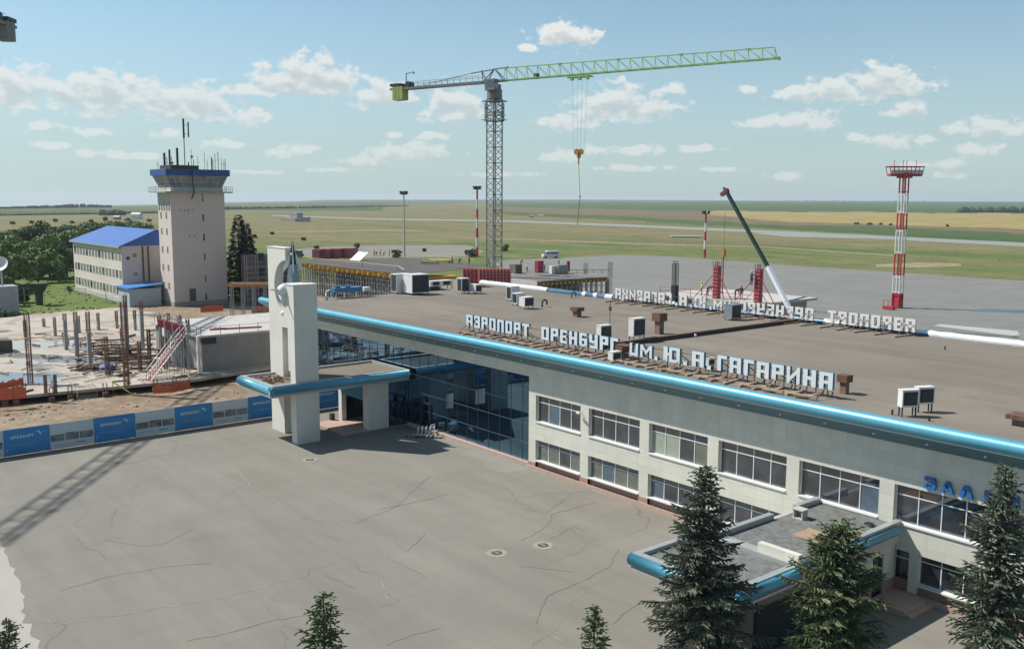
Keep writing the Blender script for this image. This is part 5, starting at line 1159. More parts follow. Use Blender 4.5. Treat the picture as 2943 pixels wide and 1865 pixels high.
# distant airfield building and huts
p = G(692, 521, 0); D = empty('airfield_building', (p.x, p.y, 0), 'small distant low building with a raised middle beside the runway', 'building', local=True); D.rotation_euler.z = .45
b = MB(); b.box(-8, 8, -9, 14, 0, 3.6); b.build('wall', mat('pink_render', (.55,.44,.38), .85), D); b = MB(); b.box(-4, 4, -1, 8, 3.6, 8.0); b.build('upper_storey', mat('grey_blue_render', (.36,.42,.46), .8), D); b = MB(); b.box(-8.4, 8.4, -9.4, 14.4, 3.6, 4.0) if 0 else b.box(-8.3, 8.3, 8.3, 14.3, 3.6, 4.0); b.build('roof', M_CONC, D)
for (u, v, w_, h_, lab, m) in ((322,516,9,7,'small white house among the far trees at left',M_WHITE),(276,517,6,4,'small orange roofed hut left of the white house',mat('terracotta', (.45,.25,.18),.8)),(1272,510,7,3,'white van-sized hut on the plain beside the runway',M_WHITE),(1250,511,5,2.5,'tiny pinkish hut left of the white one by the runway',mat('terracotta',(.45,.25,.18))),(1612,558,16,1.1,'long low white pallet of boards lying in the grass',M_WHITE)):
    p = G(u, v, 0); t = empty('hut' if w_ < 10 else 'board_stack', (p.x, p.y, 0), lab, 'hut' if w_ < 10 else 'boards', local=True); t.rotation_euler.z = .75
    b = MB(); b.box(-w_/2, w_/2, -w_*.35, w_*.35, 0, h_*.7); b.build('wall', m, t); b = MB(); b.add([(-w_*.55,-w_*.4,h_*.7),(w_*.55,-w_*.4,h_*.7),(w_*.55,w_*.4,h_*.7),(-w_*.55,w_*.4,h_*.7),(-w_*.5,0,h_),(w_*.5,0,h_)], [(0,1,5,4),(2,3,4,5),(1,2,5),(3,0,4),(0,3,2,1)]); b.build('roof', M_FLASH, t)
# satellite dish and shed at the far left, planter bin on the lawn
p = G(4, 742, 0); t = empty('satellite_dish', (p.x, p.y, 0), 'white satellite dish above a grey cabin at the left edge', 'satellite dish', local=True)
b = MB(); b.box(-2.2, 1.8, -3, 2.6, 0, 5.4); b.build('cabin', mat('grey_cabin', (.40,.43,.44), .7, var=.1), t)
b = MB(); b.tube((0,.4,5.4),(0,.4,8.2),.15,n=8); b.build('post', M_FLASH, t)
b = MB(); k = 18; c = Vector((.1,.2,9.4)); nv = Vector((.75,-.45,.5)).normalized(); a_ = nv.cross(Vector((0,0,1))).normalized(); c_ = a_.cross(nv)
rings = [(0,0),(.5,.05),(1.0,.2),(1.45,.45)]
b.v = [tuple(c-nv*.3)]
for r0, d0 in rings[1:]: b.v += [tuple(c+nv*(d0-.3)+(a_*math.cos(6.283*i/k)+c_*math.sin(6.283*i/k))*r0) for i in range(k)]
b.f = [(0,1+i,1+(i+1)%k) for i in range(k)]+[(1+j*k+i,1+(j+1)*k+i,1+(j+1)*k+(i+1)%k,1+j*k+(i+1)%k) for j in range(2) for i in range(k)]; b.m = [0]*len(b.f)
b.build('reflector', M_WHITE, t, smooth=True)
p = G(93, 717, 0); b = MB(); b.tube((p.x,p.y,0),(p.x,p.y,2.6),.7,.8,10); b.tube((p.x,p.y,2.6),(p.x,p.y,4.4),1.1,2.0,10); tag(b.build('funnel_tank', mat('dark_green_tank', (.05,.07,.05), .7, var=.2)), 'dark funnel shaped tank standing on the lawn', 'tank')
b = MB()
for i in range(9): q = G(10+48*i, 714+1.0*i*0, 0); b.bar((q.x,q.y,0),(q.x,q.y,3.2),.12); 
q0 = G(0,714,0); q1 = G(394,714,0); b.bar((q0.x,q0.y,3.1),(q1.x,q1.y,3.1),.06); b.bar((q0.x,q0.y,1.8),(q1.x,q1.y,1.8),.05)
tag(b.build('wire_fence', M_FLASH), 'thin wire fence between the lawn and the building site', 'fence')
# ------------------------------------------------------------------ lattice helpers and tower cranes
def lattice_square(mb, base, top, w, sec, leg, brace, nx=Vector((1,0,0)), ny=Vector((0,1,0))):
    base = Vector(base); top = Vector(top); n = max(1, round((top-base).length/sec)); d = (top-base)/n
    cor = [nx*(a*w/2)+ny*(c*w/2) for a, c in ((-1,-1),(1,-1),(1,1),(-1,1))]
    for c in cor: mb.bar(base+c, top+c, leg)
    for i in range(n):
        p = base+d*i; q = p+d
        for k in range(4):
            a, c = cor[k], cor[(k+1) % 4]
            mb.bar(p+a, p+c, brace*1.3); mid = (a+c)/2
            mb.bar(p+a, p+d*.5+c, brace); mb.bar(p+d*.5+c, q+a, brace)
M_GREY = mat('crane_grey', (.21,.22,.22), .55, .2, var=.12, scale=.5)
M_GRN = mat('crane_green', (.33,.55,.15), .45, .1, var=.08, scale=.4)
M_LIME = mat('counterweight_lime', (.36,.42,.13), .7, var=.12, scale=.6)
def tower_crane(x, y, zj, ang, jl, cl, label, trolley_t, hook=None, pitch=0.0, wm=None):
    C = empty('tower_crane', (x, y, 0), label, 'tower crane')
    b = MB(); b.box(x-3, x+3, y-3, y+3, 0, .9); [b.box(x+a-.6, x+a+.6, y+c-.6, y+c+.6, .9, 1.9) for a in (-2.2,2.2) for c in (-2.2,2.2)]; b.build('base_ballast', M_CONC, C)
    b = MB(); lattice_square(b, (x,y,.9), (x,y,zj-3.4), 2.15, 3.1, .2, .1); b.build('mast', M_GREY, C)
    dr = Vector((math.cos(ang)*math.cos(pitch), math.sin(ang)*math.cos(pitch), math.sin(pitch))); sd = Vector((-math.sin(ang), math.cos(ang), 0)); up = dr.cross(sd); up = up if up.z > 0 else -up
    O = Vector((x, y, zj))
    # climbing frame and platforms
    b = MB(); lattice_square(b, (x,y,zj-7.6), (x,y,zj-4.2), 2.6, 1.7, .16, .1)
    for zz in (zj-7.4,):
        for a in (-1, 1): b.box(x-1.7, x+1.7, y+a*1.7-.2, y+a*1.7+.2, zz, zz+.08); b.bar((x-1.7,y+a*1.8,zz+1),(x+1.7,y+a*1.8,zz+1),.06); b.box(x+a*1.7-.2, x+a*1.7+.2, y-1.5, y+1.5, zz, zz+.08)
    b.build('climbing_frame', M_GREY, C)
    b = MB(); b.tube((x,y,zj-3.4),(x,y,zj-1.6),1.5,n=18); b.box(x-1.8,x+1.8,y-1.8,y+1.8,zj-3.9,zj-3.7); b.build('slewing_ring', M_GREY, C)
    b = MB(); q = O-sd*2.0-up*.9+dr*.6; b.bar(q-dr*1.1, q+dr*1.1, 1.5, 2.1); cb = b.build('cab', M_GREY, C)
    b = MB(); b.bar(q+dr*1.1, q+dr*1.14, 1.3, 1.2); b.bar(q-sd*.76+up*.2-dr*.7, q-sd*.76+up*.2+dr*.8, .06, 1.0); sub(b.build('cab_window', M_GLASS), cb)
    # head block
    b = MB()
    for s in (-1, 1):
        b.bar(O+sd*s*.75-up*1.6, O+sd*s*.75+up*.2, .25); b.bar(O-dr*2.4+sd*s*.75, O+dr*2.6+sd*s*.75, .25); b.bar(O-dr*2.2+sd*s*.7, O-dr*3.0+up*2.3, .16); b.bar(O-dr*2.2+sd*s*.7-up*0, O+up*2.4, .16); b.bar(O+dr*2.4+sd*s*.7, O+up*2.4, .16)
    b.bar(O-dr*5.5+up*1.9, O+dr*3.2+up*2.5, .2); b.box(x-.9,x+.9,y-.9,y+.9,zj-1.6,zj-.6); b.build('head_frame', M_GREY, C)
    # jib: triangular lattice, two lower chords and one upper
    b = MB(); n = round((jl-2.5)/2.45); st = (jl-2.5)/n; ht = lambda t: 2.35-.55*t
    lo = [[O+dr*(2.5+st*i)+sd*s*.72 for i in range(n+1)] for s in (-1, 1)]; tp = [O+dr*(2.5+st*i)+up*ht(i/n) for i in range(n)]
    tp.append(O+dr*(jl-.4)+up*ht(1))
    for s in (0, 1): b.bar(lo[s][0], lo[s][-1], .17)
    b.bar(tp[0], tp[-1], .17)
    for i in range(n):
        b.bar(lo[0][i], lo[1][i], .08)
        for s in (0, 1): b.bar(lo[s][i], tp[i], .08); b.bar(tp[i], lo[s][i+1], .08)
    b.bar(lo[0][-1], lo[1][-1], .14); [b.bar(lo[s][-1], tp[-1], .08) for s in (0,1)]; b.bar(lo[0][-1]+dr*.3, lo[1][-1]+dr*.3, .4)
    for i in range(0, n, 5): b.bar(tp[i]-dr*.35, tp[i]+dr*.35, .3)
    b.build('jib', M_GRN, C)
    # counter jib with rail, winch and ballast blocks
    b = MB(); e = O-dr*cl
    for s in (-1, 1): b.bar(O-dr*2.4+sd*s*.8-up*.05, e+sd*s*.8-up*.05, .22, .42); b.bar(O-dr*3+sd*s*1.1+up*1.1, e+dr*4+sd*s*1.1+up*1.1, .06)
    i = 3.
    while i < cl: b.bar(O-dr*i-sd*.8, O-dr*i+sd*.8, .12); [b.bar(O-dr*i+sd*s*1.1, O-dr*i+sd*s*1.1+up*1.1, .05) for s in (-1,1) if i < cl-4]; i += 1.5
    for s in (-1, 1): b.bar(O-dr*5.5+up*1.9, e+dr*5+sd*s*.7, .07)
    b.build('counter_jib', M_GREY, C)
    for k, (a, hh) in enumerate(((1.2, 2.6), (2.1, 2.6), (3.0, 2.6))): b = MB(); q = e+dr*a; b.bar(q-up*2.6, q+up*.5, .8, 1.9) if 0 else b.add([q+dr*(i*.4)+sd*(j*1.0)+up*zz for zz in (-2.3,.4) for i, j in ((-1,-1),(1,-1),(1,1),(-1,1))], [(0,3,2,1),(4,5,6,7),(0,1,5,4),(1,2,6,5),(2,3,7,6),(3,0,4,7)]); b.build('counterweight', wm or M_LIME, C)
    b = MB(); q = e+dr*4.6+up*.75; b.tube(q-sd*.8, q+sd*.8, .62, n=16); q = e+dr*1.6+up*.8; b.bar(q-dr*1.5, q+dr*1.2, 1.9, .55); b.build('hoist_winch', MATS['dark_metal'], C)
    b = MB(); q = e+dr*3.7+up*.2; b.bar(q, q+up*2.9, .13); b.bar(q+up*2.8, q+up*3.0+dr*2.0, .12); b.bar(q+up*3.0+dr*2.0, q+up*2.6+dr*2.0, .2); b.build('davit', MATS['dark_metal'], C)
    b = MB(); q = O+dr*9.5+up*.4; b.tube(q-sd*.35, q+sd*.35, .5, n=14); b.build('trolley_winch', MATS['dark_metal'], C)
    if trolley_t:
        tq = O+dr*trolley_t-up*.45
        b = MB(); [b.bar(tq-dr*2.3+sd*s*.8, tq+dr*2.3+sd*s*.8, .18) for s in (-1,1)]; [b.bar(tq+dr*k-sd*.8, tq+dr*k+sd*.8, .25) for k in (-2.2,-.6,.6,2.2)]; [b.bar(tq+dr*k-up*.1, tq+dr*k-up*.55, .5) for k in (-1.6, 0, 1.6)]; b.build('trolley', M_GRN, C)
        hk = hook
        b = MB(); [b.bar(tq+dr*k, Vector(hk)+Vector((0,0,.7))+dr*k*.7, .02) for k in (-1.6,-.5,.5,1.6)]; b.build('hoist_rope', MATS['dark_metal'], C)
        M_HK = mat('hook_orange', (.48,.20,.04), .6, var=.15)
        b = MB(); hv = Vector(hk); sdx = dr
        for s in (-1, 1): b.tube(hv+sdx*s*.42+Vector((0,0,.35))-sd*.16, hv+sdx*s*.42+Vector((0,0,.35))+sd*.16, .55, n=16)
        b.bar(hv+Vector((0,0,.5)), hv-Vector((0,0,.75)), .75, .3); b.bar(hv-Vector((0,0,.7)), hv-Vector((0,0,1.9)), .22); b.build('hook_block', M_HK, C)
        return C, hv
    return C
d1 = 184.
J0 = at(1163, 192, d1); tip = at(1826, 138, d1*.842)
x1, y1, zj1 = J0.x, J0.y, J0.z
dv = tip-J0; ang = math.atan2(dv.y, dv.x); jl = math.hypot(dv.x, dv.y); pt = math.atan2(dv.z, jl)
tt = None
# hook hangs under the trolley at column 1365
best = min(((abs((lambda q: (1471.5+FPX*(q-CAM).dot(CR)/(q-CAM).dot(CF))/S_)(J0+dv*(s/100))-1365), s) for s in range(5, 95)))
tp_ = J0+dv*(best[1]/100); hz = zof(362, tp_.x, tp_.y)
_, hv = tower_crane(x1, y1, zj1, ang, jl, 25.5, 'green and grey tower crane with lattice jib and orange hook above the new wing', best[1]/100*dv.length, (tp_.x, tp_.y, hz), pt)
e = at(1358, 530, depth(hv)); md = at(1364, 462, depth(hv))
b = MB(); b.path([hv-Vector((0,0,1.9)), md], .05, 6); b.mi = 1; b.path([md, e], .06, 6); b.sphere(md, .16, 8, 6); tag(b.build('sling_chain', [M_GREY, M_RUST]), 'long slack lifting chain hanging from the orange crane hook', 'lifting chain')
tower_crane(-87.6, -26.6, 46.6, math.atan2(-.6, .8), 58, 22.0, 'second tower crane with only its hanging counterweight in view at the upper left', None, wm=M_GREY)  # counterweight grey instead of lime: its shaded side put into the colour
# ------------------------------------------------------------------ new wing: formwork deck, scaffold, red panels
M_YEL = mat('formwork_yellow', (.60,.33,.04), .6, var=.2, scale=.8); M_RED = mat('formwork_red', (.36,.03,.05), .55, var=.18, scale=.8)
DZ = 7.0
def zcD(a, c): return ((850+a/4.0133)/S_, (680+c/4.0133)/S_)
NL, NRr, FRr, FM, FLf = [G(*zcD(*q), DZ) for q in ((45,300),(1180,430),(2200,330),(1380,255),(50,290))]
DK = empty('formwork_deck', (-118, 64, 0), 'brown formwork deck on yellow beams and dense scaffolding behind the terminal', 'formwork deck')
b = MB(); b.prism([(NL.x,NL.y),(NRr.x,NRr.y),(NRr.x+1,NRr.y+8),(FRr.x,FRr.y),(FM.x,FM.y),(FLf.x-3,FLf.y+6)], DZ-.06, DZ); b.build('deck_boards', mat('deck_ply', (.105,.085,.075), .8, var=.25, scale=.25), DK)
n = 20
ed = NRr-NL; edn = ed.normalized(); inn = Vector((-edn.y, edn.x, 0)); inn = inn if inn.y > 0 else -inn
for i in range(n):
    q = NL+ed*(i+.5)/n; b = MB(); b.bar(q-inn*1.3+Vector((0,0,-.35)), q+inn*4+Vector((0,0,-.35)), .55 if i % 2 else .25, .42); b.bar(q-inn*1.2-edn*.4+Vector((0,0,-.8)), q+inn*3-edn*.4+Vector((0,0,-.8)), .2, .3); b.build('formwork_beam', M_YEL, DK)
b = MB()
for i in range(40):
    for j in range(4):
        q = NL+ed*i/39+inn*(j*1.8-.2); b.bar((q.x,q.y,.0),(q.x,q.y,DZ-1.1),.11)
        if i:
            q2 = NL+ed*(i-1)/39+inn*(j*1.8-.2)
            for zz in (1.5, 3.0, 4.5, 5.4): b.bar((q.x,q.y,zz),(q2.x,q2.y,zz),.1)
            if (i+j) % 3 == 0: b.bar((q.x,q.y,1.0),(q2.x,q2.y,4.6),.06)
b.build('scaffold_posts', mat('galvanised_tube', (.36,.37,.37), .5, .3, var=.15), DK)
b = MB(); 
for i in range(8): q = NL+ed*(i+.3)/8+inn*9; b.box(q.x-.4,q.x+.4,q.y-.4,q.y+.4,0,DZ-.7)
b.build('column', M_CONC, DK)
b = MB(); q0, q1 = NL+inn*9.8, NRr+inn*9.8; b.bar((q0.x,q0.y,2.9),(q1.x,q1.y,2.9),.3,5.6); b.build('inner_wall', mat('dark_backing', (.10,.075,.075), .9, var=.5, scale=.6), DK)  # dark wall added so the space under the deck reads as shade
b = MB(); q0 = NL+inn*1; 
for a, c in ((NL, FLf),): pass
for (ua, va, ub, vb) in ((160,235,770,290),(770,290,1180,330),(1180,330,1250,370),(1480,205,2050,255)):
    b = MB(); p_, q_ = G(*zcD(ua, va+10), DZ+.9), G(*zcD(ub, vb+10), DZ+.9); b.bar(p_, q_, .12)
    for s in (0, .33, .66, 1): r_ = p_.lerp(q_, s); b.bar((r_.x,r_.y,DZ),(r_.x,r_.y,DZ+.95),.08)
    b.build('guard_rail', mat('pale_timber', (.55,.46,.36), .8, var=.15), DK)
def stack(name, u0, v0, u1, v1, d, dep, label, cat, m, group=None, z=None):
    """box shaped thing whose front face spans photo points (u0,v0)-(u1,v1) at distance d"""
    a = at(u0, v1, d); c = at(u1, v1, d); h = (v1-v0)/2220*d; t = empty(name, tuple(a), label, cat, group)
    e_ = (c-a); e_.z = 0; L = e_.length; e_.normalize(); nn = Vector((-e_.y, e_.x, 0)); nn = nn if nn.dot(CF) > 0 else -nn
    return t, a, e_, nn, L, h
# stacked red wall-formwork panels
def panel_stack(u0, v0, u1, v1, d, label):
    t, a, e_, nn, L, h = stack('formwork_panel_stack', u0, v0, u1, v1, d, 1, label, 'formwork stack', M_RED, 'red formwork panels')
    b = MB(); vs = [a+e_*x+nn*y+Vector((0,0,z)) for z in (-2,h) for x, y in ((0,.1),(L,.1),(L,1.6),(0,1.6))]; b.add(vs, [(0,3,2,1),(4,5,6,7),(0,1,5,4),(1,2,6,5),(2,3,7,6),(3,0,4,7)]); b.build('panel', M_RED, t)
    b = MB(); k = max(3, int(L/.55))
    for i in range(k+1): q = a+e_*(L*i/k); b.bar(q-Vector((0,0,2)), q+Vector((0,0,h)), .16, .14)
    for i in range(6): z = h*(i+.5)/6; b.bar(a+Vector((0,0,z))-nn*.03, a+e_*L+Vector((0,0,z))-nn*.03, .05, .07)
    b.build('rib', mat('formwork_pink', (.52,.20,.22), .6, var=.2, scale=3), t)
panel_stack(1089, 632, 1124, 676, 166, 'left stack of red wall formwork panels behind the terminal roof')
panel_stack(1127, 633, 1200, 676, 164, 'right and larger stack of red wall formwork panels behind the terminal roof')
# red containers far behind the deck
def container(u, v, L, rot, label):
    p = G(u, v, 0); t = empty('shipping_container', (p.x, p.y, 0), label, 'container', 'red containers behind the deck', local=True); t.rotation_euler.z = rot
    b = MB(); b.box(-L/2, L/2, -1.2, 1.2, .1, 2.7)
    for i in range(int(L/.5)): b.box(-L/2+.2+i*.5, -L/2+.42+i*.5, -1.24, -1.2, .3, 2.6)
    b.build('body', M_RED, t); b = MB(); b.box(L/2, L/2+.05, -1.15, -.03, .2, 2.6); b.box(L/2, L/2+.05, .03, 1.15, .2, 2.6); b.build('door', mat('container_pink', (.45,.14,.15), .6), t); return t
for (u, v, L, z2, lab) in ((752,608,6,0,'red container at the left end of the row behind the deck'),(775,607,6,0,'dark red container second in the row behind the deck'),(800,606,6,0,'red container with pale door in the row behind the deck'),(826,605,6,0,'dark red container at the right end of the row behind the deck')):
    t = container(u, v, L, -.9, lab); t.scale = (1.15,1.15,1.25)
# yellow beam bundle and white boards on the deck
def bundle(u, v, h, l, w, m, label, rot, name='beam_bundle', grp='bundles on the deck'):
    p = G(u, v, h); t = empty(name, (p.x,p.y,h), label, 'beam bundle', grp, local=True); t.rotation_euler.z = rot
    b = MB(); n = 9
    for i in range(n):
        for k in range(3): b.bar((-l/2+rng.uniform(-.3,.3), -w/2+w*i/(n-1), .12+.22*k), (l/2+rng.uniform(-.3,.3), -w/2+w*i/(n-1), .12+.22*k), w/n*.9, .2)
    b.build('beams', m, t)
    b = MB(); [b.bar((x,-w*.6,.0),(x,w*.6,.0),.15,.12) for x in (-l*.3,l*.3)]; b.build('bearer', M_RUST, t)
bundle(1033, 617, DZ, 5.5, 2.6, mat('pale_yellow_beam', (.66,.52,.14), .6, var=.2), 'bright yellow beam bundle on the far side of the deck', .5)
bundle(1010, 621, DZ, 3.5, 1.0, MATS['pale_timber'], 'pale plank bundle left of the bright yellow beams', .6)
bundle(1035, 656, DZ-1.5, 6, 3, M_YEL, 'orange yellow beam bundle between the big air handling unit and red panels', 1.1)
bd_ = at(596, 668, 150); t = empty('beam_platform', (bd_.x, bd_.y, 0), 'brown timber beam platform on props right of the dark conifer', 'formwork deck', local=True); t.rotation_euler.z = 1.0
b = MB()
for i in range(12): b.bar((-3.6+rng.uniform(-.5,.5), -1.6+.3*i, bd_.z-.2+.2*(i%2)), (3.6+rng.uniform(-.5,.5), -1.6+.3*i, bd_.z-.2+.2*(i%2)), .22, .28)
b.build('beams', mat('orange_timber', (.36,.20,.10), .8, var=.3, scale=2), t)
b = MB(); [b.bar((x,y_,0),(x,y_,bd_.z-.3),.12) for x in (-3.4,-1.7,0,1.7,3.4) for y_ in (-1.5,0,1.5)]; [b.bar((-3.4,y_,z),(3.4,y_,z),.08) for y_ in (-1.5,1.5) for z in (1.2,2.6,4.0) if z < bd_.z-.5]; b.build('props', MATS['galvanised_tube'], t)
for i, u in enumerate((575, 604, 622)):
    q = at(u, 735, 140); b = MB(); b.box(q.x-.25, q.x+.25, q.y-.25, q.y+.25, 0, 2.6+.3*i); tag(b.build('concrete_post', M_CONCL), ('short pale concrete post right of the orange barrier', 'pale concrete post in the middle between barrier and stele', 'pale concrete post nearest the stele')[i], 'post')
p = G(843, 612, DZ); b = MB(); b.add([(p.x-1.5,p.y-1.5,DZ),(p.x+1.5,p.y-.5,DZ),(p.x+2,p.y+1.5,DZ+1.9),(p.x-1,p.y+.5,DZ+1.9),(p.x-1.5,p.y-1.4,DZ-.05),(p.x+1.5,p.y-.4,DZ-.05),(p.x+2,p.y+1.6,DZ+1.85),(p.x-1,p.y+.6,DZ+1.85)], [(0,1,2,3),(7,6,5,4),(0,4,5,1),(1,5,6,2),(2,6,7,3),(3,7,4,0)]); tag(b.build('leaning_board', M_WHITE), 'white board leaning up at the far edge of the deck', 'board')
# workers on the deck
for (a, c, pose, top, legs, lab) in ((780,232,'bend','red','dark','worker in red bending beside the leaning white board'),(905,232,'stand','orange','dark','orange vested worker, leftmost of the group on the far deck edge'),(932,234,'bend','red','red','worker in red overalls bending in the group on the far deck edge'),(975,230,'walk','orange','dark','orange vested worker walking in the middle of the far deck group'),(1015,232,'bend','orange','navy','worker in orange stooping right in the far deck group'),(1080,232,'stand','orange','dark','orange vested worker before the round bush on the far deck edge'),(1185,228,'stand','red','dark','worker in red alone left of the pale lamp mast'),(1805,312,'stand','red','dark','worker in dark red standing right of the bright yellow bundle'),(1885,318,'bend','dark','dark','worker in black crouching right of the bright yellow bundle'),(2000,322,'stand','red','dark','worker in red standing near the foot of the crane'),(2225,338,'walk','red','dark','worker in red beside the crane mast base')):
    person(G(*zcD(a, c), DZ), pose, top, legs, lab, 'white' if 'bend' in pose else 'orange', rng.uniform(-3,3))
# ------------------------------------------------------------------ middle block with props
def zd(a, c): return ((1400+a/5.351)/S_, (720+c/5.351)/S_)
HZ = 6.0
m0, m1, m2, m3 = G(*zd(830,470), HZ), G(*zd(1850,405), HZ), G(*zd(1300,290), HZ), G(*zd(380,390), HZ)
MBK = empty('propped_slab', (m0.x, m0.y, 0), 'concrete floor slab on yellow beams and props beside the apron', 'unfinished building')
xe = m0.x
b = MB(); b.prism([(xe, m0.y), (m1.x, m1.y), (m2.x-6, m1.y+6), (xe-26, m1.y+2), (m3.x, m3.y), (xe-9, m0.y-.6)], HZ-.35, HZ); b.build('slab', mat('dark_slab_edge', (.20,.185,.17), .9, var=.25, scale=.6), MBK)
b = MB(); k = 16; e_ = m1-m0
for i in range(k): q = m0+e_*((i+.5)/k); b.box(q.x-4, q.x+.25, q.y-.25, q.y+.25, HZ-.9, HZ-.4)
b.build('formwork_beam', M_YEL, MBK)
b = MB()
for i in range(14):
    for j in range(3):
        q = m0+e_*(i/13)-Vector((j*1.7+.1,0,0)); b.bar((q.x,q.y,0),(q.x,q.y,HZ-.9),.12)
        if i: q2 = m0+e_*((i-1)/13)-Vector((j*1.7+.1,0,0)); [b.bar((q.x,q.y,zz),(q2.x,q2.y,zz),.08) for zz in (1.4,2.9,4.3)]
b.build('prop', MATS['galvanised_tube'], MBK)
b = MB(); b.box(xe-9.5, xe-.2, m0.y-.9, m0.y-.55, 0, HZ); b.box(xe-13.5, xe-13.2, m3.y-6, m3.y+1, 0, HZ-.4) if 0 else None; b.build('wall', M_CONCL, MBK)
b = MB(); b.box(xe-9.5, xe-9.2, m0.y-8.5, m0.y-.9, 0, HZ-.3); b.box(m1.x-.6, m1.x, m1.y+.02, m1.y+.6, 0, HZ-.4); b.build('wall', M_CONC, MBK)
b = MB(); b.box(xe-6, xe-5.6, m0.y, m1.y-2, 0, HZ-.5); b.build('inner_wall', MATS['dark_slab_edge'], MBK)
for (a, c, lab, pose, top, legs) in ((520,235,'worker in red with his back turned on the propped slab','bend','red','dark'),(615,325,'grey clad worker with white helmet on the propped slab','stand','white','dark'),(885,330,'worker in dark green beside the red column formwork','stand','green','dark'),(1105,255,'worker in black behind the grey generator box','reach','dark','dark')):
    person(G(*zd(a, c), HZ), pose, top, legs, lab, 'white' if pose != 'bend' else 'red', rng.uniform(-2,2))
def boxthing(name, a, c, w_, d_, h_, m, label, cat, extra=None):
    p = G(*zd(a, c), HZ); t = empty(name, (p.x,p.y,HZ), label, cat, local=True); b = MB(); b.box(-w_/2,w_/2,-d_/2,d_/2,.1,h_); b.build('body', m, t)
    b = MB(); [b.box(x-.1,x+.1,-d_/2,d_/2,0,.1) for x in (-w_*.35,w_*.35)]; b.build('skid', M_RUST, t)
    b = MB(); k = max(2, int(d_/.4)); [b.box(w_/2, w_/2+.05, -d_/2+d_*(i+.4)/k, -d_/2+d_*(i+.55)/k, .2, h_-.1) for i in range(k)]; b.build('rib', extra or m, t); return t
boxthing('column_formwork', 800, 340, 1.1, 1.6, 2.5, M_RED, 'short red column formwork box on the propped slab', 'column formwork', MATS['formwork_pink'])
boxthing('column_formwork', 1245, 318, .5, .6, 2.2, M_RED, 'narrow dark red column formwork right of the generator', 'column formwork')
boxthing('tank', 1010, 362, .9, 1.3, 1.7, M_WHITE, 'white plastic tank beside the grey generator on the propped slab', 'tank', M_FLASH)
boxthing('generator', 1140, 358, 1.2, 2.8, 1.9, mat('grey_paint', (.30,.32,.33), .6), 'grey generator box on the propped slab', 'generator', M_FLASH)
boxthing('timber_crate', 440, 350, 2.0, 1.8, 1.9, mat('brown_crate', (.19,.15,.125), .85, var=.2), 'brown crate of formwork timber behind the red panels', 'crate')
for (a, c0_, c1_, lab) in ((1890,440,175,'tall rebar cage at the corner of the propped slab'),(1515,360,195,'thin rebar cage on the propped slab near its far edge')):
    p = G(*zd(a, c0_), HZ-.5 if a > 1800 else HZ); zt_ = zof(zd(a, c1_)[1], p.x, p.y); t = empty('rebar_cage', (p.x,p.y,p.z), lab, 'rebar cage', 'rebar cages of the new wing')
    b = MB()
    for i in (-1,1):
        for j in (-1,0,1): b.bar((p.x+i*.3, p.y+j*.3, 0 if a > 1800 else HZ), (p.x+i*.3, p.y+j*.3, zt_), .05)
    z = HZ
    while z < zt_: b.bar((p.x-.3,p.y-.3,z),(p.x+.3,p.y-.3,z),.04); b.bar((p.x+.3,p.y-.3,z),(p.x+.3,p.y+.3,z),.04); z += .45
    b.build('reinforcement', M_DARKM, t)
b = MB(); q0, q1 = G(*zd(1255,300), HZ+.7), G(*zd(1890,298), HZ+.7); b.bar(q0, q1, .09); b.bar(q0-Vector((0,0,.5)), q1-Vector((0,0,.5)), .06)
for s in np.linspace(0,1,6): r_ = q0.lerp(q1, s); b.bar((r_.x,r_.y,HZ),(r_.x,r_.y,HZ+.75),.07)
tag(b.build('edge_rail', M_RUST), 'brown edge rail along the back of the propped slab', 'railing')
# ------------------------------------------------------------------ block with two tall red column forms behind the far sign
def ze(a, c): return ((1700+a/4.0133)/S_, (700+c/4.0133)/S_)
YC = 50.
k0, k1 = YP(*ze(1180,640), YC), YP(*ze(1945,660), YC); kz = (k0.z+k1.z)/2
K = empty('column_deck', (k0.x, YC, 0), 'pale concrete deck block behind the far letter sign', 'unfinished building')
b = MB(); b.box(k0.x-6, k1.x+.4, YC-.6, YC+12, kz-.3, kz); b.build('slab', M_CONCL, K)
b = MB(); b.box(k0.x+5.5, k1.x+.1, YC-.3, YC+10, .05, kz-.3); b.build('wall', M_CONC, K)
b = MB(); [b.box(x-.2,x+.2,YC+.2,YC+.6,.05,kz-.3) for x in (k0.x-5,k0.x-1)]; b.build('column', M_CONC, K)
b = MB(); [b.bar((x,YC-.5,kz),(x,YC-.5,kz+1),.05) for x in np.linspace(k0.x-5.5,k1.x,7)]; b.bar((k0.x-5.5,YC-.5,kz+.95),(k1.x,YC-.5,kz+.95),.05); b.bar((k0.x-5.5,YC-.5,kz+.5),(k1.x,YC-.5,kz+.5),.05); b.build('guard_rail', SR, K)
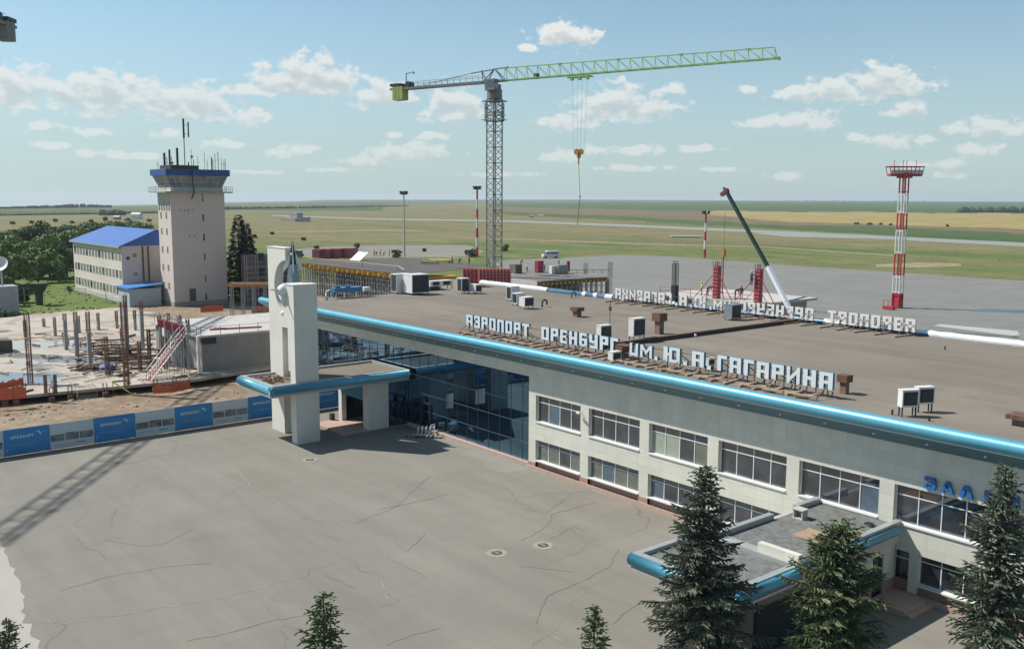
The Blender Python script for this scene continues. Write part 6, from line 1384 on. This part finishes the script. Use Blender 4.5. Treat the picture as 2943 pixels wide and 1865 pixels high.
def column_form(a, ct, crt, label):
    p = YP(*ze(a, 660), YC+.5); zt_ = YP(*ze(a, ct), YC+.5).z; zr = YP(*ze(a, crt), YC+.5).z
    t = empty('column_formwork', (p.x,YC+.5,kz), label, 'column formwork', 'tall red column forms')
    b = MB(); b.box(p.x-.36,p.x+.36,YC+.15,YC+.9,kz,zt_); b.build('shutter', M_RED, t)
    b = MB(); n = 9
    for i in range(n): z = kz+(zt_-kz)*(i+.5)/n; b.box(p.x-.43,p.x+.43,YC+.08,YC+.97,z-.04,z+.04)
    b.build('rib', MATS['formwork_pink'], t)
    b = MB(); [b.bar((p.x+i*.35,YC+.5+j*.35,zt_),(p.x+i*.35,YC+.5+j*.35,zr),.06) for i in (-1,0,1) for j in (-1,1)]; b.build('reinforcement', M_DARKM, t)
    b = MB(); [b.bar((p.x+s*.5,YC+.3,kz+(zt_-kz)*.72),(p.x+s*3.0,YC-.2,kz+.05),.08) for s in (-1,1)]; [b.bar((p.x+s*.5,YC+.3,kz+(zt_-kz)*.35),(p.x+s*1.8,YC,kz+.05),.06) for s in (-1,1)]; b.build('raking_prop', SR, t)
column_form(1438, 258, 205, 'tall dark red column form with raking props, left one of the two')
column_form(1918, 292, 235, 'tall red column form with a worker climbing it, right one of the two')
for (a, c, pose, top, legs, lab, hat) in ((1270,600,'stand','yellow','orange','worker in pale yellow vest left of the tall column forms','yellow'),(1337,600,'bend','dark','dark','worker in black crouching by the left column form','red'),(1728,600,'stand','dark','dark','worker in black standing between the two column forms','orange'),(1655,625,'bend','red','dark','worker in red kneeling between the two column forms','red')):
    q = YP(*ze(a, c), YC+2); person((q.x, YC+2, kz), pose, top, legs, lab, hat, rng.uniform(-2,2))
q = YP(*ze(1868, 480), YC+.2); person((q.x, YC-.25, q.z), 'reach', 'navy', 'dark', 'worker in white helmet climbing the right column form', 'white', 3.0)
q = YP(*ze(957, 690), 47); zt_ = YP(*ze(957, 200), 47).z; t = empty('rebar_cage', (q.x,47,0), 'tall dark rebar column cage standing left of the red column forms', 'rebar cage', 'rebar cages of the new wing')
b = MB(); [b.bar((q.x+i*.28,47+j*.28,.05),(q.x+i*.28,47+j*.28,zt_-abs(i)*.3),.07) for i in (-1,0,1) for j in (-1,1)]
z = 6.
while z < zt_: b.bar((q.x-.3,46.7,z),(q.x+.3,46.7,z),.06); b.bar((q.x+.3,46.7,z),(q.x+.3,47.3,z),.05); z += .3
b.build('reinforcement', M_DARKM, t)
b = MB(); b.box(q.x-.35, q.x+.35, 46.65, 47.35, .05, zt_-3.2); b.build('shaft', M_DARKM, t)
# hook and chain of the mobile crane, over the deck
pk = YP(1702, 585, 56); b = MB(); b.bar((pk.x,56,zof(498,pk.x,56)),(pk.x,56,pk.z),.03); b.mi = 1; b.bar((pk.x,56,pk.z),(pk.x,56,pk.z-1.1),.45); b.mi = 2; b.bar((pk.x,56,pk.z-1.1),(pk.x,56,pk.z-6.5),.12); tag(b.build('hook_block', [M_DARKM, MATS['hook_orange'], M_RUST]), 'small orange hook block hanging from the mobile crane boom', 'crane hook')
# ------------------------------------------------------------------ mobile crane
BY = 58.
t0_ = YP(1851, 716, BY-4); t1_ = YP(1806, 628, BY-2.5); t2_ = YP(1709, 452, BY)
MC = empty('mobile_crane', (t0_.x+1.5, BY-6, 0), 'mobile crane with white and dark green telescopic boom behind the terminal', 'mobile crane')
dirb = (t1_-t0_).normalized(); foot = t0_-dirb*((t0_.z-3.0)/dirb.z)
b = MB(); b.bar(foot, t1_, .46, .52); b.build('boom_base', mat('crane_white', (.66,.70,.76), .4, var=.05), MC)
b = MB(); b.bar(t1_, t2_, .36, .42); b.build('boom_extension', mat('crane_dark_green', (.01,.032,.026), .4, var=.1), MC)
b = MB(); b.bar(t2_-Vector((.4,0,-.3)), t2_+(t2_-t1_).normalized()*.5, .75, .7); b.bar(t2_+Vector((-.9,0,-.4)), t2_+Vector((.2,0,.3)), .5, .5); b.build('boom_head', mat('crane_maroon', (.16,.035,.04), .5), MC)
b = MB(); cy = foot+Vector((1.6,0,-.9)); b.tube(cy, t0_.lerp(t1_, .35), .14, n=10); b.build('lift_cylinder', M_FLASH, MC)
fx, fy = foot.x, foot.y
b = MB(); b.box(fx-6, fx+6, fy-1.3, fy+1.3, 1.0, 1.7); b.build('chassis', MATS['crane_dark_green'], MC)
b = MB(); b.box(fx-2.4, fx+2.2, fy-1.2, fy+1.2, 1.7, 3.2); b.build('turntable', MATS['crane_white'], MC)
b = MB(); b.box(fx-6.4, fx-4.2, fy-1.25, fy+1.25, 1.2, 3.2); cbm = b.build('cab', MATS['crane_white'], MC); b = MB(); b.box(fx-6.44, fx-6.4, fy-1.1, fy+1.1, 2.1, 3.0); sub(b.build('windscreen', M_GLASS), cbm)
for i in range(4):
    for s in (-1, 1): b = MB(); b.tube((fx-4.6+i*2.9, fy+s*1.0, .55), (fx-4.6+i*2.9, fy+s*1.35, .55), .55, n=16); b.build('wheel', M_DARKM, MC)
# ------------------------------------------------------------------ light masts, van
M_MW = mat('mast_white', (.72,.72,.69), .5, var=.06); M_MR = mat('mast_red', (.48,.025,.045), .5, var=.1)
def mast(u, v, vt, bands, label, r=.28, m0=M_MW, m1=M_MR, head='small'):
    p = G(u, v, 0); h = zof(vt, p.x, p.y); t = empty('light_mast', (p.x,p.y,0), label, 'light mast', 'apron light masts')
    for i in range(bands):
        b = MB(); b.tube((p.x,p.y,h*i/bands),(p.x,p.y,h*(i+1)/bands), r*(1.25-.5*i/bands), r*(1.25-.5*(i+1)/bands), 10); b.build('shaft_section', m1 if i % 2 == 0 else m0, t)
    b = MB(); b.box(p.x-1.2,p.x+1.2,p.y-1.2,p.y+1.2,h,h+.15); b.build('platform', M_DARKM, t)
    for k in range(5): a = k*1.2566; b = MB(); b.bar((p.x+.9*math.cos(a),p.y+.9*math.sin(a),h+.2),(p.x+1.5*math.cos(a),p.y+1.5*math.sin(a),h+1.2),.75,.5); b.build('floodlight', M_DARKM, t)
mast(951, 603, 458, 1, 'pale slim lamp mast with a cluster of floodlights left of the crane', .3, m1=mat('mast_grey', (.50,.50,.46), .6))
mast(1122, 604, 446, 7, 'red and white banded lamp mast just left of the tower crane', .42)
mast(1657, 606, 504, 5, 'short red and white banded lamp mast at the edge of the apron', .42)
# the big four legged mast
p = G(2109, 724, 0); LM = empty('lattice_light_mast', (p.x,p.y,0), 'big four legged red and white light mast with a wide platform on the apron', 'light mast')
HT = zof(412, p.x, p.y); bd = [0, zof(690,p.x,p.y), zof(648,p.x,p.y), zof(597,p.x,p.y), zof(540,p.x,p.y), zof(502,p.x,p.y), zof(455,p.x,p.y), HT]
for i in range(7):
    m = M_MR if i % 2 == 0 else M_MW; b = MB()
    for sx in (-1, 1):
        for sy in (-1, 1): w0, w1 = .72-.12*bd[i]/HT, .72-.12*bd[i+1]/HT; b.tube((p.x+sx*w0,p.y+sy*w0,bd[i]), (p.x+sx*w1,p.y+sy*w1,bd[i+1]), .15, n=8)
    z = bd[i]+.05
    if i == 0: b.box(p.x-.6,p.x+.6,p.y-.6,p.y+.6,.3,bd[1])
    b.tube((p.x,p.y,bd[i]),(p.x,p.y,bd[i+1]),.07,n=8)
    for zz in (bd[i]+.3, bd[i+1]-.3):
        w_ = .72-.12*zz/HT; b.bar((p.x-w_,p.y-w_,zz),(p.x+w_,p.y-w_,zz),.15); b.bar((p.x+w_,p.y-w_,zz),(p.x+w_,p.y+w_,zz),.15); b.bar((p.x-w_,p.y-w_,zz),(p.x-w_,p.y+w_,zz),.12); b.bar((p.x-w_,p.y+w_,zz),(p.x+w_,p.y+w_,zz),.12)
    b.build('shaft_section', m, LM)
ax = Vector((CR.x, CR.y, 0)).normalized(); bx = Vector((-ax.y, ax.x, 0)); pc = Vector((p.x,p.y,HT)); hw = 3.1
b = MB(); b.bar(pc-ax*hw, pc+ax*hw, 1.8, .5); b.bar(pc-Vector((0,0,.6)), pc+Vector((0,0,.4)), 2.2); b.build('platform', M_MR, LM)
b = MB()
for s in (-1, 1):
    b.bar(pc-ax*3.5+bx*s*1.0+Vector((0,0,1.6)), pc+ax*3.5+bx*s*1.0+Vector((0,0,1.6)), .22)
    for k in np.linspace(-1, 1, 9): b.bar(pc+ax*hw*k+bx*s*1.0, pc+ax*3.4*k+bx*s*1.0+Vector((0,0,1.6)), .1)
[b.bar(pc+ax*k, pc+ax*k+Vector((0,0,3.0)), .08) for k in (-2.2,-.4,.3,2.2)]
b.build('railing', M_MR, LM)
for k in np.linspace(-2.8, 2.8, 8): b = MB(); q = pc+ax*k-bx*.7+Vector((0,0,.75)); b.bar(q, q-bx*.5-Vector((0,0,.2)), .7, .6); b.build('floodlight', M_FLASH, LM)
q = G(2090, 728, 0); t = empty('cabinet_trolley', (q.x,q.y,0), 'low red and white barrier stand at the foot of the big light mast', 'barrier', local=True)
b = MB(); b.box(-1.1,1.1,-.5,.5,.1,.7); b.build('base', M_MR, t); b = MB(); [b.bar((x,-.4,.7),(x,-.4,1.9),.08) for x in (-1,0,1)]; b.bar((-1,-.4,1.9),(1,-.4,1.9),.08); b.build('frame', mat('mast_red', (.4,.02,.02)), t)
# puddle/oil stain right of the mast
sheet('stain', [g2(2262,729),g2(2320,725),g2(2410,727),g2(2450,733),g2(2380,735),g2(2290,733)], mat('dark_stain', (.075,.085,.11), .25, var=.2, scale=.5), .004, 1.2)
# van at the far apron corner
p = G(1294, 607, 0); V = empty('van', (p.x,p.y,0), 'white and grey van parked at the far corner of the apron', 'van', local=True); V.rotation_euler.z = -1.95; V.scale = (1.15,1.15,1.15)
M_VW = mat('van_white', (.75,.77,.77), .3, var=.03)
b = MB(); prof = [(2.7,.35),(2.75,1.0),(2.3,1.25),(1.55,2.15),(1.1,2.35),(-2.6,2.35),(-2.75,2.1),(-2.75,.35)]; b.xzprism(prof, -.98, .98); b.build('body', M_VW, V)
b = MB(); [b.xzprism([(1.9,1.3),(1.45,1.95),(.6,1.95),(.6,1.3)], s*.985-.008, s*.985+.008) for s in (-1,1)]; [b.xzprism([(.4,1.3),(.4,1.95),(-2.4,1.95),(-2.4,1.3)], s*.985-.008, s*.985+.008) for s in (-1,1)]; b.build('side_window', M_GLASS, V)
b = MB(); b.add([(2.33,-.85,1.28),(2.33,.85,1.28),(1.6,.8,2.14),(1.6,-.8,2.14)], [(0,1,2,3)]); b.build('windscreen', M_GLASS, V)
for x in (1.8,-1.7):
    for s in (-1,1): b = MB(); b.tube((x,s*.75,.36),(x,s*1.0,.36),.36,n=16); b.build('wheel', M_DARKM, V)
b = MB(); [b.box(2.74,2.78,s*.75-.15,s*.75+.15,.75,.95) for s in (-1,1)]; b.build('headlight', M_FLASH, V)
# unfinished brick frame with scaffolding right of the tower
U = empty('brick_shell', (-128, 44, 0), 'unfinished brown brick shell with scaffolding right of the dark conifer', 'unfinished building')
ub = at(575, 700, 196); b = MB(); q0, q1 = at(598, 690, 190), at(636, 690, 190); zt_ = at(600, 602, 190).z
ux, uy = q0.x, q0.y
b.box(ux-6, ux, uy, uy+9, 0, zt_); b.build('wall', mat('dark_brick', (.20,.145,.13), .9, var=.2, scale=1.5), U)
for i in range(3):
    for z in (2.4, 6.0, 9.0): b = MB(); b.box(ux, ux+.06, uy+1+2.4*i, uy+2.2+2.4*i, z, z+1.5); b.build('window', M_DARKM, U)
b = MB()
for i in range(6):
    for j in (0, 1): b.bar((ux+1.4+j*1.1, uy-2.5+2.3*i, 0), (ux+1.4+j*1.1, uy-2.5+2.3*i, zt_+.4), .1)
for z in np.arange(1.6, zt_, 2.1): b.bar((ux+2.5,uy-2.5,z),(ux+2.5,uy+9,z),.09); b.bar((ux+2.5,uy-2.5,z+1),(ux+2.5,uy+9,z+1),.06); b.box(ux+1.4,ux+2.4,uy-2.5,uy+9,z-.06,z)
b.build('scaffold', MATS['galvanised_tube'], U)
# ------------------------------------------------------------------ trees
def leaf_mat(name, c_lo, c_mid, c_hi, scale):
    m = bpy.data.materials.new(name); m.use_nodes = True; nt = m.node_tree; b = nt.nodes['Principled BSDF']; b.inputs['Roughness'].default_value = .7; b.inputs['Specular IOR Level'].default_value = .2
    a = ramp_noise(m, scale, [(.3,c_lo),(.5,c_mid),(.72,c_hi)], detail=5, k=AL)
    g = nt.nodes.new('ShaderNodeNewGeometry'); r = nt.nodes.new('ShaderNodeMapRange'); nt.links.new(g.outputs['Random Per Island'], r.inputs[0]); r.inputs[3].default_value = .6; r.inputs[4].default_value = 1.5
    mx = nt.nodes.new('ShaderNodeMix'); mx.data_type = 'RGBA'; mx.blend_type = 'MULTIPLY'; mx.inputs[0].default_value = 1; nt.links.new(a, mx.inputs[6]); nt.links.new(r.outputs[0], mx.inputs[7]); nt.links.new(mx.outputs[2], b.inputs['Base Color'])
    return m
M_BARK = mat('bark', (.10,.075,.055), .95, var=.3, scale=5)
M_SP1 = leaf_mat('spruce_needles', (.095,.13,.10), (.18,.205,.15), (.29,.265,.19), 1.1)
M_SP2 = leaf_mat('green_spruce_needles', (.11,.165,.085), (.195,.245,.12), (.30,.295,.17), 1.3)
M_SP3 = leaf_mat('blue_spruce_needles', (.11,.15,.115), (.20,.23,.16), (.30,.285,.18), 1.2)
M_SPD = leaf_mat('dark_conifer_needles', (.012,.024,.018), (.022,.038,.026), (.035,.055,.032), .4)
def spruce(base, h, Rb, seed, m, label, whorl=.30, nb=11, detail=1.0, cut=0.0, power=.85, group='spruces'):
    r = np.random.RandomState(seed); t = empty('spruce_tree', tuple(base), label, 'spruce tree', group, local=True)
    tr = MB(); k = 8
    for i in range(k): tr.tube((0,0,h*i/k),(0,0,h*(i+1)/k), .016*h*(1-i/k)+.012, .016*h*(1-(i+1)/k)+.012, 8)
    V = []; z = max(.5, cut)
    limbs = MB()
    def needle_spray(p, d, L, wd):
        L = L*sc; wd = wd*(.5+.5*sc)
        """a drooping twig: narrow crossed blades tapering to a point, built as vertex rows"""
        side = np.cross(d, [0,0,1.]); n_ = np.linalg.norm(side); side = side/n_ if n_ > 1e-3 else np.array([1.,0,0]); up = np.cross(side, d)
        a = r.uniform(-.6, .6)
        for ang in (a, a+1.05, a+2.1):
            s = side*math.cos(ang)+up*math.sin(ang)
            V.append([p, p+d*L*.4+s*wd*.62, p+d*L, p+d*L*.4-s*wd*.62])
    while z < h*.985:
        f = 1-z/h; L0 = Rb*(f**power)*1.0+.05; n = max(5, int(nb*(.5+.6*f)))
        a0 = r.uniform(0, 6.28)
        wh = r.uniform(.62, 1.12); sc = min(1., .38+L0*.75)
        for i in range(n):
            a = a0+6.283*i/n+r.uniform(-.25,.25); L = L0*wh*r.uniform(.45, 1.25); o = np.array([math.cos(a), math.sin(a), 0.]); zz = z+r.uniform(-.24,.24)
            rise = .30*min(1, (z/h)*1.4) ; droop = .42*f+.1
            def P(s): return o*L*s+np.array([0,0,zz+L*(rise*s-droop*s*s+.16*s**4)])
            if L > .5: tr.bar(P(0.02), P(.55), .03+.012*L); tr.bar(P(.55), P(.97), .016+.006*L)
            m_ = max(3, int(L/.17*detail))
            for j in range(m_):
                s = (j+.6)/m_; p = P(s); d = P(min(1.02, s+.06))-P(s-.04); d = d/np.linalg.norm(d); sd = np.cross(d, [0,0,1.]); sd /= max(1e-3, np.linalg.norm(sd))
                if s < .18 and L > .8: continue
                tl = (.16+.36*L*(1-s)*s*1.6+.1*r.rand())
                tl = min(tl, .62)
                needle_spray(p, d, .22+.1*r.rand(), .055)
                for q in (-1, 1):
                    dd = d*.62+sd*q*r.uniform(.55,.95)+np.array([0,0,r.uniform(-.38,-.02)]); dd /= np.linalg.norm(dd)
                    kk = max(1, int(tl/.17)); pp = p.copy()
                    for e in range(kk):
                        needle_spray(pp, dd, .24+.08*r.rand(), .06); pp = pp+dd*.17; dd = dd+np.array([0,0,-.06])+d*.1; dd /= np.linalg.norm(dd)
                        if r.rand() < .6: d3 = dd+sd*r.uniform(-.9,.9)+np.array([0,0,r.uniform(-.6,.05)]); d3 /= np.linalg.norm(d3); needle_spray(pp, d3, .2+.08*r.rand(), .05)
        z += whorl*(.75+.5*r.rand())*(.55+.6*f)
    sc = .6
    for _ in range(10): needle_spray(np.array([0,0,h*.97+.01*_]), np.array([r.uniform(-.4,.4), r.uniform(-.4,.4), 1.]), .22, .03)
    A = np.array(V).reshape(-1, 3); n = len(V)
    me = bpy.data.meshes.new('crown'); me.vertices.add(len(A)); me.vertices.foreach_set('co', A.ravel()); me.loops.add(4*n); me.loops.foreach_set('vertex_index', np.arange(4*n)); me.polygons.add(n); me.polygons.foreach_set('loop_start', np.arange(0, 4*n, 4)); me.polygons.foreach_set('loop_total', np.full(n, 4)); me.materials.append(m); me.update(); me.validate()
    o = bpy.data.objects.new('crown', me); col.objects.link(o); o.parent = t
    tr.build('trunk', M_BARK, t)
    return t
def place_apex(u, v, d, h_extra=0):
    p = at(u, v, d); return Vector((p.x, p.y, 0)), p.z
b, h = place_apex(1660, 1092, 36); spruce(b, h, 2.85, 3, M_SP1, 'tall dark spruce standing in front of the arrivals porch', detail=1.15, nb=15, power=.66)
b, h = place_apex(1975, 1226, 34.5); spruce(b, h, 3.3, 5, M_SP2, 'mid green bushy spruce right of the tallest one', detail=1.15, nb=17, power=.6)
b, h = place_apex(2366, 1090, 31); spruce(b, h, 2.45, 8, M_SP3, 'big bluish spruce cut off by the right edge of the photo', detail=1.15, nb=15, power=.72)
b, h = place_apex(760, 1388, 30); spruce(b, h, 2.9, 11, M_SP2, 'pointed green spruce top rising at the bottom left of the forecourt', nb=9, power=.85, cut=3)
b, h = place_apex(1398, 1424, 29); spruce(b, h, 2.5, 13, M_SP2, 'small thin spruce top at the bottom middle of the photo', nb=6, power=.95, cut=3)
b, h = place_apex(14, 1450, 31); spruce(b, h, 1.3, 17, M_SP2, 'dark green spruce top in the bottom left corner', nb=10, power=.6, cut=3)
# two dark conifers beside the tower
p = G(566, 706, 0); hh = zof(505, p.x, p.y)
def conifer_far(p, h, Rb, seed, label):
    r = np.random.RandomState(seed); t = empty('conifer', (p.x,p.y,0), label, 'conifer', 'dark conifers by the tower', local=True); tr = MB(); tr.tube((0,0,0),(0,0,h*.95),.3,.05,8); tr.build('trunk', M_BARK, t)
    V = []
    for _ in range(5200):
        f = r.rand()**.62; z = h*(1-f); R0 = Rb*(f**.8)*(1+.22*math.sin(z*5+seed)) ; a = r.uniform(0, 6.283); rr = R0*(.35+.7*r.rand()**.5); L = .55+.5*r.rand()
        q = np.array([rr*math.cos(a), rr*math.sin(a), z+.3-rr*.22]); d = np.array([math.cos(a+r.uniform(-.6,.6)), math.sin(a+r.uniform(-.6,.6)), r.uniform(-.55,.1)]); s = np.cross(d,[0,0,1.]); s /= np.linalg.norm(s); s = s*math.cos(1)+np.array([0,0,.6])*r.uniform(-1,1)
        V.append([q, q+d*L*.5+s*.2, q+d*L, q+d*L*.5-s*.2])
    mb = MB(); mb.v = [tuple(x) for q in V for x in q]; mb.f = [(4*i,4*i+1,4*i+2,4*i+3) for i in range(len(V))]; mb.m = [0]*len(V); mb.build('crown', M_SPD, t)
conifer_far(p, hh, 3.6, 1, 'tall dark conifer close to the right side of the control tower')
p = G(583, 702, 0); conifer_far(p, zof(527, p.x, p.y), 3.4, 4, 'slightly lower dark conifer to the right of its taller twin')
# broadleaf trees: trunk, limbs, crown of leaf clumps
M_L = [leaf_mat('leaves_mid', (.085,.135,.05), (.145,.21,.075), (.21,.275,.10), .25), leaf_mat('leaves_dark', (.055,.09,.045), (.09,.135,.06), (.135,.18,.08), .25), leaf_mat('leaves_light', (.10,.155,.045), (.17,.235,.07), (.235,.29,.10), .25)]
def leafy(p, h, Rw, seed, m, label, cat='tree', name='broadleaf_tree', group='broadleaf trees', n=3600, leaf=.42, low=.02):
    r = np.random.RandomState(seed); t = empty(name, (p.x,p.y,p.z), label, cat, group, local=True)
    blobs = []
    for _ in range(16):
        a = r.uniform(0, 6.283); f = r.rand(); rr = Rw*.75*math.sqrt(r.rand()); zc = h*(.14+low+(.70-low)*f); shrink = math.sqrt(max(.1, 1-((zc/h-.5)/.62)**2)); blobs.append((np.array([rr*shrink*math.cos(a), rr*shrink*math.sin(a), zc]), Rw*r.uniform(.26,.46)))
    tr = MB(); tr.tube((0,0,0),(0,0,h*.45),.035*h,.022*h,8)
    for c, R0 in blobs[:9]: tr.tube((0,0,h*.3), tuple(c), .014*h, .005*h, 6)
    tr.build('trunk', M_BARK, t)
    V = []
    for _ in range(n):
        c, R0 = blobs[r.randint(len(blobs))]; d = r.normal(size=3); d /= np.linalg.norm(d); d[2] = d[2] if d[2] > -.5 else -d[2]*.5
        q = c+d*R0*(.72+.38*r.rand())*np.array([1,1,.85]); nn = d+r.normal(size=3)*.55; nn /= np.linalg.norm(nn); s = np.cross(nn, r.normal(size=3)); s /= np.linalg.norm(s); u_ = np.cross(nn, s); L = leaf*r.uniform(.6,1.3)
        V.append([q-s*L, q-u_*L*.7, q+s*L, q+u_*L*.7])
    mb = MB(); mb.v = [tuple(x) for q in V for x in q]; mb.f = [(4*i,4*i+1,4*i+2,4*i+3) for i in range(len(V))]; mb.m = [0]*len(V); mb.build('crown', m, t)
    return t
def tree_at(u, vb, vt, wpx, seed, k, label, **kw):
    p = G(u, vb, -.05); d = depth(p); leafy(p, zof(vt, p.x, p.y), wpx/2/2220*d, seed, M_L[k], label, **kw)
tree_at(-8, 690, 575, 110, 1, 2, 'light green tree cut by the left edge behind the dish')
tree_at(28, 672, 558, 100, 2, 2, 'light green round tree, second from the left edge')
tree_at(118, 655, 556, 115, 4, 2, 'bright round tree directly left of the office block', n=4200)
tree_at(74, 655, 575, 90, 5, 0, 'mid green tree between the two bright trees at left')
tree_at(158, 652, 568, 70, 6, 0, 'mid green tree touching the corner of the office block')
tree_at(118, 628, 515, 110, 7, 1, 'largest dark crowned tree behind the bright ones', n=4200)
tree_at(85, 622, 528, 70, 8, 1, 'dark tree left of the largest dark crown')
tree_at(178, 610, 530, 90, 9, 0, 'green tree behind the left end of the blue roof')
tree_at(225, 596, 520, 90, 10, 1, 'dark tree behind the middle of the blue roof')
tree_at(270, 590, 522, 80, 14, 0, 'mid green tree behind the right part of the blue roof')
tree_at(35, 618, 545, 80, 15, 0, 'mid green tree far back near the left edge')
tree_at(330, 580, 524, 80, 16, 2, 'pale green tree behind the blue roof next to the tower')
for i, (u, vb, vt, w, k) in enumerate(((5,640,552,90,0),(52,640,548,90,2),(148,636,540,90,0),(200,622,535,80,2),(100,600,520,80,0),(140,598,518,70,1),(60,598,530,80,1),(20,596,540,70,1),(175,590,524,70,0),(240,580,520,70,0),(300,572,522,70,0),(90,666,600,60,2),(140,664,600,60,0),(5,600,548,60,0))):
    tree_at(u, vb, vt, w, 40+i, k, 'one of the leafy trees massed together left of the office block', group='massed trees left of the office block')
tree_at(40, 712, 662, 60, 11, 1, 'dark bush shaped tree right of the satellite dish', n=1800)
tree_at(12, 720, 650, 50, 12, 0, 'small green tree behind the satellite dish', n=1800)
tree_at(68, 690, 660, 34, 13, 0, 'small round bush on the left lawn', name='bush', cat='bush', group='bushes', n=700, leaf=.25, low=.0)
tree_at(165, 686, 672, 16, 20, 1, 'little dark shrub in the middle of the lawn', name='bush', cat='bush', group='bushes', n=300, leaf=.18, low=.0)
for (u, vb, vt, w, lab) in ((20,757,730,60,'dark bush at the left edge by the slab'),(58,752,738,40,'dark bush right of the left edge one by the slab'),(1188,592,574,14,'dark bush just right of the crane mast'),(1108,604,586,34,'low bushes left of the red banded mast'),(934,606,588,26,'round dark bush behind the workers on the deck'),(840,584,573,16,'dark bush above the white leaning board'),(745,590,577,14,'dark bush above the red containers'),(600,560,552,8,'dark shrub on the dry plain right of the conifer'),(714,566,558,9,'dark shrub on the dry plain above the stele'),(640,552,546,8,'dark shrub on the plain far above the rocket'),(998,592,584,9,'small shrub on the road side right of the lamp mast'),(702,606,590,24,'dark bush behind the deck corner near the rocket'),(2478,495,490,4,'far shrub at the right edge')):
    if u > 2440: continue
    p = G(u, vb, -.05); d = depth(p); leafy(p, max(.8, zof(vt, p.x, p.y)), w/2/2220*d, int(u), M_L[1], lab, name='bush', cat='bush', group='bushes', n=500, leaf=max(.25, d*.0011), low=.0)
for i, (u, vb, vt, w) in enumerate(((390,517,508,14),(248,520,508,12),(300,520,513,18),(215,523,515,14),(30,528,521,16),(75,526,518,12),(130,522,514,14),(350,522,515,16),(2015,528,524,16),(2045,529,525,14),(2072,529,526,9),(2095,530,527,9),(2228,533,530,8),(170,526,519,10))):
    p = G(u, vb, -.05); d = depth(p); leafy(p, max(1, zof(vt, p.x, p.y)*.8), w*.36/2220*d, 100+i, M_L[1], 'far dark tree standing alone on the plain', name='far_tree', cat='tree', group='lone trees on the plain', n=260, leaf=d*.0012, low=.0)
# tufts and weeds on the meadow near the slab: uncountable ground cover
gm = MB(); gr = np.random.RandomState(5)
for _ in range(500):
    u = gr.uniform(-30, 380) if _ < 400 else gr.uniform(1180, 2400); v = gr.uniform(655, 745) if _ < 400 else gr.uniform(560, 650)
    if _ >= 400 and v > lerp_pts([(1180,604),(1450,592),(2408,652)], u)-3: continue
    q = G(u, v, -.03); 
    if q.x > -133 and q.y < 20 and _ < 400 and v > 725: continue
    a = gr.uniform(0, 3.14); s = gr.uniform(.15, .5); hh = gr.uniform(.1, .35); c, n_ = math.cos(a)*s, math.sin(a)*s
    gm.quad((q.x-c,q.y-n_,q.z),(q.x+c,q.y+n_,q.z),(q.x+c*.5,q.y+n_*.5,q.z+hh),(q.x-c*.6,q.y-n_*.6,q.z+hh*.8))
tag(gm.build('grass', M_L[2]), 'tufts of long grass on the meadow', 'grass', kind='stuff')
# ------------------------------------------------------------------ air between us and the horizon
hz = MB(); hz.box(CX-13000, CX+13000, CY-13000, CY+13000, -900, 75); ho = hz.build('haze', [])
mh = bpy.data.materials.new('haze'); mh.use_nodes = True; nt = mh.node_tree; nt.nodes.clear(); oo = nt.nodes.new('ShaderNodeOutputMaterial'); pv = nt.nodes.new('ShaderNodeVolumePrincipled'); pv.inputs['Density'].default_value = 8e-5; pv.inputs['Color'].default_value = (.82,.92,.98,1); pv.inputs['Anisotropy'].default_value = .2; nt.links.new(pv.outputs[0], oo.inputs['Volume']); ho.data.materials.append(mh); tag(ho, kind='stuff')
